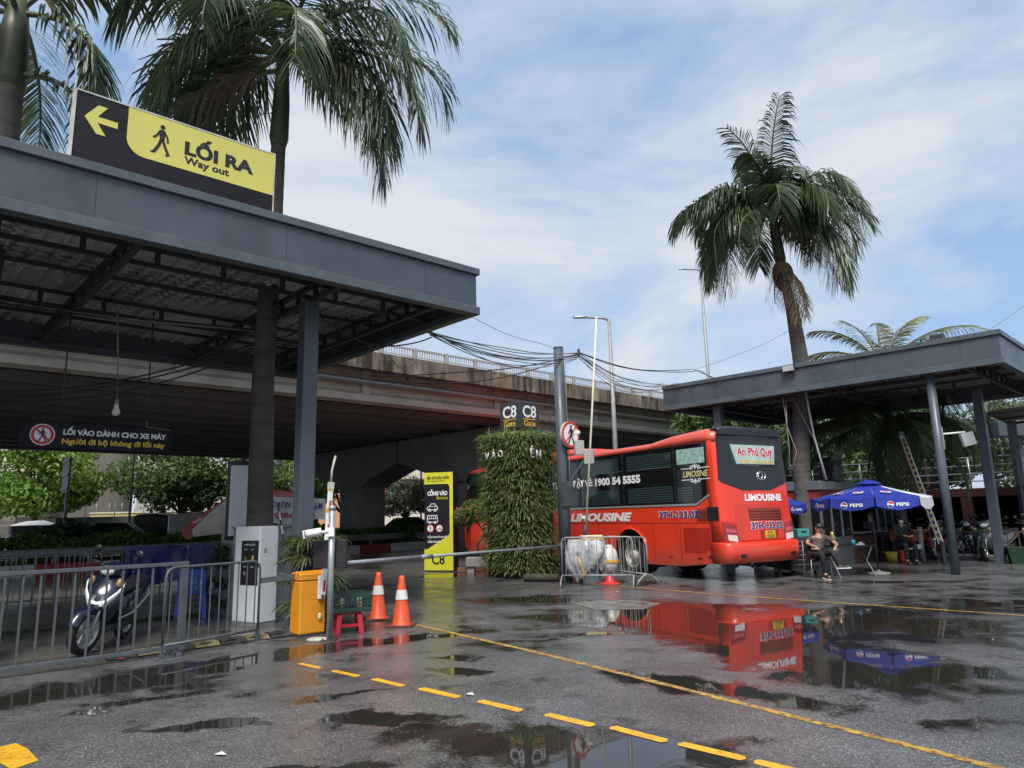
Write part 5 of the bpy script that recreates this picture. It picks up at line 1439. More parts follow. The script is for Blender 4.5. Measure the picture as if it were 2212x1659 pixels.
curtain_m = mat('pale_curtain', (.30, .47, .42), .15, 0, .45, 9, streak=.5, streakcol=(.16, .28, .25), sscale=(14, 14, 2.5), rv=.05)
BA = atan2(.861, -.509)
bus = thing('bus', 'bright red and black sleeper coach parked with its rear towards the yard', 'bus', (4.72, 16.65, 0), BA)
BL = 13.15
def arc(cx, cz, r, a0, a1, n=14): return [(cx + r * cos(a0 + (a1 - a0) * k / n), cz + r * sin(a0 + (a1 - a0) * k / n)) for k in range(n + 1)]
WX = (3.25, 10.4)
def side(name, y0, y1):
    """flank sheet in the X-Z plane between y0 and y1"""
    mb = MB()
    mb.M = Matrix(((1, 0, 0, 0), (0, 0, -1, 0), (0, 1, 0, 0), (0, 0, 0, 1)))     # prism z -> -y
    lo, hi = sorted((-y0, -y1))
    P = [(.30, .40), (1.34, .30)]
    for wx in WX:
        h0 = .30
        a = math.asin((h0 - .52) / .66)
        P += arc(wx, .52, .66, pi - a, a, 18)
    P += [(12.3, .3), (12.9, .36), (13.1, .7), (13.15, 1.73), (.72, 1.73), (.30, 1.93)]
    mb.prism(P, lo, hi)
    return mb
side('l', 0, -.05).build('left_flank', bus_red, bus, .008)
side('r', -2.45, -2.5).build('right_flank', bus_red, bus, .008)
# wheel arch lips, dark arch liners
for y, s in ((0, 1), (-2.5, -1)):
    for wx in WX:
        q = MB(); pts = [Vector((x, y + s * .008, z)) for x, z in arc(wx, .52, .675, -.3, pi + .3, 24)]
        q.tube(pts, .022, 6); q.build('arch_lip', bus_red, bus)
# dark underbody core
core = MB()
core.box(.25, 12.9, -2.42, -.08, .52 + .62, 3.2)
for a, b2 in ((.3, 2.5), (4.0, 9.65), (11.15, 12.9)): core.box(a, b2, -2.42, -.08, .42, 1.135)
core.box(2.505, 3.995, -1.8, -.7, .45, 1.135); core.box(9.655, 11.145, -1.8, -.7, .45, 1.135)
core.build('underbody', mat('underbody', (.012, .012, .012), .8), bus)
# upper glass band
def band(y0, y1, nm):
    mb = MB(); mb.M = Matrix(((1, 0, 0, 0), (0, 0, -1, 0), (0, 1, 0, 0), (0, 0, 0, 1))); lo, hi = sorted((-y0, -y1))
    mb.prism([(.07 + .23, 2.02), (.72, 1.80), (13.0, 1.80), (12.85, 3.2), (.34, 3.24), (.30, 3.2)], lo, hi)
    return mb.build(nm, bus_glass, bus, .01)
band(-.004, -.05, 'window_band'); band(-2.45, -2.496, 'window_band')
q = MB(); q.M = Matrix(((1, 0, 0, 0), (0, 0, -1, 0), (0, 1, 0, 0), (0, 0, 0, 1)))
q.prism([(.31, 1.945), (.72, 1.74), (13.1, 1.74), (13.1, 1.79), (.735, 1.79), (.31, 2.0)], -.012, .03); q.build('silver_trim', sil, bus, .004)
FS = frame((0, 0.002, 0), (-1, 0, 0), (0, 0, 1))       # side lettering frame: x = -s
def sp_(name, s0, s1, z0, z1, m, d=.004, parent=bus):
    mb = MB(); mb.M = FS; mb.prism([(-s1, z0), (-s0, z0), (-s0, z1), (-s1, z1)], -.004, d); return mb.build(name, m, parent, .002)
wins = [(3.62, 5.35), (5.55, 7.3), (7.5, 9.2), (9.4, 11.1), (11.3, 12.6)]
for s0, s1 in [(1.52, 3.24)] + wins:
    sp_('upper_blind', s0, s1, 2.76, 3.1, blind_m); sp_('lower_blind', s0, s1, 1.85, 2.24, blind_m)
sp_('lower_blind', .80, 1.35, 1.85, 2.22, blind_m)
sp_('curtain', .37, 1.3, 2.75, 3.12, curtain_m)
for s in (1.42, 3.43, 5.45, 7.4, 9.3, 11.2): sp_('pillar_strip', s - .025, s + .025, 1.82, 3.19, black_plastic, .006)
for s in (1.52, 3.5): sp_('window_ledge', s, s + 1.72, 2.72, 2.735, mat('ledge_teal', (.1, .16, .15), .3), .003)
def bt(s, sc, zc, w, h, m, bold=.02, shear=0.0, ext=.008): return text(bus, 'lettering', s, FS @ Matrix.Translation((-sc, zc, 0)), w, h, m, shear, bold, ext)
bt('1900 54 5555', 3.69, 2.49, 1.98, .225, text_white, .055)
bt('ĐẶT VÉ:', 5.30, 2.5, 1.0, .31, text_white, .05)
bt('HOTLINE', 6.75, 2.49, 1.4, .215, text_white, .022)
bt('LIMOUSINE', 4.55, 1.505, 2.85, .235, text_white, .05, .25)
navy = mat('navy_letter', (.02, .03, .16), .4)
bt('37H-133.02', 1.36, 1.54, 1.42, .185, text_white, .06, 0, .006)
bt('37H-133.02', 1.36, 1.54, 1.38, .165, navy, .03, 0, .01)
gold = mat('gold_letter', (.62, .52, .26), .4)
bt('LIMOSINE', .69, 2.5, .84, .15, gold, .03, .25)
for zc, sg in ((2.5, 1), (2.5, -1)):
    q = MB(); q.M = FS @ Matrix.Translation((-.69, zc, 0))
    zz = sg * .135
    stroke(q, [(-.47, zz), (-.2, zz)], .018, .006, .009); stroke(q, [(.2, zz), (.47, zz)], .018, .006, .009)
    for k in (-1, 1):
        for r_, ox, oz in ((.045, .12, .02), (.03, .06, .055), (.022, .17, .0)): ring(q, k * ox, zz + sg * oz, r_ * .55, r_, .006, .009, 14)
    q.prism([(-.03, zz + sg * .02), (0, zz - sg * .03), (.03, zz + sg * .02), (0, zz + sg * .12)], .006, .0095)
    q.build('ornament', text_white, bus)
# flank details
q = MB(); q.M = FS
for z in (1.335,): q.box(-13.0, -.32, z - .006, z + .006, -.003, .0025)
for s in (.30, 1.33, 2.3, 4.62, 6.2, 8.0): q.box(-s - .005, -s + .005, .42, 1.33, -.003, .0025)
q.build('panel_seam', seam, bus)
vent = thing_v = MB(); vent.M = FS
vent.prism([(-.40, 1.385), (-.03, 1.385), (-.03, 1.70), (-.40, 1.70)], -.003, .012)
vent.M = FS @ Matrix.Translation((-.34, 0, 0)); vent.build('air_vent', black_plastic, bus, .01)
q = MB(); q.M = FS @ Matrix.Translation((-.34, 0, 0))
for k in range(7): q.box(-.37, -.06, 1.41 + k * .04, 1.425 + k * .04, .012, .022)
q.build('vent_slat', dark_steel, bus)
q = MB(); q.M = FS
n = 19
for k in range(n):
    s = .34 + k * (1.2 - .34) / (n - 1)
    zb = .64 if s > .62 else .64 + (.62 - s) * .35
    q.box(-s - .012, -s + .012, zb, 1.22, .0, .006)
q.build('engine_grille', mat('grille_dark_red', (.22, .012, .008), .5, 0, .1, 4), bus)
for s in (.72, 1.72): sp_('door_pull', s - .07, s + .07, .50, .535, mat('pull_dark', (.12, .02, .012), .5), .006)
sp_('side_marker', .12 + .22, .22 + .22, .53, .575, black_plastic, .006)

# rear body: plan outline rings, tapering inwards to the roof
def rear_x(z): return -.06 + (.10 + .06) * max(0, (z - .88)) / 2.54
def bulge(y): return -.05 * sin(pi * min(1, max(0, (-y - .0) / 2.5)))
def plan(z, dx=0.0, iny=0.0, rc=.16):
    """rear outline at height z; iny = inset of the flanks"""
    y0, y1 = -iny, -2.5 + iny
    pts = [(.36, y0)]
    rs = [rc - rc * cos(pi / 2 * k / 6) for k in range(7)] + [rc + (2.5 - 2 * iny - 2 * rc) * k / 8 for k in range(1, 8)] + [2.5 - 2 * iny - (rc - rc * cos(pi / 2 * k / 6)) for k in range(6, -1, -1)]
    for r_ in rs:
        e = min(r_, 2.5 - 2 * iny - r_); cx = 0
        if e < rc: cx = rc - sqrt(max(0, rc ** 2 - (rc - e) ** 2))
        pts.append((rear_x(z) + dx + bulge(-r_ - iny) + cx, -r_ - iny))
    pts += [(.36, y1)]
    return [(x, y, z) for x, y in pts]
rear = MB()
rear.loft([plan(.88), plan(1.4), plan(2.05), plan(2.5), plan(3.0, 0, .01), plan(3.25, .01, .03), plan(3.42, .03, .12)], closed=True, caps=True)
rear.build('rear_body', bus_red, bus)
bm = MB(); bm.loft([plan(.40, -.05, .03, .2), plan(.43, -.11, .0, .2), plan(.62, -.14, -.01, .2), plan(.84, -.14, -.01, .2), plan(.885, -.09, .0, .2)], closed=True, caps=True)
bm.build('rear_bumper', bus_red, bus)
def rear_panel(outline, off, nm, m, parent=bus, th=.02):
    """outline: list of (r, z), r measured from the left flank; built as a grid that follows the rear face"""
    mb = MB(); n = len(outline)
    zs = sorted(set(round(z, 3) for r, z in outline))
    z0, z1 = zs[0], zs[-1]; rings = []
    def span(z):
        xs = []
        for i in range(n):
            (ra, za), (rb_, zb_) = outline[i], outline[(i + 1) % n]
            if za == zb_:
                if abs(z - za) < 1e-6: xs += [ra, rb_]
                continue
            if min(za, zb_) - 1e-6 <= z <= max(za, zb_) + 1e-6: xs.append(ra + (rb_ - ra) * (z - za) / (zb_ - za))
        return min(xs), max(xs)
    NV, NU = 22, 18; vs = []; fs = []
    for j in range(NV + 1):
        z = z0 + (z1 - z0) * j / NV; a, b3 = span(min(max(z, z0 + 1e-5), z1 - 1e-5))
        for layer in (0, 1):
            for i in range(NU + 1):
                r_ = a + (b3 - a) * i / NU; cx = 0
                e = min(r_, 2.5 - r_)
                if e < .16: cx = .16 - sqrt(max(0, .16 ** 2 - (.16 - max(e, 0)) ** 2))
                vs.append((rear_x(z) + bulge(-r_) + cx - (off if layer else -.03), -r_, z))
    M2 = 2 * (NU + 1)
    for j in range(NV):
        for i in range(NU):
            b0 = j * M2 + NU + 1 + i; fs.append((b0, b0 + M2, b0 + M2 + 1, b0 + 1))
        for i in (0, NU):
            o0 = j * M2 + i; o1 = o0 + NU + 1
            f = (o0, o0 + M2, o1 + M2, o1); fs.append(f if i == 0 else f[::-1])
    for j in (0, NV):
        for i in range(NU):
            o0 = j * M2 + i; o1 = o0 + NU + 1; f = (o0, o1, o1 + 1, o0 + 1); fs.append(f if j == 0 else f[::-1])
    mb.add(vs, fs, True)
    o = mb.build(nm, m, parent)
    md = o.modifiers.new('es', 'EDGE_SPLIT'); md.split_angle = R(40)
    return o
rear_panel([(.07, 2.28), (.78, 2.08), (1.72, 2.08), (2.43, 2.28), (2.36, 3.40), (.14, 3.40)], .014, 'rear_black_panel', bus_black)
sp1 = MB()   # roof spoiler lip above the panel
sp1.loft([[(x, -y, z) for x, z in ((.02, 3.38), (.02, 3.57 - .03 * abs(y - 1.25) ** 4), (.10, 3.61 - .03 * abs(y - 1.25) ** 4), (.3, 3.60 - .03 * abs(y - 1.25) ** 4), (.3, 3.38))] for y in [.16 + .218 * k for k in range(11)]], smooth=False)
sp1.build('roof_spoiler', bus_black, bus, .02)
rear_panel([(.52, 2.66), (.8, 2.64), (1.9, 2.64), (2.08, 2.68), (2.12, 3.22), (.42, 3.22)], .024, 'rear_window', mat('rear_glass', (.02, .03, .03), .05, 0, .1, 2, rv=.02))
rear_panel([(.66, 2.7), (2.0, 2.7), (2.08, 3.16), (.52, 3.16)], .028, 'window_sign', mat('window_sign', (.34, .47, .42), .18, 0, .2, 3, rv=.04))
def rt_(s, rc_, z, w, h, m, bold=.02, shear=0.0, off=.03, nm='lettering', parent=bus):
    x = rear_x(z) + bulge(-rc_) - off
    tilt = math.atan(.16 / 2.54)
    M_ = Matrix.Translation((x, -rc_, z)) @ Matrix.Rotation(tilt, 4, 'Y') @ frame((0, 0, 0), (0, -1, 0), (0, 0, 1))
    o = text(parent, nm, s, M_, w, h, m, shear, bold, 0)
    for v in o.data.vertices:
        e = min(-v.co.y, 2.5 + v.co.y)
        v.co.x = rear_x(v.co.z) + bulge(v.co.y) - off
    return o
lred = mat('letter_red', (.5, .02, .05), .4)
rt_('An Phú Quý', 1.34, 2.97, 1.3, .30, text_white, .07, off=.031); rt_('An Phú Quý', 1.34, 2.97, 1.26, .27, lred, .03, off=.034)
rt_('ĐT ĐẶT VÉ : 1900 54 5555', 1.37, 2.755, 1.18, .12, text_yellow, .03, off=.033)
rt_('LIMOUSINE', 1.45, 1.9, 1.3, .17, text_white, .05, off=.012)
rt_('37H-133.02', 1.45, 1.245, 1.13, .19, text_white, .06, off=.012); rt_('37H-133.02', 1.45, 1.245, 1.1, .165, navy, .03, off=.017)
# ring badge
q = MB(); zc, rc_ = 2.42, 1.45; x = rear_x(zc) + bulge(-rc_) - .02
q.tube([(x - .0, -rc_ + .15 * cos(2 * pi * k / 24), zc + .105 * sin(2 * pi * k / 24)) for k in range(25)], .016, 6)
q.tube([(x, -rc_ + .03 + .07 * cos(2 * pi * k / 20), zc + .08 * sin(2 * pi * k / 20)) for k in range(21)], .016, 6)
q.build('badge', chrome, bus)
# engine cover, grille, plate recess
rear_panel([(.46, .92), (2.08, .92), (2.12, 1.76), (.42, 1.76)], .006, 'engine_cover', mat('bus_red_cover', (.6, .042, .022), .36, 0, .12, 1.4, coat=.2))
rear_panel([(.86, 1.37), (2.02, 1.37), (2.02, 1.65), (.86, 1.65)], .009, 'rear_grille', mat('grille_brown', (.16, .05, .035), .5))
q = MB()
for k in range(4):
    z = 1.40 + k * .065; q.bar((rear_x(z) - .055, -.9, z), (rear_x(z) - .055, -1.98, z), .03, .03)
q.build('grille_bar', mat('grille_bar', (.3, .03, .02), .5), bus)
rear_panel([(1.18, .93), (1.82, .93), (1.82, 1.14), (1.18, 1.14)], .008, 'plate_recess', mat('recess_red', (.34, .016, .012), .45))
rear_panel([(1.33, .95), (1.69, .95), (1.69, 1.12), (1.33, 1.12)], .016, 'number_plate', mat('plate_yellow', (.62, .42, .02), .4))
rt_('37H', 1.5, 1.075, .17, .05, text_black, .02, off=.022); rt_('133.02', 1.51, .995, .28, .06, text_black, .02, off=.022)
# tail lights
tail_r = mat('tail_red', (.28, .008, .012), .12, 0, .2, 8, coat=.5); tail_w = mat('tail_white', (.6, .55, .55), .15, 0, .1, 8, coat=.5); tail_p = mat('tail_pink', (.5, .08, .1), .15, 0, .1, 8)
for sgn in (0, 1):
    f = (lambda r_: r_) if sgn == 0 else (lambda r_: 2.5 - r_)
    rear_panel([(f(.07), .9), (f(.5), .84), (f(.42), 1.26), (f(.05), 1.36)] if sgn == 0 else [(f(.5), .84), (f(.07), .9), (f(.05), 1.36), (f(.42), 1.26)], .012, 'tail_light', tail_r)
    rear_panel([(f(.14), .93), (f(.42), .89), (f(.41), 1.04), (f(.12), 1.06)] if sgn == 0 else [(f(.42), .89), (f(.14), .93), (f(.12), 1.06), (f(.41), 1.04)], .018, 'light_lens', tail_w)
    rear_panel([(f(.11), 1.12), (f(.4), 1.1), (f(.38), 1.17), (f(.1), 1.2)] if sgn == 0 else [(f(.4), 1.1), (f(.11), 1.12), (f(.1), 1.2), (f(.38), 1.17)], .018, 'light_lens', tail_p)
for z in (3.3,):
    for r_ in (.42, 1.98):
        q = MB(); q.bar((rear_x(z) - .02, -r_ + .14, z - .02), (rear_x(z) - .02, -r_ - .1, z + .02), .025, .03); q.build('marker_light', lred, bus, .005)
for y, z in ((-.42, .58), (-2.12, .58)): boxobj('fog_light', black_plastic, bus, -.262, -.2, y - .07, y + .07, z - .035, z + .035)
q = MB(); q.tube([(.3, -.72, .4), (-.1, -.72, .40), (-.22, -.74, .36)], .07, 14, False); q.tube([(-.22, -.74, .36), (-.0, -.72, .40)], .058, 14, False); q.build('exhaust', mat('exhaust', (.03, .03, .03), .6, .4, .3, 5), bus)

# roof
def roof_ring(s, e, t, iny=0.0):
    pts = []
    for k in range(19):
        a = pi * k / 18; c = cos(a)
        pts.append((s, -1.25 + (1.25 - iny) * (1 if c > 0 else -1) * abs(c) ** .34, e + (t - e) * abs(sin(a)) ** .6))
    return pts
rf = MB()
rf.loft([roof_ring(s, e, t, i) for s, e, t, i in ((.1, 3.23, 3.52, .06), (.35, 3.23, 3.6, .015), (.7, 3.23, 3.6, 0), (1.6, 3.23, 3.54, 0), (2.15, 3.23, 3.46, 0), (2.35, 3.22, 3.42, .0), (5.4, 3.2, 3.42, 0), (9, 3.2, 3.42, 0), (12.5, 3.19, 3.42, 0), (12.9, 3.1, 3.38, .06), (13.1, 3.0, 3.3, .14))])
rf.build('roof', mat('bus_roof_sky_pale', (.56, .075, .045), .34, 0, .15, 1.0, coat=.25), bus)  # sky reflection put into the colour: paler, less saturated than the body red
ac = MB(); ac.loft([roof_ring(s, 3.30, t, i) for s, t, i in ((5.55, 3.34, .12), (5.75, 3.58, .1), (6.2, 3.64, .1), (8.2, 3.64, .1), (8.6, 3.56, .12), (8.8, 3.34, .14))]); ac.build('roof_unit', bus_red, bus)
q = MB(); q.M = FS; q.box(-12.9, -.36, 3.212, 3.226, -.01, .006); q.build('roof_seam', seam, bus)
# front end
fr = MB()
def fplan(z, fx, iny=.0):
    fx += .9
    pts = [(12.6, -iny)] + [(fx - .3 + .3 * sin(pi / 2 * k / 5), -iny - .3 + .3 * cos(pi / 2 * k / 5)) for k in range(6)] + [(fx + .08, -1.25)] + [(fx - .3 + .3 * cos(pi / 2 * k / 5), -2.5 + iny + .3 - .3 * sin(pi / 2 * k / 5)) for k in range(6)] + [(12.6, -2.5 + iny)]
    return [(x, y, z) for x, y in pts]
fr.loft([fplan(.36, 12.35), fplan(.5, 12.42), fplan(1.2, 12.42), fplan(1.5, 12.40)]); fr.build('front_bumper', bus_red, bus)
fr = MB(); fr.loft([fplan(1.5, 12.39, .012), fplan(2.4, 12.33, .015), fplan(3.0, 12.18, .03), fplan(3.16, 12.12, .05)]); fr.build('windscreen', bus_glass, bus)
fr = MB(); fr.loft([fplan(3.16, 12.14, .03), fplan(3.3, 12.1, .06), fplan(3.42, 11.95, .2)]); fr.build('front_cap', bus_red, bus)
q = MB(); q.M = FS; q.prism([(-12.92, .95), (-12.5, 1.3), (-12.5, 1.75), (-12.95, 1.75)], 0, .004); q.build('front_flash', bus_black, bus)
for y, s in ((0, 1), (-2.5, -1)):
    q = MB(); q.tube([(13.0, y - s * .05, 3.0), (13.3, y + s * .14, 2.95), (13.5, y + s * .24, 2.75)], [.06, .055, .05], 10); q.build('mirror_arm', black_plastic, bus)
    q = MB(); q.loft([[(13.5 + a, y + s * .26 + b2, z) for a, b2 in ((-.09, -.11), (.09, -.11), (.11, .0), (.09, .11), (-.09, .11))] for z in (2.25, 2.3, 2.7, 2.78)]); q.build('mirror', bus_red, bus, .02)
q = MB(); q.ball((12.75, .012, 2.72), .08, .01, .1, 14, 6); q.build('badge', galv, bus)
# wheels
tyre_m = mat('bus_tyre', (.02, .02, .021), .75, 0, .3, 6, bump=.3, bs=40)
rim_m = mat('bus_rim', (.42, .40, .35), .45, .1, .25, 5, streak=.35, streakcol=(.2, .17, .13), sscale=(3, 3, 3), st=(.5, .75))
def wheel(x, y, s, dual):
    w = bpy.data.objects.new('wheel', None); COL.objects.link(w); w.parent = bus; w.location = (x, y, .5); w.rotation_euler = (-s * pi / 2, 0, 0)
    q = MB(); q.lathe([(.29, -.27), (.44, -.275), (.485, -.24), (.5, -.18), (.5, -.06), (.485, -.02), (.44, .0), (.31, -.02), (.29, -.06)], 36); q.build('tyre', tyre_m, w)
    q = MB()
    if dual: q.lathe([(.31, -.02), (.30, -.035), (.285, -.13), (.20, -.165), (.13, -.15), (.125, -.03), (.11, -.0), (.001, .01)], 32)
    else: q.lathe([(.31, -.02), (.30, -.04), (.27, -.05), (.2, .02), (.13, .035), (.125, .06), (.001, .07)], 32)
    q.build('rim', rim_m, w)
    q = MB()
    for k in range(8): 
        a = 2 * pi * k / 8; q.cyl((.235 * cos(a), .235 * sin(a), -.15 if dual else -.02), (.235 * cos(a), .235 * sin(a), -.14 if dual else .005), .034, n=12)
    q.build('rim_hole', black_plastic, w)
    if dual:
        q = MB(); q.lathe([(.29, -.62), (.44, -.625), (.485, -.59), (.5, -.53), (.5, -.41), (.485, -.37), (.44, -.35), (.29, -.36)], 36); q.build('inner_tyre', tyre_m, w)
for y, s in ((-.04, 1), (-2.46, -1)):
    wheel(WX[0], y, s, True); wheel(WX[1], y, s, False)
MB().tube([(WX[0], -.4, .5), (WX[0], -2.1, .5)], .1, 12).build('axle', dark_steel, bus)
for s in (2.45, 4.05): 
    q = MB(); q.box(s - .01, s + .01, -.5, -.08, .22, .6); q.build('mud_flap', rubber, bus)
# ------------------------------------------------------------------ people (one skinned surface each, clothes and hair as parts)
def skin_mesh(name, verts, edges, radii, m, parent, sub=2):
    me = bpy.data.meshes.new(name)
    me.from_pydata([tuple(v) for v in verts], edges, [])
    ob = bpy.data.objects.new(name, me); COL.objects.link(ob)
    md = ob.modifiers.new('skin', 'SKIN'); md.use_smooth_shade = True; md.branch_smoothing = .4
    ob.modifiers.new('sub', 'SUBSURF').levels = sub
    sv = me.skin_vertices[0].data
    for i, r_ in enumerate(radii):
        sv[i].radius = r_ if isinstance(r_, tuple) else (r_, r_); sv[i].use_root = (i == 0)
    dg = bpy.context.evaluated_depsgraph_get()
    m2 = bpy.data.meshes.new_from_object(ob.evaluated_get(dg))
    bpy.data.objects.remove(ob)
    m2.name = name; m2.materials.clear(); m2.materials.append(m)
    for p in m2.polygons: p.use_smooth = True
    o = bpy.data.objects.new(name, m2); COL.objects.link(o); o.parent = parent
    return o
skin_m = mat('skin', (.34, .20, .13), .5, 0, .12, 8)
hair_m = mat('hair', (.012, .01, .009), .45, 0, .2, 20, bump=.3, bs=60)
def person(label, loc, J, face, shirt, trousers, shoe, long_sleeve=False, group=None, mask=False, boots=None, sole=None):
    """J: joints (local coords) pelvis chest neck head + shoulder/elbow/wrist, hip/knee/ankle/toe for l and r"""
    t = thing('person', label, 'person', loc, 0, group)
    J = {k: Vector(v) for k, v in J.items()}
    f = Vector(face).normalized(); upv = (J['head'] - J['neck']).normalized()
    f = (f - upv * f.dot(upv)).normalized(); sd_ = f.cross(upv)
    hc = J['head']
    names = ['pelvis', 'chest', 'neck', 'chin', 'head', 'crown']
    V = [J['pelvis'], J['chest'], J['neck'], hc - upv * .075 + f * .012, hc, hc + upv * .075 - f * .008]
    Rr = [(.15, .11), (.16, .105), .056, .068, (.078, .09), .066]
    E = [(0, 1), (1, 2), (2, 3), (3, 4), (4, 5)]
    idx = dict(zip(names, range(6)))
    def addc(parent, pts):
        p = idx[parent]
        for nm, co, r_ in pts:
            V.append(Vector(co)); Rr.append(r_); E.append((p, len(V) - 1)); idx[nm] = len(V) - 1; p = len(V) - 1
    for s in 'lr':
        hd = (J['wri' + s] - J['elb' + s]).normalized()
        addc('chest', [('sho' + s, J['sho' + s], .058), ('elb' + s, J['elb' + s], .043), ('wri' + s, J['wri' + s], .03), ('palm' + s, J['wri' + s] + hd * .06, (.034, .022))])
        cur = J.get('curl' + s, Vector((0, 0, -.5))); ax = hd.cross(cur).normalized() if hd.cross(cur).length > .05 else Vector((1, 0, 0))
        for q in range(4):      # fingers
            b0 = J['wri' + s] + hd * .085 + ax * (.024 - .016 * q)
            l = (.07, .08, .074, .056)[q]
            m1 = b0 + hd * l * .5 + cur * l * .15; m2 = m1 + (hd * .6 + cur * .8).normalized() * l * .5
            addc('palm' + s, [('f%s%d' % (s, q), b0, .009), ('g%s%d' % (s, q), m1, .0085), ('h%s%d' % (s, q), m2, .007)])
        b0 = J['wri' + s] + hd * .03 + ax * .03; addc('palm' + s, [('t%s' % s, b0 + hd * .02 + ax * .012, .011), ('u%s' % s, b0 + hd * .055 + ax * .02 + cur * .015, .009)])
        addc('pelvis', [('hip' + s, J['hip' + s], .088), ('kne' + s, J['kne' + s], .058), ('ank' + s, J['ank' + s], .038), ('toe' + s, J['toe' + s], .03)])
    body = skin_mesh('body', V, E, Rr, skin_m, t, 2)
    # face
    fc_ = MB(); fc_.M = Matrix((sd_, f, upv)).transposed().to_4x4(); fc_.M.translation = hc
    fc_.m = 0; fc_.loft([[(x * w, y, z) for x in (-1, 0, 1) for y in ((.082,) if x else (.082 + p_,))] for z, w, p_ in ((.02, .006, .012), (-.012, .012, .03), (-.025, .015, .018))], closed=False, caps=False)
    fc_.ball((0, .088, -.015), .011, .016, .018, 8, 6)
    for s in (-1, 1): fc_.ball((s * .08, -.005, -.005), .012, .022, .033, 8, 6)
    fc_.build('face', skin_m, t)
    ey = MB(); ey.M = fc_.M
    for s in (-1, 1): ey.ball((s * .031, .079, .01), .013, .008, .007, 8, 6); ey.bar((s * .015, .088, .03), (s * .05, .08, .03), .008, .006)
    ey.build('eyes', hair_m, t)
    mo = MB(); mo.M = fc_.M; mo.ball((0, .083, -.052), .02, .006, .006, 8, 5); mo.build('mouth', mat('lips', (.25, .1, .08), .5), t)
    ha = MB(); ha.M = fc_.M
    ha.loft([[((.09 + g2) * sin(pi * k / 12) * cos(2 * pi * i / 18), -.018 + (.10 + g2) * sin(pi * k / 12) * sin(2 * pi * i / 18), .035 + .088 * cos(pi * k / 12) - (.05 if sin(2 * pi * i / 18) < .1 else 0) * max(0, k - 5) / 3) for i in range(18) for g2 in (.004 * sin(i * 2.7),)] for k in range(1, 8)])
    ha.build('hair', hair_m, t)
    if mask:
        q = MB(); q.M = fc_.M; q.ball((0, .062, -.045), .058, .038, .04, 12, 8); q.build('face_mask', white_plastic, t)
    # shirt
    sV = [J['pelvis'] + (J['chest'] - J['pelvis']) * .05, J['pelvis'].lerp(J['chest'], .5), J['chest'], J['neck'] - upv * .045]
    sR = [(.17, .13), (.165, .125), (.178, .122), (.075, .075)]
    sE = [(0, 1), (1, 2), (2, 3)]
    for s in 'lr':
        e = J['wri' + s] if long_sleeve else J['sho' + s].lerp(J['elb' + s], .72)
        i0 = len(sV); sV += [J['sho' + s], J['elb' + s] if long_sleeve else J['sho' + s].lerp(J['elb' + s], .4)]; sR += [.075, .062 if long_sleeve else .068]
        sE += [(2, i0), (i0, i0 + 1)]
        sV.append(e); sR.append(.045 if long_sleeve else .064); sE.append((i0 + 1, i0 + 2))
    skin_mesh('shirt', sV, sE, sR, shirt, t, 2)
    tV = [J['pelvis']]; tR = [(.172, .135)]; tE = []
    for s in 'lr':
        i0 = len(tV); tV += [J['hip' + s], J['hip' + s].lerp(J['kne' + s], .5), J['kne' + s], J['kne' + s].lerp(J['ank' + s], .5), J['ank' + s].lerp(J['kne' + s], .08)]
        tR += [.105, .092, .074, .066, .055]; tE += [(0, i0)] + [(i0 + k, i0 + k + 1) for k in range(4)]
    skin_mesh('trousers', tV, tE, tR, trousers, t, 2)
    for s in 'lr':
        a, b2 = J['ank' + s], J['toe' + s]; d = (b2 - a); d.z *= .35; d.normalize()
        heel = Vector((a.x, a.y, b2.z)) - d * .06 if abs(a.z - b2.z) < .12 else a - d * .05
        skin_mesh('shoe', [a + Vector((0, 0, .0)), heel.lerp(a, .4), b2.lerp(a, .45), b2], [(0, 1), (1, 2), (2, 3)], [.05, .05, (.046, .045), (.04, .03)], shoe, t, 2)
        if sole: q = MB(); q.M = frame((0, 0, 0), d, Vector((0, 0, 1)).cross(d)); q2 = q.M.inverted() @ heel; q3 = q.M.inverted() @ b2; q.box(q2.x - .02, q3.x + .05, q2.y - .048, q2.y + .048, min(q2.z, q3.z) - .045, min(q2.z, q3.z) - .02); q.build('sole', sole, t, .006)
    return t
olive = mat('olive_shirt', (.06, .047, .035), .8, 0, .2, 8, bump=.4, bs=12)
black_cloth = mat('black_cloth', (.009, .009, .012), .8, 0, .3, 8, bump=.4, bs=12)
navy_cloth = mat('navy_cloth', (.012, .016, .035), .8, 0, .3, 8, bump=.4, bs=12)
camo = mat('camo_cloth', (.09, .10, .055), .85, 0, .2, 6, streak=.95, streakcol=(.018, .02, .014), sscale=(14, 14, 11), st=(.46, .54))
shoe_w = mat('white_sole', (.6, .6, .58), .5)
shoe_k = mat('dark_shoe', (.02, .02, .022), .5)
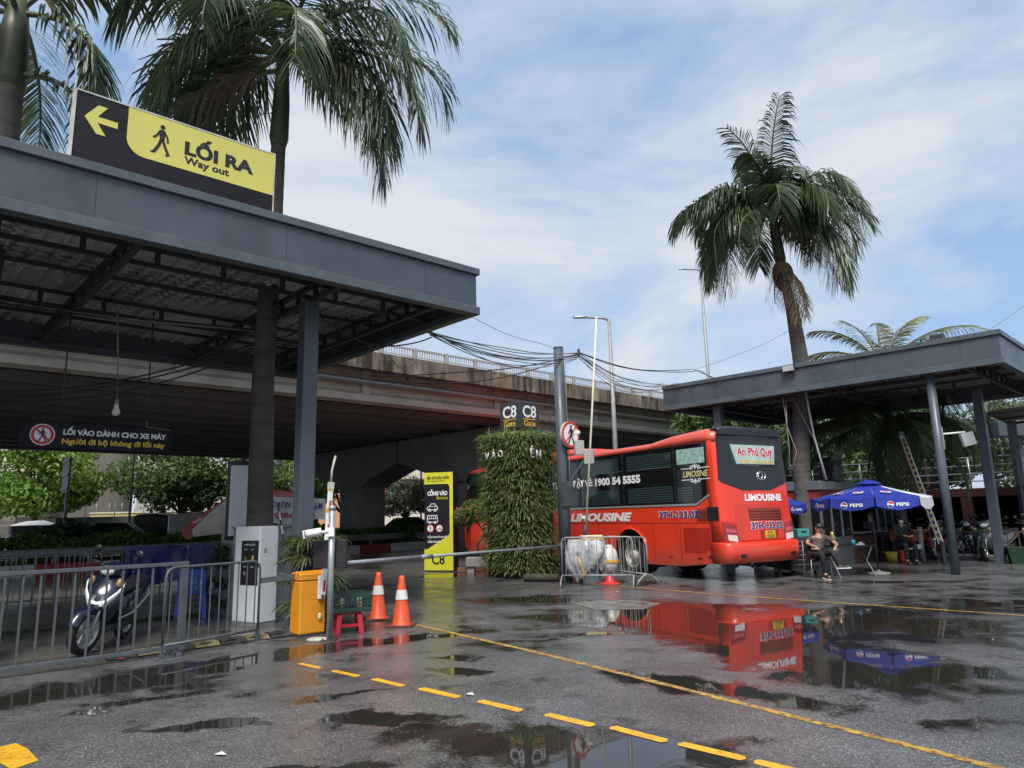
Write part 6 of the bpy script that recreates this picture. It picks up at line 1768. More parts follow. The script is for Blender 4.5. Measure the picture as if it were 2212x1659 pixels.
# seated man, legs crossed, head turned to his right
ML = (7.1, 17.3, 0)
def ml(x, y, z): return (x - 7.1, y - 17.3, z)
person('man in an olive shirt lounging on a chair with one leg crossed', ML, dict(
    pelvis=ml(7.13, 17.36, .54), chest=ml(7.27, 17.5, .86), neck=ml(7.29, 17.5, 1.02), head=ml(7.30, 17.46, 1.145),
    shor=ml(7.09, 17.44, .945), elbr=ml(6.93, 17.36, .80), wrir=ml(7.01, 17.16, .74), curlr=(0, -.3, -1),
    shol=ml(7.46, 17.5, .93), elbl=ml(7.62, 17.3, .76), wril=ml(7.48, 17.08, .70), curll=(-.3, 0, -1),
    hipr=ml(7.04, 17.3, .53), kner=ml(7.1, 16.94, .56), ankr=ml(7.15, 16.99, .09), toer=ml(7.17, 16.82, .04),
    hipl=ml(7.22, 17.3, .53), knel=ml(7.33, 16.9, .60), ankl=ml(7.42, 16.78, .27), toel=ml(7.56, 16.68, .29)), (-1, -.25, .05), olive, black_cloth, shoe_k, sole=shoe_w)
# person behind the bus (only the legs show under the bumper)
def standing(x, y): return dict(pelvis=(0, 0, .92), chest=(0, 0, 1.28), neck=(0, 0, 1.46), head=(0, .0, 1.6), shor=(-.19, 0, 1.4), elbr=(-.25, .05, 1.12), wrir=(-.2, -.1, .95), shol=(.19, 0, 1.4), elbl=(.25, .05, 1.12), wril=(.2, -.1, .95),
    hipr=(-.1, 0, .9), kner=(-.15, -.02, .48), ankr=(-.17, .03, .1), toer=(-.22, -.13, .05), hipl=(.1, 0, .9), knel=(.13, -.02, .48), ankl=(.15, .03, .1), toel=(.2, -.13, .05))
person('standing person in camouflage trousers and boots half hidden behind the bus', (6.80, 18.45, 0), standing(0, 0), (.3, -1, 0), mat('dark_jacket', (.03, .03, .03), .8), camo, camo, True, sole=mat('tan_sole', (.3, .15, .05), .7))
# attendants at the kiosk
def seated(s=1): return dict(pelvis=(0, 0, .55), chest=(0, -.03, .93), neck=(0, -.05, 1.1), head=(0, -.07, 1.24), shor=(-.19, -.03, 1.04), elbr=(-.26, -.15, .82), wrir=(-.12, -.38, .80), shol=(.19, -.03, 1.04), elbl=(.27, -.15, .82), wril=(.1, -.38, .80),
    hipr=(-.1, -.05, .54), kner=(-.13, -.42, .55), ankr=(-.13, -.4, .1), toer=(-.13, -.56, .05), hipl=(.1, -.05, .54), knel=(.13, -.42, .55), ankl=(.13, -.4, .1), toel=(.13, -.56, .05))
person('attendant in dark clothes sitting behind the kiosk window', (11.15, 22.85, .12), seated(), (.2, -1, -.2), navy_cloth, black_cloth, shoe_k, True)
person('person in black with a white face mask sitting by the kiosk corner', (11.0, 20.75, 0), seated(), (-.5, -1, -.2), black_cloth, black_cloth, shoe_k, True, mask=True)

# ------------------------------------------------------------------ kiosk
kg = mat('kiosk_grey', (.06, .066, .075), .5, 0, .15, 2); kl = mat('kiosk_light', (.11, .12, .13), .5, 0, .15, 2)
kr = mat('kiosk_red', (.20, .025, .012), .5, 0, .25, 2); kglass = mat('kiosk_glass', (.012, .014, .016), .05, 0, .2, 1, rv=.02)
kbrown = mat('kiosk_brown_panel', (.05, .024, .02), .6, 0, .2, 4)
ki = thing('kiosk', 'dark grey ticket kiosk with red band under its roof below the right canopy', 'kiosk', (8.52, 20.0, 0), CA)
MB().box(-.05, 5.8, -.05, 2.3, 2.12, 2.36).build('roof', kl, ki, .01)
MB().box(0, 5.7, .05, 2.2, 1.86, 2.119).build('sign_band', kr, ki)
w3 = MB()
w3.box(0, 5.7, 2.12, 2.2, 0, 1.859); w3.box(5.62, 5.7, .05, 2.119, 0, 1.859); w3.box(.0, .06, .05, 2.119, 0, .8); w3.box(.061, 1.9, .05, .1, 0, .8); w3.box(3.9, 5.619, .05, .1, 0, .8)
w3.build('wall', kg, ki)
MB().box(1.905, 3.895, .05, .1, 0, .85).build('counter_front', kbrown, ki)
MB().box(1.9, 3.9, -.18, .25, .86, .9).build('counter', kl, ki, .006)
mu = MB()
for x in (0.0, .62, 1.25, 1.86, 3.86, 4.45, 5.05, 5.64): mu.box(x, x + .06, .04, .1, .8 if x < 1.8 or x > 3.8 else .9, 1.859)
for y in (.75, 1.45): mu.box(-.01, .059, y, y + .06, .8, 1.859)
mu.build('mullion', kl, ki)
for x0, x1 in ((.065, .615), (.685, 1.245), (1.315, 1.855), (3.925, 4.445), (4.515, 5.045), (5.115, 5.635)): boxobj('window_pane', kglass, ki, x0, x1, .065, .075, .8, 1.858, bevel=0)
for y0, y1 in ((.11, .745), (.815, 1.445), (1.515, 2.11)): boxobj('window_pane', kglass, ki, .03, .04, y0, y1, .8, 1.858, bevel=0)
MB().box(.06, 5.6, .1, 2.1, .0, .1).build('floor', kg, ki)
stk = [0, 0]
for k in range(8):
    q = thing('tray', 'black plastic tray in the uneven stack on the kiosk roof, ' + ['lowest', 'second from the bottom', 'third from the bottom', 'fourth from the bottom', 'fourth from the top', 'third from the top', 'second from the top', 'topmost'][k], 'tray', (9.25 + rnd.uniform(-.03, .03), 20.85 + rnd.uniform(-.03, .03), 2.362 + .088 * k), CA + rnd.uniform(-.1, .1), 'stacked black trays')
    b2 = MB(); b2.box(-.3, .3, -.2, .2, 0, .02)
    for s in (-1, 1): b2.box(-.3, .3, s * .2 - .012, s * .2 + .012, .0201, .08); b2.box(s * .3 - .012, s * .3 + .012, -.187, .187, .0201, .08)
    b2.build('tray_body', black_plastic, q); b2 = MB(); b2.box(-.33, .33, -.23, -.213, .06, .08); b2.box(-.33, .33, .213, .23, .06, .08); b2.build('rim', black_plastic, q)
kc = thing('security_camera', 'small white camera on the front edge of the kiosk roof', 'camera', (10.0, 21.25, 2.37))
MB().tube([(0, 0, 0), (0, 0, .06), (-.06, -.05, .09)], .014, 8).build('bracket', white_plastic, kc); MB().tube([(-.02, -.03, .09), (-.18, -.1, .06)], .035, 10).build('camera_body', white_plastic, kc)
# tool chest, box, table, chair, things on the table
tc_ = thing('tool_chest', 'black drawer chest between the bus and the seated man', 'tool chest', (7.0, 18.15, 0), R(8))
MB().box(-.32, .42, -.22, .22, .12, .92).build('body', dark_steel, tc_, .012)
for k in range(6): 
    z = .2 + k * .11; MB().box(-.3, .4, -.235, -.221, z, z + .09).build('drawer', mat('drawer_black', (.02, .02, .022), .4), tc_, .004); MB().box(-.28, .38, -.25, -.2351, z + .066, z + .08).build('drawer_handle', galv_dull, tc_)
for x in (-.25, .35): MB().cyl((x, -.1, .05), (x + .03, -.1, .05), .05, n=10).build('castor', rubber, tc_)
tb_ = thing('storage_box', 'teal plastic box on top of the black tool chest', 'box', (7.12, 18.1, .921), R(8))
MB().box(-.16, .16, -.12, .12, 0, .2).build('box_body', mat('teal_plastic', (.05, .26, .25), .4), tb_, .015); MB().box(-.07, .07, -.124, -.1201, .11, .15).build('handle_slot', black_plastic, tb_)
cw = thing('chair', 'thin framed dark chair under the seated man', 'chair', ML)
MB().box(-.2, .26, -.16, .28, .42, .45).build('seat', black_plastic, cw, .01)
MB().box(-.18, .3, .27, .3, .58, .85).build('backrest', black_plastic, cw, .01)
for x, y in ((-.19, -.15), (.25, -.15)): MB().tube([(x, y, .43), (x * 1.08, y - .02, 0)], .011, 8).build('leg', galv_dull, cw)
for x in (-.19, .25): MB().tube([(x, .3, 0), (x, .27, .43), (x * .95, .29, .85)], .011, 8).build('leg', galv_dull, cw)
tbk = thing('folding_table', 'low dark folding table with crossed legs right of the seated man', 'table', (8.0, 17.55, 0), R(6))
MB().box(-.52, .52, -.3, .3, .695, .725).build('tabletop', black_plastic, tbk, .006)
for x in (-.42, .42):
    for s in (-1, 1): MB().tube([(x, s * .27, .69), (x * 1.05, -s * .3, 0)], .013, 8).build('leg', galv_dull, tbk)
def on_table(nm, label, cat, x, y, mb, m, z=.7255):
    o = mb.build(nm, m); o.location = (x, y, z); return tag(o, label, cat, 'things on the folding table')
on_table('cup', 'blue plastic cup on the folding table', 'cup', 8.05, 17.38, MB().lathe([(.001, .002), (.04, .002), (.05, .13), (.045, .13), (.037, .01), (.001, .01)], 14), mat('cup_blue', (.03, .25, .42), .35))
on_table('thermos', 'brass coloured thermos flask on the folding table', 'thermos', 7.62, 17.5, MB().lathe([(.001, 0), (.07, 0), (.075, .2), (.05, .26), (.045, .32), (.001, .33)], 16), mat('brass', (.3, .22, .08), .35, .6))
on_table('paper_tray', 'pale cups and papers lying on the folding table', 'papers', 8.25, 17.5, MB().box(-.1, .1, -.05, .05, 0, .03).box(-.02, .06, -.04, .03, .0305, .07), white_plastic)
# orange table, bucket, bollard, bin
ot = thing('orange_table', 'orange topped table crowded with things by the parking entrance', 'table', (12.2, 22.6, 0), CA)
orange_pl = mat('orange_cloth', (.32, .07, .025), .6, 0, .25, 5)
MB().box(-.6, .6, -.35, .35, .55, .9).build('table_cloth', orange_pl, ot, .02)
for x, y in ((-.55, -.3), (.55, -.3), (.55, .3), (-.55, .3)): MB().tube([(x, y, 0), (x, y, .55)], .015, 8).build('leg', dark_steel, ot)
bk_ = MB().lathe([(.001, 0), (.13, 0), (.16, .3), (.15, .3), (.12, .02), (.001, .02)], 16); o = bk_.build('bucket', mat('yellow_plastic', (.45, .33, .03), .4)); o.location = (11.1, 21.6, 0); tag(o, 'yellow bucket on the ground by the orange cone', 'bucket')
bo = thing('bollard', 'grey pipe bollard with a white tap box near the orange table', 'bollard', (12.0, 21.6, 0))
MB().tube([(0, 0, 0), (0, 0, .98)], .075, 14).build('pole', galv_dull, bo); MB().tube([(0, 0, .98), (0, 0, 1.0)], .08, 14).build('cap', galv_dull, bo)
MB().box(-.2, -.05, -.12, .0, .36, .5).build('tap_box', white_plastic, bo, .02); MB().tube([(-.15, -.08, .42), (-.5, -.1, .38), (-.62, -.1, .38)], .04, 8).build('white_pipe', white_plastic, bo)
ob_ = MB().lathe([(.001, 0), (.3, 0), (.4, .42), (.42, .44), (.38, .43), (.28, .03), (.001, .03)], 4, smooth=False); o = ob_.build('green_bin', mat('green_bin_plastic', (.012, .045, .022), .5)); o.location = (13.75, 20.0, 0); o.rotation_euler = (0, 0, R(20)); tag(o, 'dark green open plastic tub at the right edge', 'tub')
# striped barrier arm
sb = thing('striped_barrier', 'leaning white barrier arm with black and yellow chevrons', 'barrier gate', (0, 0, 0))
a, b2 = Vector((12.05, 22.0, 3.75)), Vector((11.9, 20.4, .55)); d = (b2 - a).normalized(); sdv = d.cross(Vector((0, 1, 0))).normalized()
MB().bar(a, b2, .16, .05, (0, 1, 0)).build('arm', white_paint, sb, .006)
bm_ = MB(); ym = MB(); nrm = sdv.cross(d).normalized(); nrm = nrm if nrm.y < 0 else -nrm
L_ = (b2 - a).length
bm_.bar(a + nrm * .026 - sdv * .015 + d * .12, b2 + nrm * .026 - sdv * .015, .10, .006, nrm)
k = .15
while k < L_ - .1:
    c = a + d * k + nrm * .031 - sdv * .015
    ym.add([c - sdv * .045, c + d * .07, c + sdv * .045, c + d * .08 + sdv * .045, c + d * .15, c + d * .08 - sdv * .045], [(0, 1, 4, 5), (1, 2, 3, 4)]); k += .2
bm_.build('black_strip', black_plastic, sb); ym.build('yellow_chevrons', mat('chevron_yellow', (.7, .4, .03), .4), sb)
MB().bar(a - d * .16, a, .15, .07, (0, 1, 0)).build('arm_tip', galv_dull, sb, .01)
MB().box(11.86, 11.98, 20.34, 20.46, 0, .62).build('housing', dark_steel, sb, .02)
# camera arm on the round column
fa = thing('floodlight', 'square grey floodlight panel on a white arm beside the round column', 'floodlight', (10.46, 17.33, 3.2))
MB().tube([(0, 0, .12), (.3, .0, .14), (.58, 0, .16)], .025, 8).build('arm', white_plastic, fa); MB().box(0.0, .03, -.03, .03, -.25, .3).build('wall_plate', galv_dull, fa)
q = MB(); q.M = Matrix.Translation((.6, -.05, -.02)) @ Matrix.Rotation(R(-12), 4, 'Y') @ Matrix.Rotation(R(15), 4, 'Z'); q.box(-.19, .19, -.04, .04, -.16, .16); q.build('lamp_panel', mat('panel_grey', (.30, .31, .31), .5), fa, .01)

# ------------------------------------------------------------------ parasols
um_blue = mat('parasol_blue', (.012, .03, .27), .55, 0, .12, 3, bump=.15, bs=6); um_white = mat('parasol_white', (.5, .51, .54), .6, 0, .12, 4)
um_line = mat('parasol_line', (.10, .16, .5), .55)
def parasol(label, loc, rz, R_, ztop, zed, vh, nseg=8, whites=(), marks=()):
    t = thing('parasol', label, 'parasol', loc, rz, 'blue parasols')
    MB().tube([(0, 0, 0.05), (0, 0, ztop - .02)], .022, 10).build('pole', dark_steel, t)
    MB().lathe([(.001, 0), (.26, 0), (.26, .05), (.05, .09), (.03, .12)], 20).build('base', concrete_grey, t)
    def pt(k, f, drop=0):
        a = 2 * pi * k / nseg; r_ = R_ * f
        return Vector((cos(a) * r_, sin(a) * r_, zed + (ztop - zed) * (1 - f) - .03 * sin(pi * f) - drop))
    for k in range(nseg):
        m = um_white if k in whites else um_blue
        mb = MB(); n = 6
        vs = []; fs = []
        for i in range(n + 1):
            f = .04 + .96 * i / n
            for j in range(5):
                g_ = j / 4; p = pt(k, f).lerp(pt(k + 1, f), g_); p.z -= .05 * f * sin(pi * g_); vs.append(p)
        for i in range(n):
            for j in range(4): fs.append((i * 5 + j, (i + 1) * 5 + j, (i + 1) * 5 + j + 1, i * 5 + j + 1))
        mb.add(vs, fs, True); mb.build('canopy_panel', m, t)
        va = MB(); vs = []
        for j in range(5):
            g_ = j / 4; p = pt(k, 1).lerp(pt(k + 1, 1), .02 + .96 * g_); p.z -= .05 * sin(pi * g_)
            o_ = Vector((p.x, p.y, 0)).normalized()
            vs += [p, p + o_ * .02 - Vector((0, 0, vh * (.82 + .18 * sin(pi * g_))))]
        va.add(vs, [(2 * j, 2 * j + 2, 2 * j + 3, 2 * j + 1) for j in range(4)], True); va.build('valance', m, t)
        if k in marks:
            a_, b_ = pt(k, 1), pt(k + 1, 1); mid = (a_ + b_) / 2; xd = (b_ - a_).normalized(); w = (b_ - a_).length
            outw = Vector((mid.x, mid.y, 0)).normalized()
            F_ = frame(mid + outw * .025 - Vector((0, 0, .05 + vh * .5)), xd, (0, 0, 1))
            globe(t, F_ @ Matrix.Translation((-w * .17, 0, 0)), vh * .3)
            text(t, 'lettering', 'PEPSI', F_ @ Matrix.Translation((w * .1, 0, 0)), w * .28, vh * .3, text_white, bold=.03)
            # globe and rings on the sloping panel
            c0 = (pt(k, .62) + pt(k + 1, .62)) / 2; dn = ((pt(k, 1) + pt(k + 1, 1)) / 2 - (pt(k, .3) + pt(k + 1, .3)) / 2).normalized()
            nrm = xd.cross(-dn).normalized()
            globe(t, frame(c0 + nrm * .015 - Vector((0, 0, .012)), xd, -dn), .12)
            ln = MB()
            for q in range(5):
                f = .5 + .1 * q
                for j in range(6):
                    p = pt(k, f).lerp(pt(k + 1, f), .08 + .84 * j / 6); p2 = pt(k, f).lerp(pt(k + 1, f), .08 + .84 * (j + 1) / 6)
                    for P_, g_ in ((p, .08 + .84 * j / 6), (p2, .08 + .84 * (j + 1) / 6)): P_.z -= .05 * f * sin(pi * g_) - .004
                    if abs(j - 2.5) < 1.2 and q < 3: continue
                    ln.bar(p, p2, .012, .003)
            ln.build('printed_lines', um_line, t)
    for k in range(nseg):
        MB().tube([pt(k, .05, .03), pt(k, .98, .025)], .008, 6).build('rib', galv_dull, t)
    MB().lathe([(.30, -.05), (.17, .02), (.02, .06)], 16, c=(0, 0, ztop)).build('top_flap', um_blue, t)
    return t
def globe(t, F_, r_):
    q = MB(); q.M = F_; disc(q, 0, 0, r_, 0, .004, 20); q.build('logo_disc', text_white, t)
    n = 10
    for s, m, nm in ((1, lred, 'logo_red'), (-1, um_blue, 'logo_blue')):
        q = MB(); q.M = F_
        top = [(r_ * .88 * cos(pi * k / n), s * r_ * .88 * sin(pi * k / n)) for k in range(n + 1)]
        low = [(-r_ * .88 + 2 * r_ * .88 * k / n, s * r_ * (.22 + .12 * s * sin(2 * pi * k / n))) for k in range(1, n)]
        top = [p for p in top if s * p[1] > r_ * .2]
        q.prism(top + low[1:-1], .004, .007); q.build(nm, m, t)
parasol('large blue soft drink parasol with one pale panel standing over the folding table', (8.78, 17.8, 0), R(22.5), 1.34, 2.22, 1.84, .26, 8, (6,), (3, 4, 5))
parasol('blue parasol with a white panel partly hidden behind the rear of the bus', (6.75, 20.0, 0), R(12), 1.25, 2.25, 1.75, .22, 8, (5,), (6,))
# ------------------------------------------------------------------ scooters. local X forward, Y left
def scooter(label, loc, rz, lean, body_m, trim_m, detail=True, group=None, steer=0.0, plate=False, name='scooter'):
    t = thing(name, label, 'scooter', loc, rz, group)
    t.rotation_euler = (lean, 0, rz)
    wr = .285
    def whl(x, nm, st=0.0):
        w = bpy.data.objects.new(nm, None); COL.objects.link(w); w.parent = t; w.location = (x, 0, wr); w.rotation_euler = (pi / 2, 0, st)
        q = MB(); q.lathe([(.2, -.04), (.25, -.052), (.28, -.035), (wr, 0), (.28, .035), (.25, .052), (.2, .04), (.2, -.04)], 28); q.build('tyre', rubber, w)
        q = MB(); q.lathe([(.205, -.04), (.185, -.035), (.18, 0), (.185, .035), (.205, .04)], 28)
        for k in range(5):
            a = 2 * pi * k / 5
            for o in (-.16, .16): q.bar((.03 * cos(a), .03 * sin(a), 0), (.19 * cos(a + o), .19 * sin(a + o), 0), .03, .03)
        q.cyl((0, 0, -.06), (0, 0, .06), .045); q.build('rim', silver, w)
    whl(1.27, 'front_wheel', steer); whl(0, 'rear_wheel')
    # steering
    cs, sn = cos(steer), sin(steer)
    for s in (-1, 1): MB().tube([(1.27, s * .075, wr), (1.17, s * .07, .55), (1.11, s * .05, .7)], [.02, .024, .022], 8).build('fork', silver, t)
    q = MB(); q.M = rotz(steer, (1.27, 0, 0)) @ Matrix.Translation((0, 0, wr))
    q.loft([[(r_ * cos(a), y, r_ * sin(a)) for y, r_ in ((-.075, .27), (-.06, .32), (0, .335), (.06, .32), (.075, .27))] for a in [R(18) + R(125) * k / 9 for k in range(10)]], closed=False, caps=False)
    q.build('front_fender', body_m, t)
    # leg shield: lofted cross sections from low to high
    sh = MB(); sec = []
    for z, w, x, bulge_ in ((.30, .10, 1.0, .05), (.42, .17, 1.02, .09), (.55, .23, 1.03, .13), (.68, .25, 1.0, .14), (.80, .24, .95, .12), (.90, .17, .90, .09), (.97, .08, .87, .05)):
        sec.append([(x + bulge_ * cos(pi / 2 * (k - 5) / 5) - .02, w * sin(pi / 2 * (k - 5) / 5), z) for k in range(11)] + [(x - .06, w * .9 * (1 - 2 * k / 4), z) for k in range(5)])
    sh.loft(sec); sh.build('leg_shield', body_m, t)
    ga = MB()
    for s in (-1, 1):
        ga.loft([[(x + o, s * y, z + d) for o, d in ((.0, -.055), (.035, -.02), (.035, .02), (.0, .055))] for x, y, z in ((1.16, .0, .575), (1.13, .1, .61), (1.05, .19, .72), (.96, .235, .83))], closed=False, caps=False)
    ga.build('chrome_trim', trim_m, t)
    for s in (-1, 1): q = MB(); q.ball((1.0, s * .17, .87), .05, .035, .06, 10, 6); q.build('indicator', mat('amber_lens', (.5, .3, .12), .15), t)
    # handlebar unit
    hb = MB(); hb.M = Matrix.Translation((.88, 0, 1.02)) @ Matrix.Rotation(steer, 4, 'Z')
    hb.loft([[(x * .9 - .02, w * c, z + hgt * s2) for c, s2 in ((cos(2 * pi * k / 14), sin(2 * pi * k / 14)) for k in range(14))] for x, w, z, hgt in ((-.10, .10, .02, .05), (-.02, .15, .02, .085), (.07, .14, .0, .09), (.13, .09, -.02, .065))])
    hb.build('headlight_cowl', body_m, t)
    q = MB(); q.M = hb.M; q.ball((.10, 0, -.015), .045, .10, .062, 14, 8); q.build('headlight', mat('headlight_lens', (.62, .64, .66), .08, 0, .2, 12, coat=1), t)
    q = MB(); q.M = hb.M; q.tube([(-.06, -.34, .06), (-.05, -.15, .03), (-.05, .15, .03), (-.06, .34, .06)], .016, 8); q.build('handlebar', dark_steel, t)
    for s in (-1, 1):
        q = MB(); q.M = hb.M; q.tube([(-.05, s * .22, .05), (-.06, s * .36, .07)], .021, 10); q.tube([(-.0, s * .2, .05), (.03, s * .3, .05)], .007, 6); q.build('grip', rubber, t)
        q = MB(); q.M = hb.M; q.tube([(-.05, s * .2, .05), (-.02, s * .24, .15), (-.04, s * .3, .2)], .007, 6); q.build('mirror_stem', black_plastic, t)
        q = MB(); q.M = hb.M @ Matrix.Translation((-.04, s * .31, .235)) @ Matrix.Rotation(R(-20) * s, 4, 'X'); q.ball((0, 0, 0), .022, .062, .05, 14, 8); q.build('mirror', black_plastic, t)
    # floor, body, seat, tail
    fl_ = MB(); fl_.loft([[(x, y, z) for y, z in ((-w, .24), (w, .24), (w * .9, .32), (-w * .9, .32))] for x, w in ((1.0, .14), (.7, .16), (.4, .15))], smooth=False); fl_.build('footboard', black_plastic, t, .01)
    bd = MB(); bd.loft([[(x, w * cos(2 * pi * k / 14), z + h_ * sin(2 * pi * k / 14)) for k in range(14)] for x, w, z, h_ in ((.52, .10, .46, .17), (.4, .155, .5, .19), (.15, .17, .58, .16), (-.15, .15, .66, .12), (-.38, .07, .74, .06))]); bd.build('side_body', body_m, t)
    se = MB(); se.loft([[(x, w * cos(2 * pi * k / 12), z + .055 * sin(2 * pi * k / 12)) for k in range(12)] for x, w, z in ((.62, .06, .70), (.5, .12, .73), (.2, .135, .745), (-.1, .13, .8), (-.32, .08, .82))]); se.build('seat', rubber, t)
    if detail:
        for s in (-1, 1): MB().tube([(.62, s * .12, .36), (.3, s * .18, .42), (-.2, s * .17, .62), (-.4, s * .08, .72)], .012, 6).build('side_trim', trim_m, t)
        MB().tube([(.45, -.13, .25), (.1, -.17, .3), (-.25, -.18, .42)], [.03, .05, .055], 10).build('exhaust', dark_steel, t)
        MB().tube([(.45, .1, .24), (.38, .24, .02), (.4, .26, .0)], .012, 6).build('kickstand', dark_steel, t)
        MB().box(-.05, .35, -.08, .1, .2, .38).build('engine', dark_steel, t, .02)
        MB().tube([(-.3, -.13, .8), (-.45, -.1, .83), (-.45, .1, .83), (-.3, .13, .8)], .012, 6).build('grab_rail', dark_steel, t)
    q = MB(); q.ball((-.4, 0, .72), .04, .08, .045, 10, 6); q.build('tail_light', tail_r, t)
    return t
navy_gloss = mat('scooter_navy', (.008, .012, .035), .22, 0, .1, 3, coat=.6)
hx, hy = .16, -1.2
rzs = atan2(hy, hx)
# front contact at (-5.45, 9.3)
Lh = sqrt(hx * hx + hy * hy); fx, fy = hx / Lh, hy / Lh
scooter('dark navy scooter with silver trim parked behind the foreground bar fence', (-5.47 - fx * 1.27, 9.3 - fy * 1.27, 0.02), rzs, R(-9), navy_gloss, mat('pale_silver', (.55, .56, .58), .35, .2, .08, 4), steer=R(-14))
mb_black = mat('bike_black', (.012, .012, .013), .3, 0, .2, 4, coat=.3); mb_red = mat('bike_red', (.16, .01, .012), .3, coat=.3); mb_white = mat('bike_white', (.14, .14, .145), .3, coat=.3); mb_green = mat('bike_green', (.02, .045, .03), .35); mb_yel = mat('bike_yellow', (.1, .1, .035), .4)
for k, (x, y, m, lab) in enumerate([
        (13.25, 23.5, mb_black, 'black motorbike nearest the striped barrier arm in the parking row'), (13.8, 23.0, mb_red, 'dark red motorbike in the parking row behind the bars'),
        (14.35, 22.45, mb_green, 'dark green motorbike in the middle of the parking row'), (14.85, 21.9, mb_white, 'grey motorbike behind the square canopy column'),
        (15.35, 21.4, mb_yel, 'olive motorbike right of the square canopy column'), (15.85, 20.8, mb_black, 'black motorbike at the far right of the parking row'),
        (14.3, 24.2, mb_white, 'grey motorbike in the second row, leftmost one'), (14.95, 23.7, mb_black, 'black motorbike in the second row behind the dark green one'), (15.6, 23.1, mb_red, 'red motorbike in the second row behind the grey one'),
        (16.3, 22.5, mb_yel, 'olive motorbike in the second row at the right edge'), (15.3, 25.2, mb_black, 'black motorbike deep under the deck at left'), (16.4, 24.3, mb_white, 'grey motorbike deep under the deck at right')]):
    scooter(lab, (x, y, 0), R(215 + 9 * ((k * 7) % 5 - 2)), R(8 if k % 2 else -8), m, chrome if k % 3 else silver, k < 5, 'motorbikes parked under the deck', R(15), name='motorbike')

# ------------------------------------------------------------------ parking deck
pd = thing('parking_deck', 'raised parking deck with dark red beam and white railing at right', 'parking deck', (15.4, 27.0, 0), atan2(-.66, .75))
MB().box(-6, 13, -.12, .12, 1.9, 2.2).build('beam', brown_steel, pd, .01)
MB().box(-6, 13, .13, 9, 2.02, 2.2).build('deck', dark_steel, pd)
for x in (-3.4, 1.3, 6.0, 10.5): MB().box(x - .17, x + .17, -.1, .2, 0, 1.9).build('column', brown_steel, pd)
for x in (-3.4, 1.3, 6.0, 10.5): MB().box(x - .15, x + .15, 5, 5.3, 0, 2.0).build('column', brown_steel, pd)
MB().box(-6, 13, 8.8, 9.0, 0, 2.02).build('void_back_sheet', mat('void_shade', (.02, .018, .018), .9), pd)  # added near-black sheet, its colour stands for the dark void under the deck
MB().box(-6, -5.8, .2, 8.8, 0, 2.02).build('void_side_sheet', MATS['void_shade'], pd)  # same near-black, the void's shade put into the colour
for x in [-5.9 + 1.85 * k for k in range(11)]: MB().tube([(x, 0, 2.2), (x, 0, 3.3)], .03, 8).build('rail_post', galv, pd)
for z in (2.45, 2.72, 3.0, 3.3): MB().tube([(-6, 0, z), (13, 0, z)], .022, 8).build('rail', galv, pd)
for k, (x, lab) in enumerate(((4.6, 'motorbike parked on top of the deck behind the railing, nearer one'), (6.2, 'motorbike parked on top of the deck at the right edge'))):
    p = pd.matrix_basis @ Vector((x, 1.3, 2.2)) if False else Vector((15.4 + .751 * x + .661 * 1.3, 27 - .661 * x + .751 * 1.3, 2.2))
    scooter(lab, tuple(p), R(20), R(8), mb_black, silver, False, 'motorbikes on the deck', name='motorbike')
sheet = MB()
for k in range(9): x = 3.6 + k * .28; sheet.box(x, x + .26, 3.0 + .03 * (k % 2), 3.04 + .03 * (k % 2), 2.2, 3.95 + .12 * (k % 2))
sheet.build('sheet_screen', mat('sheet_dark', (.05, .05, .055), .6), pd)
bar_fence('bar_fence', 'low dark bar fence in front of the parked motorbikes', (12.35, 23.1), (14.75, 20.1), .82, .08, .28, .04, .025, grey_steel, 'steel fences by the walkway')
gb_ = MB().box(-7.8, 5, .0, .25, 0, .16).build('plinth', concrete_grey, None, .02); gb_.location = (14.2, 20.9, 0); gb_.rotation_euler = (0, 0, R(-51))
tag(gb_, 'low concrete kerb under the bar fence by the motorbikes', 'kerb', None, 'structure')
hm = thing('hanging_helmet', 'pale helmet hanging under the parking deck at far right', 'helmet', (18.0, 24.4, 1.2))
MB().ball((0, 0, .15), .16, .17, .17, 14, 10).build('shell', mat('helmet_grey', (.3, .3, .3), .4), hm); MB().box(-.1, .1, -.19, -.1, .05, .1).build('visor', black_plastic, hm, .01)

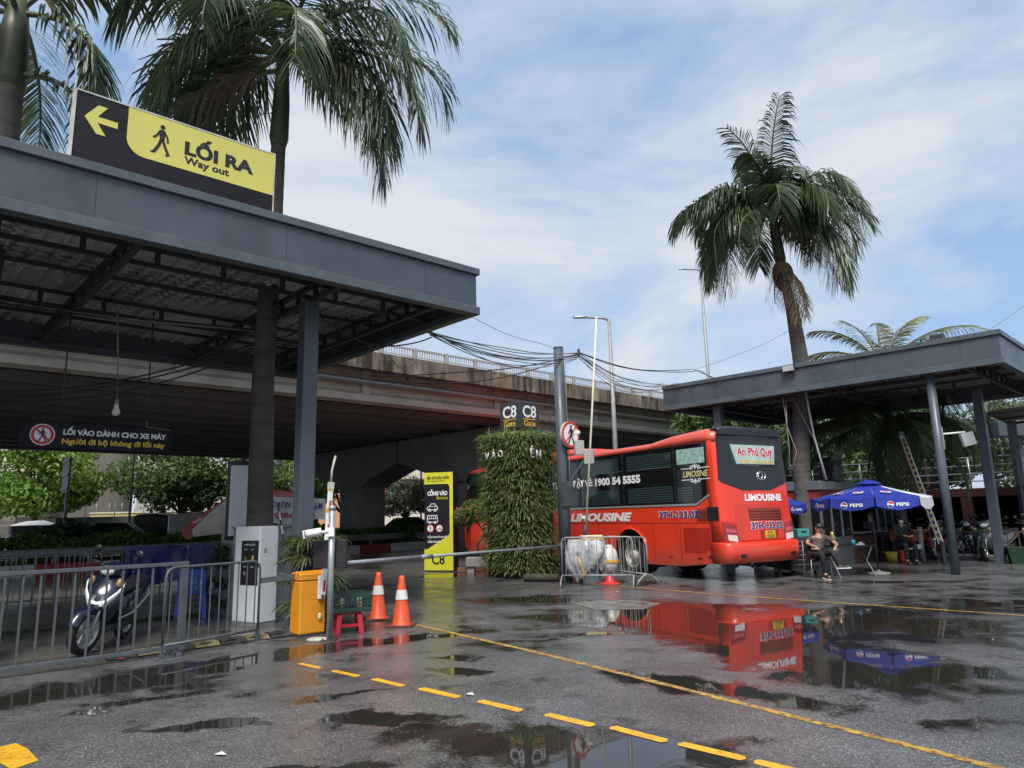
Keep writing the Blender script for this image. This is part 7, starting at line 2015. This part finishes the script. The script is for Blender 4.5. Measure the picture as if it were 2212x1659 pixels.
# ------------------------------------------------------------------ buildings beyond the road
cream = mat('cream_plaster', (.42, .37, .28), .85, 0, .15, .4, streak=.5, streakcol=(.22, .19, .15), sscale=(.5, .5, .15), st=(.5, .8)); pale = mat('pale_plaster', (.5, .5, .48), .85, 0, .15, .3, streak=.4, streakcol=(.3, .3, .28), sscale=(.4, .4, .1), st=(.5, .8))
win_dark = mat('window_dark', (.02, .024, .028), .1, 0, .2, 1); frame_w = mat('window_frame_white', (.6, .6, .58), .5); shutter_r = mat('shutter_red', (.25, .03, .025), .5); stone_tr = mat('stone_trim', (.5, .46, .37), .8)
def building(label, x0, x1, y, depth, h, m, wins, floors=None, arched=False, frame_m=frame_w, extra=None, rz=0.0, shutters=False, bal=None):
    b2 = thing('building', label, 'building', (x0, y, 0), rz)
    w = x1 - x0
    MB().box(0, w, 0, depth, 0, h).build('wall', m, b2)
    MB().box(-.15, w + .15, -.25, depth, h, h + .35).build('roof', stone_tr, b2)
    if floors:
        q = MB()
        for z in floors: q.box(-.05, w + .05, -.16, -.003, z, z + .22)
        q.build('cornice', stone_tr, b2)
    for (cx, cz, ww, hh) in wins:
        f = MB(); f.M = frame((cx, 0, cz), (1, 0, 0), (0, 0, 1))
        poly = [(-ww / 2, -hh / 2), (ww / 2, -hh / 2), (ww / 2, hh / 2)]
        if arched: poly += [(ww / 2 * cos(pi * k / 10), hh / 2 + ww / 2 * .9 * sin(pi * k / 10)) for k in range(1, 10)]
        poly += [(-ww / 2, hh / 2)]
        f.prism([(x * 1.22, z * 1.08) for x, z in poly], -.05, .06); fo2 = f.build('window', frame_m if not arched else stone_tr, b2)
        p = MB(); p.M = frame((cx, 0, cz), (1, 0, 0), (0, 0, 1)); p.prism(poly, .05, .07); p.build('pane', win_dark, fo2)
        g2 = MB(); g2.M = frame((cx, 0, cz), (1, 0, 0), (0, 0, 1))
        for k in range(4): x = -ww / 2 + ww * k / 3; g2.box(x - .035, x + .035, -hh / 2, hh / 2, .07, .1)
        for k in range(5): z = -hh / 2 + hh * k / 4; g2.box(-ww / 2, ww / 2, z - .025, z + .025, .07, .095)
        g2.build('glazing_bars', frame_w, fo2)
        if shutters:
            for s in (-1, 1): boxobj('shutter', shutter_r, b2, cx + s * ww * .62 - ww * .16, cx + s * ww * .62 + ww * .16, -.1, -.061, cz - hh / 2, cz + hh / 2, bevel=0)
    if bal:
        for z, xa, xb in bal:
            q = MB(); q.box(xa, xb, -.9, -.25, z - .12, z); q.box(xa, xb, -.88, -.7, z + .75, z + .88)
            n = int((xb - xa) / .22)
            for k in range(n): q.lathe([(.04, 0), (.075, .2), (.035, .5), (.05, .75)], 6, c=(xa + .11 + k * .22, -.79, z))
            q.build('balustrade', stone_tr, b2)
    return b2
building('cream old villa with arched white windows behind the bright tree', -52, -36.2, 56, 12, 14, cream, [(14.2, 5.75, 1.0, 1.3), (13.9, 3.05, 1.25, 1.0), (11.3, 5.75, 1.0, 1.3), (11.0, 3.05, 1.25, 1.0), (8.3, 5.75, 1.0, 1.3), (8.2, 3.05, 1.25, 1.0)], (2.2, 4.6, 7.6), True, bal=[(4.65, 12.5, 15.6)])
building('pale blank walled building behind the dark trees', -34.8, -22.6, 66, 10, 17, pale, [(2.5, 7.5, 1.2, 1.6), (10.6, 4.6, .8, 1.6), (10.6, 7.6, .8, 1.6), (6.5, 9.5, 1.2, 1.6)], (6.2,))
building('white house with an orange tiled panel right of the palm trunk', -24.0, -16.5, 70, 9, 15, mat('white_wall', (.6, .58, .53), .8, 0, .1, .4), [(2.2, 7.0, 1.3, 2.0), (5.2, 7.0, 1.3, 2.0), (2.2, 10.3, 1.3, 2.0)], (5.6, 8.8), bal=[(5.8, 3.8, 7)])
orange_wall = building('narrow orange fronted house beside the white house', -20.6, -15.6, 68, 1.9, 12, mat('orange_plaster', (.5, .26, .15), .8, 0, .15, .5), [(1.3, 7.6, 1.0, 1.5), (3.6, 7.6, 1.0, 1.5)], (6.4, 8.9))
building('white classical villa with balustrade and red shutters under the flyover', -13.2, -2.5, 66, 10, 13, mat('ivory_plaster', (.58, .55, .46), .8, 0, .1, .5), [(2.0, 3.9, .9, 1.5), (4.0, 3.9, 1.4, 1.7), (5.9, 3.9, .9, 1.7), (8.0, 3.9, .9, 1.5), (3.9, 7.1, 1.4, 1.4), (6.0, 7.1, 1.0, 1.4), (2.0, 7.1, .9, 1.4), (8.0, 7.1, .9, 1.4)], (2.5, 5.0), False, shutters=True, bal=[(5.25, 1.2, 8.8)])
yw = thing('yellow_wall', 'low yellow rendered wall below the pale building', 'wall', (-33, 56, 0)); MB().box(0, 14, 0, .4, 0, 2.5).build('wall', mat('yellow_plaster', (.5, .37, .15), .85, 0, .15, .6), yw); MB().box(-.05, 14.05, -.06, .46, 2.5, 2.62).build('coping', stone_tr, yw)
for k in range(14): MB().tube([(.3 + k, .2, 2.62), (.3 + k, .2, 3.3)], .03, 6).build('fence_post', galv_dull, yw)
cf_ = thing('corrugated_fence', 'weathered corrugated metal fence at the left edge', 'fence', (-41.5, 51, 0))
q = MB(); vs = []; n = 60
for k in range(n + 1): x = 6.2 * k / n; yy = .05 * sin(k * pi / 1.5); vs += [(x, yy, 0), (x, yy, 3.0)]
q.add(vs, [(2 * k, 2 * k + 2, 2 * k + 3, 2 * k + 1) for k in range(n)]); q.build('sheet', mat('rusty_sheet', (.13, .12, .11), .6, .2, .3, 1, streak=.7, streakcol=(.32, .29, .25), sscale=(.4, .4, 3), st=(.5, .65)), cf_)
MB().box(6.2, 6.45, -.1, .15, 0, 3.1).build('post', dark_steel, cf_)
gp2 = thing('gate_pillar', 'small cream gatehouse beside the corrugated fence', 'gatehouse', (-34.9, 50.6, 0)); MB().box(0, 2.1, 0, 1.5, 0, 2.3).build('wall', cream, gp2); MB().box(-.2, 2.4, -.3, 1.7, 2.3, 2.85).build('roof', mat('gate_roof', (.2, .19, .18), .8), gp2); boxobj('plaque', frame_w, gp2, .3, 1.4, -.33, -.301, 2.4, 2.75)
gf = thing('green_fence', 'dark green sheet fence behind the hedge', 'fence', (-31.5, 49.5, 0)); 
for k in range(9): MB().box(k * 2.0, k * 2.0 + 1.97, 0, .05, .3, 2.2).build('panel', mat('fence_green_grey', (.05, .065, .065), .6, 0, .3, 1), gf)
for k in range(10): MB().tube([(k * 2.0, -.05, 0), (k * 2.0, -.05, 3.2)], .03, 6).build('post', galv_dull, gf)

# ------------------------------------------------------------------ vehicles beyond the hedge
canvas = mat('tarpaulin', (.055, .05, .044), .85, 0, .25, 1.2, bump=.8, bs=4); canvas_top = mat('tarpaulin_top', (.3, .28, .24), .8, 0, .2, 1.5, bump=.6, bs=5)
car_white = mat('car_white', (.55, .56, .57), .25, 0, .08, 2, coat=.5); car_grey = mat('car_silver', (.3, .31, .33), .25, .4, .08, 2, coat=.5)
def wheels4(t, xs, y, r_, w=.2):
    for x in xs:
        for yy in (-y, y):
            ww = bpy.data.objects.new('wheel', None); COL.objects.link(ww); ww.parent = t; ww.location = (x, yy, r_)
            q = MB(); q.tube([(0, -w / 2, 0), (0, w / 2, 0)], r_, 18); q.build('tyre', rubber, ww)
            q = MB(); q.tube([(0, -w / 2 - .01, 0), (0, w / 2 + .01, 0)], r_ * .6, 14); q.build('rim', silver, ww)
def car(label, loc, rz, m, group='cars beyond the hedge'):
    t = thing('parked_car', label, 'car', loc, rz, group)
    q = MB(); q.loft([[(x, y, z) for y, z in ((-w, z0), (-w * 1.0, (z0 + z1) / 2), (-w * .93, z1), (w * .93, z1), (w, (z0 + z1) / 2), (w, z0))] for x, w, z0, z1 in ((-2.15, .7, .35, .75), (-2.0, .84, .25, .92), (-.8, .87, .22, .95), (.9, .87, .22, .93), (1.8, .84, .25, .8), (2.15, .7, .35, .65))]); q.build('body', m, t)
    q = MB(); q.loft([[(x, y, z) for y, z in ((-w, .9), (-w * .8, z1), (w * .8, z1), (w, .9))] for x, w, z1 in ((-1.9, .78, .93), (-1.3, .8, 1.4), (.2, .8, 1.46), (1.15, .8, .95))], smooth=False); q.build('windows', win_dark, t)
    q = MB(); q.loft([[(x, y, z) for y, z in ((-w, 1.38), (-w * .9, z1), (w * .9, z1), (w, 1.38))] for x, w, z1 in ((-1.25, .64, 1.42), (-.5, .66, 1.5), (.2, .65, 1.48))], smooth=False); q.build('roof', m, t)
    for y in (-.65, .65):
        for x in (-1.3, .2): MB().bar((x, y, 1.42), (x + (-.62 if x < 0 else .95), y * 1.2, .92), .07, .05).build('pillar', m, t)
    wheels4(t, (-1.35, 1.35), .8, .31)
    for y in (-.6, .6): MB().ball((2.05, y, .62), .1, .16, .09, 10, 6).build('headlight', chrome, t)
    return t
car('white car half hidden behind the hedge left of the tarpaulin truck', (-22.3, 39.0, .3), R(200), car_white)
car('pale car in shadow behind the totem under the flyover', (-6.2, 45.0, .2), R(10), car_grey)
tk = thing('covered_truck', 'truck with a dark tarpaulin cover parked beyond the hedge', 'truck', (-21.9, 42.5, 0), R(8))
q = MB(); nx_, nz_ = 16, 1
q.loft([[(x, y + .04 * sin(x * 7 + y), z + .05 * sin(x * 3.1)) for y, z in ((-.95, .9), (-1.0, 1.6), (-.9, 2.05), (-.4, 2.2), (.4, 2.2), (.9, 2.05), (1.0, 1.6), (.95, .9))] for x in [-.2 + 3.6 * k / 16 for k in range(17)]]); q.build('tarpaulin', canvas, tk)
q = MB(); q.loft([[(x, y, 2.14 + .06 * sin(x * 2.3) + (.08 if abs(y) < .5 else 0)) for y in (-.92, -.45, .45, .92)] for x in [-.25 + 3.7 * k / 12 for k in range(13)]], closed=False, caps=False); q.build('tarpaulin_top', canvas_top, tk)
MB().box(3.5, 5.0, -.85, .85, .5, 2.0).build('cab', car_white, tk, .12, seg=3); MB().box(4.0, 5.02, -.8, .8, 1.25, 1.8).build('windscreen', win_dark, tk, .05); MB().box(-.3, 5.0, -.5, .5, .45, .75).build('chassis', dark_steel, tk); wheels4(tk, (.6, 4.2), .8, .4)
vn = thing('white_van', 'white van with a sloping windscreen behind the red parasol', 'van', (-15.8, 37.5, .25), R(25))
q = MB(); q.loft([[(x, y, z) for y, z in ((-.8, .3), (-.85, 1.0), (-.72, zt), (.72, zt), (.85, 1.0), (.8, .3))] for x, zt in ((-2.0, 1.85), (.6, 1.9), (1.1, 1.75), (1.9, 1.05), (2.2, .9))], smooth=False); q.build('body', car_white, vn, .05)
q = MB(); q.add([(1.16, -.62, 1.72), (1.16, .62, 1.72), (1.86, .68, 1.12), (1.86, -.68, 1.12)], [(0, 1, 2, 3), (3, 2, 1, 0)]); q.M = Matrix.Translation((.03, 0, .04)); q.build('windscreen', win_dark, vn, loc=(.03, 0, .05)); wheels4(vn, (-1.3, 1.4), .78, .32)
ct = thing('cargo_cart', 'dark covered cart with a white curved top behind the hedge', 'cart', (-26.6, 40.2, .2), R(5))
q = MB(); q.loft([[(x, y, z) for y, z in ((-.6 * w, 1.05), (-.7 * w, 1.5), (.7 * w, 1.5), (.6 * w, 1.05))] for x, w in ((-1.3, .6), (-1.0, 1), (1.0, 1), (1.4, .6))], smooth=False); q.build('cart_box', black_plastic, ct, .03)
q = MB(); q.loft([[(x, y * w, 1.51 + h_ * (1 - y * y)) for y in (-1, -.5, 0, .5, 1)] for x, w, h_ in ((-1.25, .4, .05), (-.6, .7, .22), (.3, .72, .26), (.9, .4, .06))], closed=False, caps=False); q.build('white_top', white_plastic, ct); wheels4(ct, (-.8, .8), .6, .35, .08)
MB().box(-1.1, 1.1, -.5, .5, .5, 1.04).build('undercarriage', dark_steel, ct)
gs_ = thing('gantry_sign', 'back of a grey metal road sign panel among the trees', 'sign', (-24.4, 38.8, 0), R(-50))
MB().box(-1.0, 1.0, 0, .08, 3.4, 5.3).build('panel_back', mat('sign_back', (.14, .17, .185), .5), gs_, .01)
for z in (3.6, 4.35, 5.1): MB().box(-.98, .98, -.06, -.001, z - .05, z + .05).build('stiffener', galv_dull, gs_)
MB().tube([(0, .15, 0), (0, .15, 5.2)], .09, 10).build('post', galv_dull, gs_)

# ------------------------------------------------------------------ leaning red parasol with banner
rp_red = mat('old_red_cloth', (.30, .028, .03), .7, 0, .25, 2, streak=.5, streakcol=(.4, .16, .14), sscale=(3, 3, 3), st=(.5, .7)); rp_cream = mat('old_cream_cloth', (.42, .37, .3), .7, 0, .25, 3)
rpx = thing('red_parasol', 'faded red and cream parasol tilted behind the palm trunk', 'parasol', (-6.05, 16.4, 0), 0)
tilt = Matrix.Translation((0, 0, 1.82)) @ Matrix.Rotation(R(-12), 4, 'Y') @ Matrix.Rotation(R(8), 4, 'X')
Rr_, zt_ = 1.45, .62
for k in range(8):
    a, b3 = 2 * pi * k / 8 + .2, 2 * pi * (k + 1) / 8 + .2
    q = MB(); q.M = tilt; vs = []; fs = []
    for i in range(7):
        f = .03 + .97 * i / 6
        for j in range(4):
            g_ = j / 3; x = (cos(a) * (1 - g_) + cos(b3) * g_) * Rr_ * f; y = (sin(a) * (1 - g_) + sin(b3) * g_) * Rr_ * f
            vs.append((x, y, zt_ * (1 - f) - .07 * f * sin(pi * g_) + .02 * sin(11 * g_ + 5 * f + k)))
    for i in range(6):
        for j in range(3): fs.append((i * 4 + j, i * 4 + 4 + j, i * 4 + 5 + j, i * 4 + 1 + j))
    for j in range(4):
        x, y, z = vs[24 + j]; vs.append((x * 1.01, y * 1.01, z - .16))
    for j in range(3): fs.append((24 + j, 28 + j, 29 + j, 25 + j))
    q.add(vs, fs, True); q.build('canopy_panel', rp_cream if k in (5,) else rp_red, rpx)
MB().tube([(-.35, 0, 0), (-.1, 0, 1.7), (0, 0, 2.4)], .025, 8).build('pole', dark_steel, rpx)
aa = 3.73
text(rpx, 'lettering', 'Cafeno', tilt @ frame((cos(aa) * Rr_ * .74, sin(aa) * Rr_ * .74, zt_ * .2 - .0), (-sin(aa), cos(aa), 0), (-cos(aa) * Rr_, -sin(aa) * Rr_, zt_)), .55, .2, text_white, .3, .01, .0)
bn = thing('banner', 'white cloth banner hung upside down with blue and red letters', 'banner', (-4.95, 14.7, 0), R(8))
q = MB(); n = 14; vs = []
for i in range(n + 1):
    x = 1.05 * i / n; yy = .03 * sin(i * .9); vs += [(x, yy, 1.58 - .05 * sin(i * .4)), (x, yy + .02, 2.1 - .06 * i / n)]
q.add(vs, [(2 * i, 2 * i + 2, 2 * i + 3, 2 * i + 1) for i in range(n)], True); q.build('cloth', mat('banner_white', (.6, .6, .6), .7, 0, .1, 3), bn)
text(bn, 'lettering', 'MỸ ĐÌNH - NƯỚC', frame((.5, -.06, 1.9), (-1, 0, .06), (0, 0, -1)), 1.0, .17, navy, .0, .02, 0)
text(bn, 'lettering', 'HÀ NỘI', frame((.42, -.06, 1.71), (-1, 0, .06), (0, 0, -1)), .85, .17, lred, .0, .03, 0)

# ------------------------------------------------------------------ overhead cables
def cable(parent, a, b2, sag, r_, m, seed, n=18, wob=.03):
    rr = random.Random(seed); a, b2 = Vector(a), Vector(b2); pts = []
    ph = rr.uniform(0, 6); dx = rr.uniform(-wob, wob); dz = rr.uniform(-wob, wob)
    for k in range(n + 1):
        f = k / n; p = a.lerp(b2, f); e = 4 * f * (1 - f)
        pts.append(p + Vector((dx * e + .02 * sin(f * 9 + ph), dx * e, -sag * e + dz * e + .025 * sin(f * 7 + ph) * e)))
    MB().tube(pts, r_, 6).build('cable', m, parent)
PA = (1.73, 17.7, 5.66)
cb1 = thing('cable_bundle', 'sagging bundle of cables from the left canopy to the tall grey post', 'cables')
CP = (-1.55, 13.3, 5.12)
for k in range(9): cable(cb1, (CP[0] + .1 * rnd.uniform(-1, 1), CP[1] + .1 * rnd.uniform(-1, 1), CP[2] + rnd.uniform(-.03, .06)), (PA[0] - .05, PA[1], PA[2] - .02 * k), .14 + .035 * k, rnd.choice((.007, .009, .012)), cable_mat if k % 2 else cable_grey, k)
for k in range(2): cable(cb1, (-3.1, 15.4, 4.72 - .1 * k), (1.25, 17.65, 5.5 - .06 * k), .18 + .1 * k, .014, cable_mat, 20 + k, wob=.12)
q = MB(); q.tube([(-2.6, 14.6, 5.0), (-2.4, 14.7, 4.75), (-2.25, 14.8, 4.72), (-2.05, 14.9, 4.9), (-2.2, 14.85, 4.98)], .012, 6); q.build('cable_loop', cable_grey, cb1)
cb2 = thing('cable_bundle', 'sagging bundle of cables from the tall grey post to the right canopy', 'cables')
EP = (5.1, 22.3, 5.62)
for k in range(8): cable(cb2, (PA[0], PA[1], PA[2] - .02 * k), (EP[0] + .35 * rnd.uniform(-1, 1), EP[1] + .2 * rnd.uniform(-1, 1), EP[2] + rnd.uniform(-.02, .04)), .22 + .05 * k, rnd.choice((.006, .008, .010)), cable_mat if k % 2 else cable_grey, 40 + k)
for k in range(2): cable(cb2, PA, (5.6 + .2 * k, 21.6, 5.95 - .05 * k), .2 + .06 * k, .011, cable_mat, 60 + k)
for k in range(2): cable(cb2, (5.6 + .2 * k, 21.6, 5.95 - .05 * k), (6.9 - .4 * k, 20.4, 4.75), -.12, .011, cable_mat, 64 + k)
cb3 = thing('thin_wire', 'single thin wire rising from the right canopy to the slender palm', 'wire'); cable(cb3, (5.7, 21.6, 5.95), (8.3, 20.4, 6.85), .12, .006, cable_grey, 70)
cb4 = thing('thin_wire', 'thin wire running high from the left canopy corner to the tall post', 'wire'); cable(cb4, (-.9, 12.6, 5.3), (1.3, 17.7, 5.75), .05, .006, cable_grey, 71)
cb5 = thing('thin_wire', 'thin wire leaving the right canopy at the right edge', 'wire'); cable(cb5, (11.2, 16.2, 5.62), (14.5, 17.5, 7.6), .1, .008, cable_grey, 72)
cb6 = thing('cable_bundle', 'black cables drooping from the palm trunk below the left canopy', 'cables')
for k in range(3): cable(cb6, (-9.2, 10.6, 3.72 - .03 * k), (-4.45, 11.9, 4.6 - .05 * k), .32 + .05 * k, .014, cable_mat, 80 + k)
for k in range(3): cable(cb6, (-8.8, 9.4, 5.02), (-4.3, 12.6 + .05 * k, 5.0), .06 + .02 * k, .016, cable_grey if k == 1 else cable_mat, 90 + k, wob=.04)
cable(cb6, (-4.2, 11.9, 4.75), (-3.2, 11.5, 4.95), .1, .014, cable_mat, 99); cable(cb6, (-3.2, 11.5, 4.95), (-1.5, 13.2, 5.0), .3, .014, cable_mat, 98)
# white pipes and loose cables on the right palm trunk
pv = thing('conduit_pipes', 'pale plastic pipes and loose cables strapped up the right palm trunk', 'pipes')
MB().tube([(8.75, 20.1, 2.4), (8.55, 20.15, 3.6), (8.45, 20.2, 4.9)], .028, 8).build('pipe', white_plastic, pv); MB().tube([(8.7, 20.12, 2.4), (8.6, 20.15, 3.4), (8.0, 20.2, 4.9)], .018, 8).build('pipe', cable_grey, pv)
for k in range(2): MB().tube([(7.7 + .1 * k, 20.0, 4.9), (7.75, 20.0, 3.9), (7.95 - .2 * k, 20.0, 3.2), (7.7, 20.0, 2.5)], .012, 6).build('loose_cable', cable_grey, pv)

# ------------------------------------------------------------------ small litter in the yard
for k, (x, y, c, lab) in enumerate(((-4.75, 8.95, 'red', 'small red wrapper on the walkway behind the bar fence'), (-4.9, 10.25, 'yellow', 'small yellow wrapper near the scooter'), (-2.1, 5.35, 'white', 'scrap of white paper in the left foreground'), (2.1, 15.3, 'white', 'tiny pale scrap near the bay line'), (-.45, 6.9, 'white', 'pale paper bit beside the yellow dashes'))):
    q = MB(); q.add([(-.04, -.02, .004), (.03, -.035, .012), (.045, .02, .004), (-.02, .03, .014)], [(0, 1, 2), (0, 2, 3)])
    o = q.build('litter', {'red': mat('wrapper_red', (.5, .05, .09), .4), 'yellow': mat('wrapper_yellow', (.6, .5, .06), .4), 'white': white_plastic}[c]); o.location = (x, y, .022 if x < -4 else .003); o.rotation_euler = (0, 0, k * 1.3); tag(o, lab, 'litter')
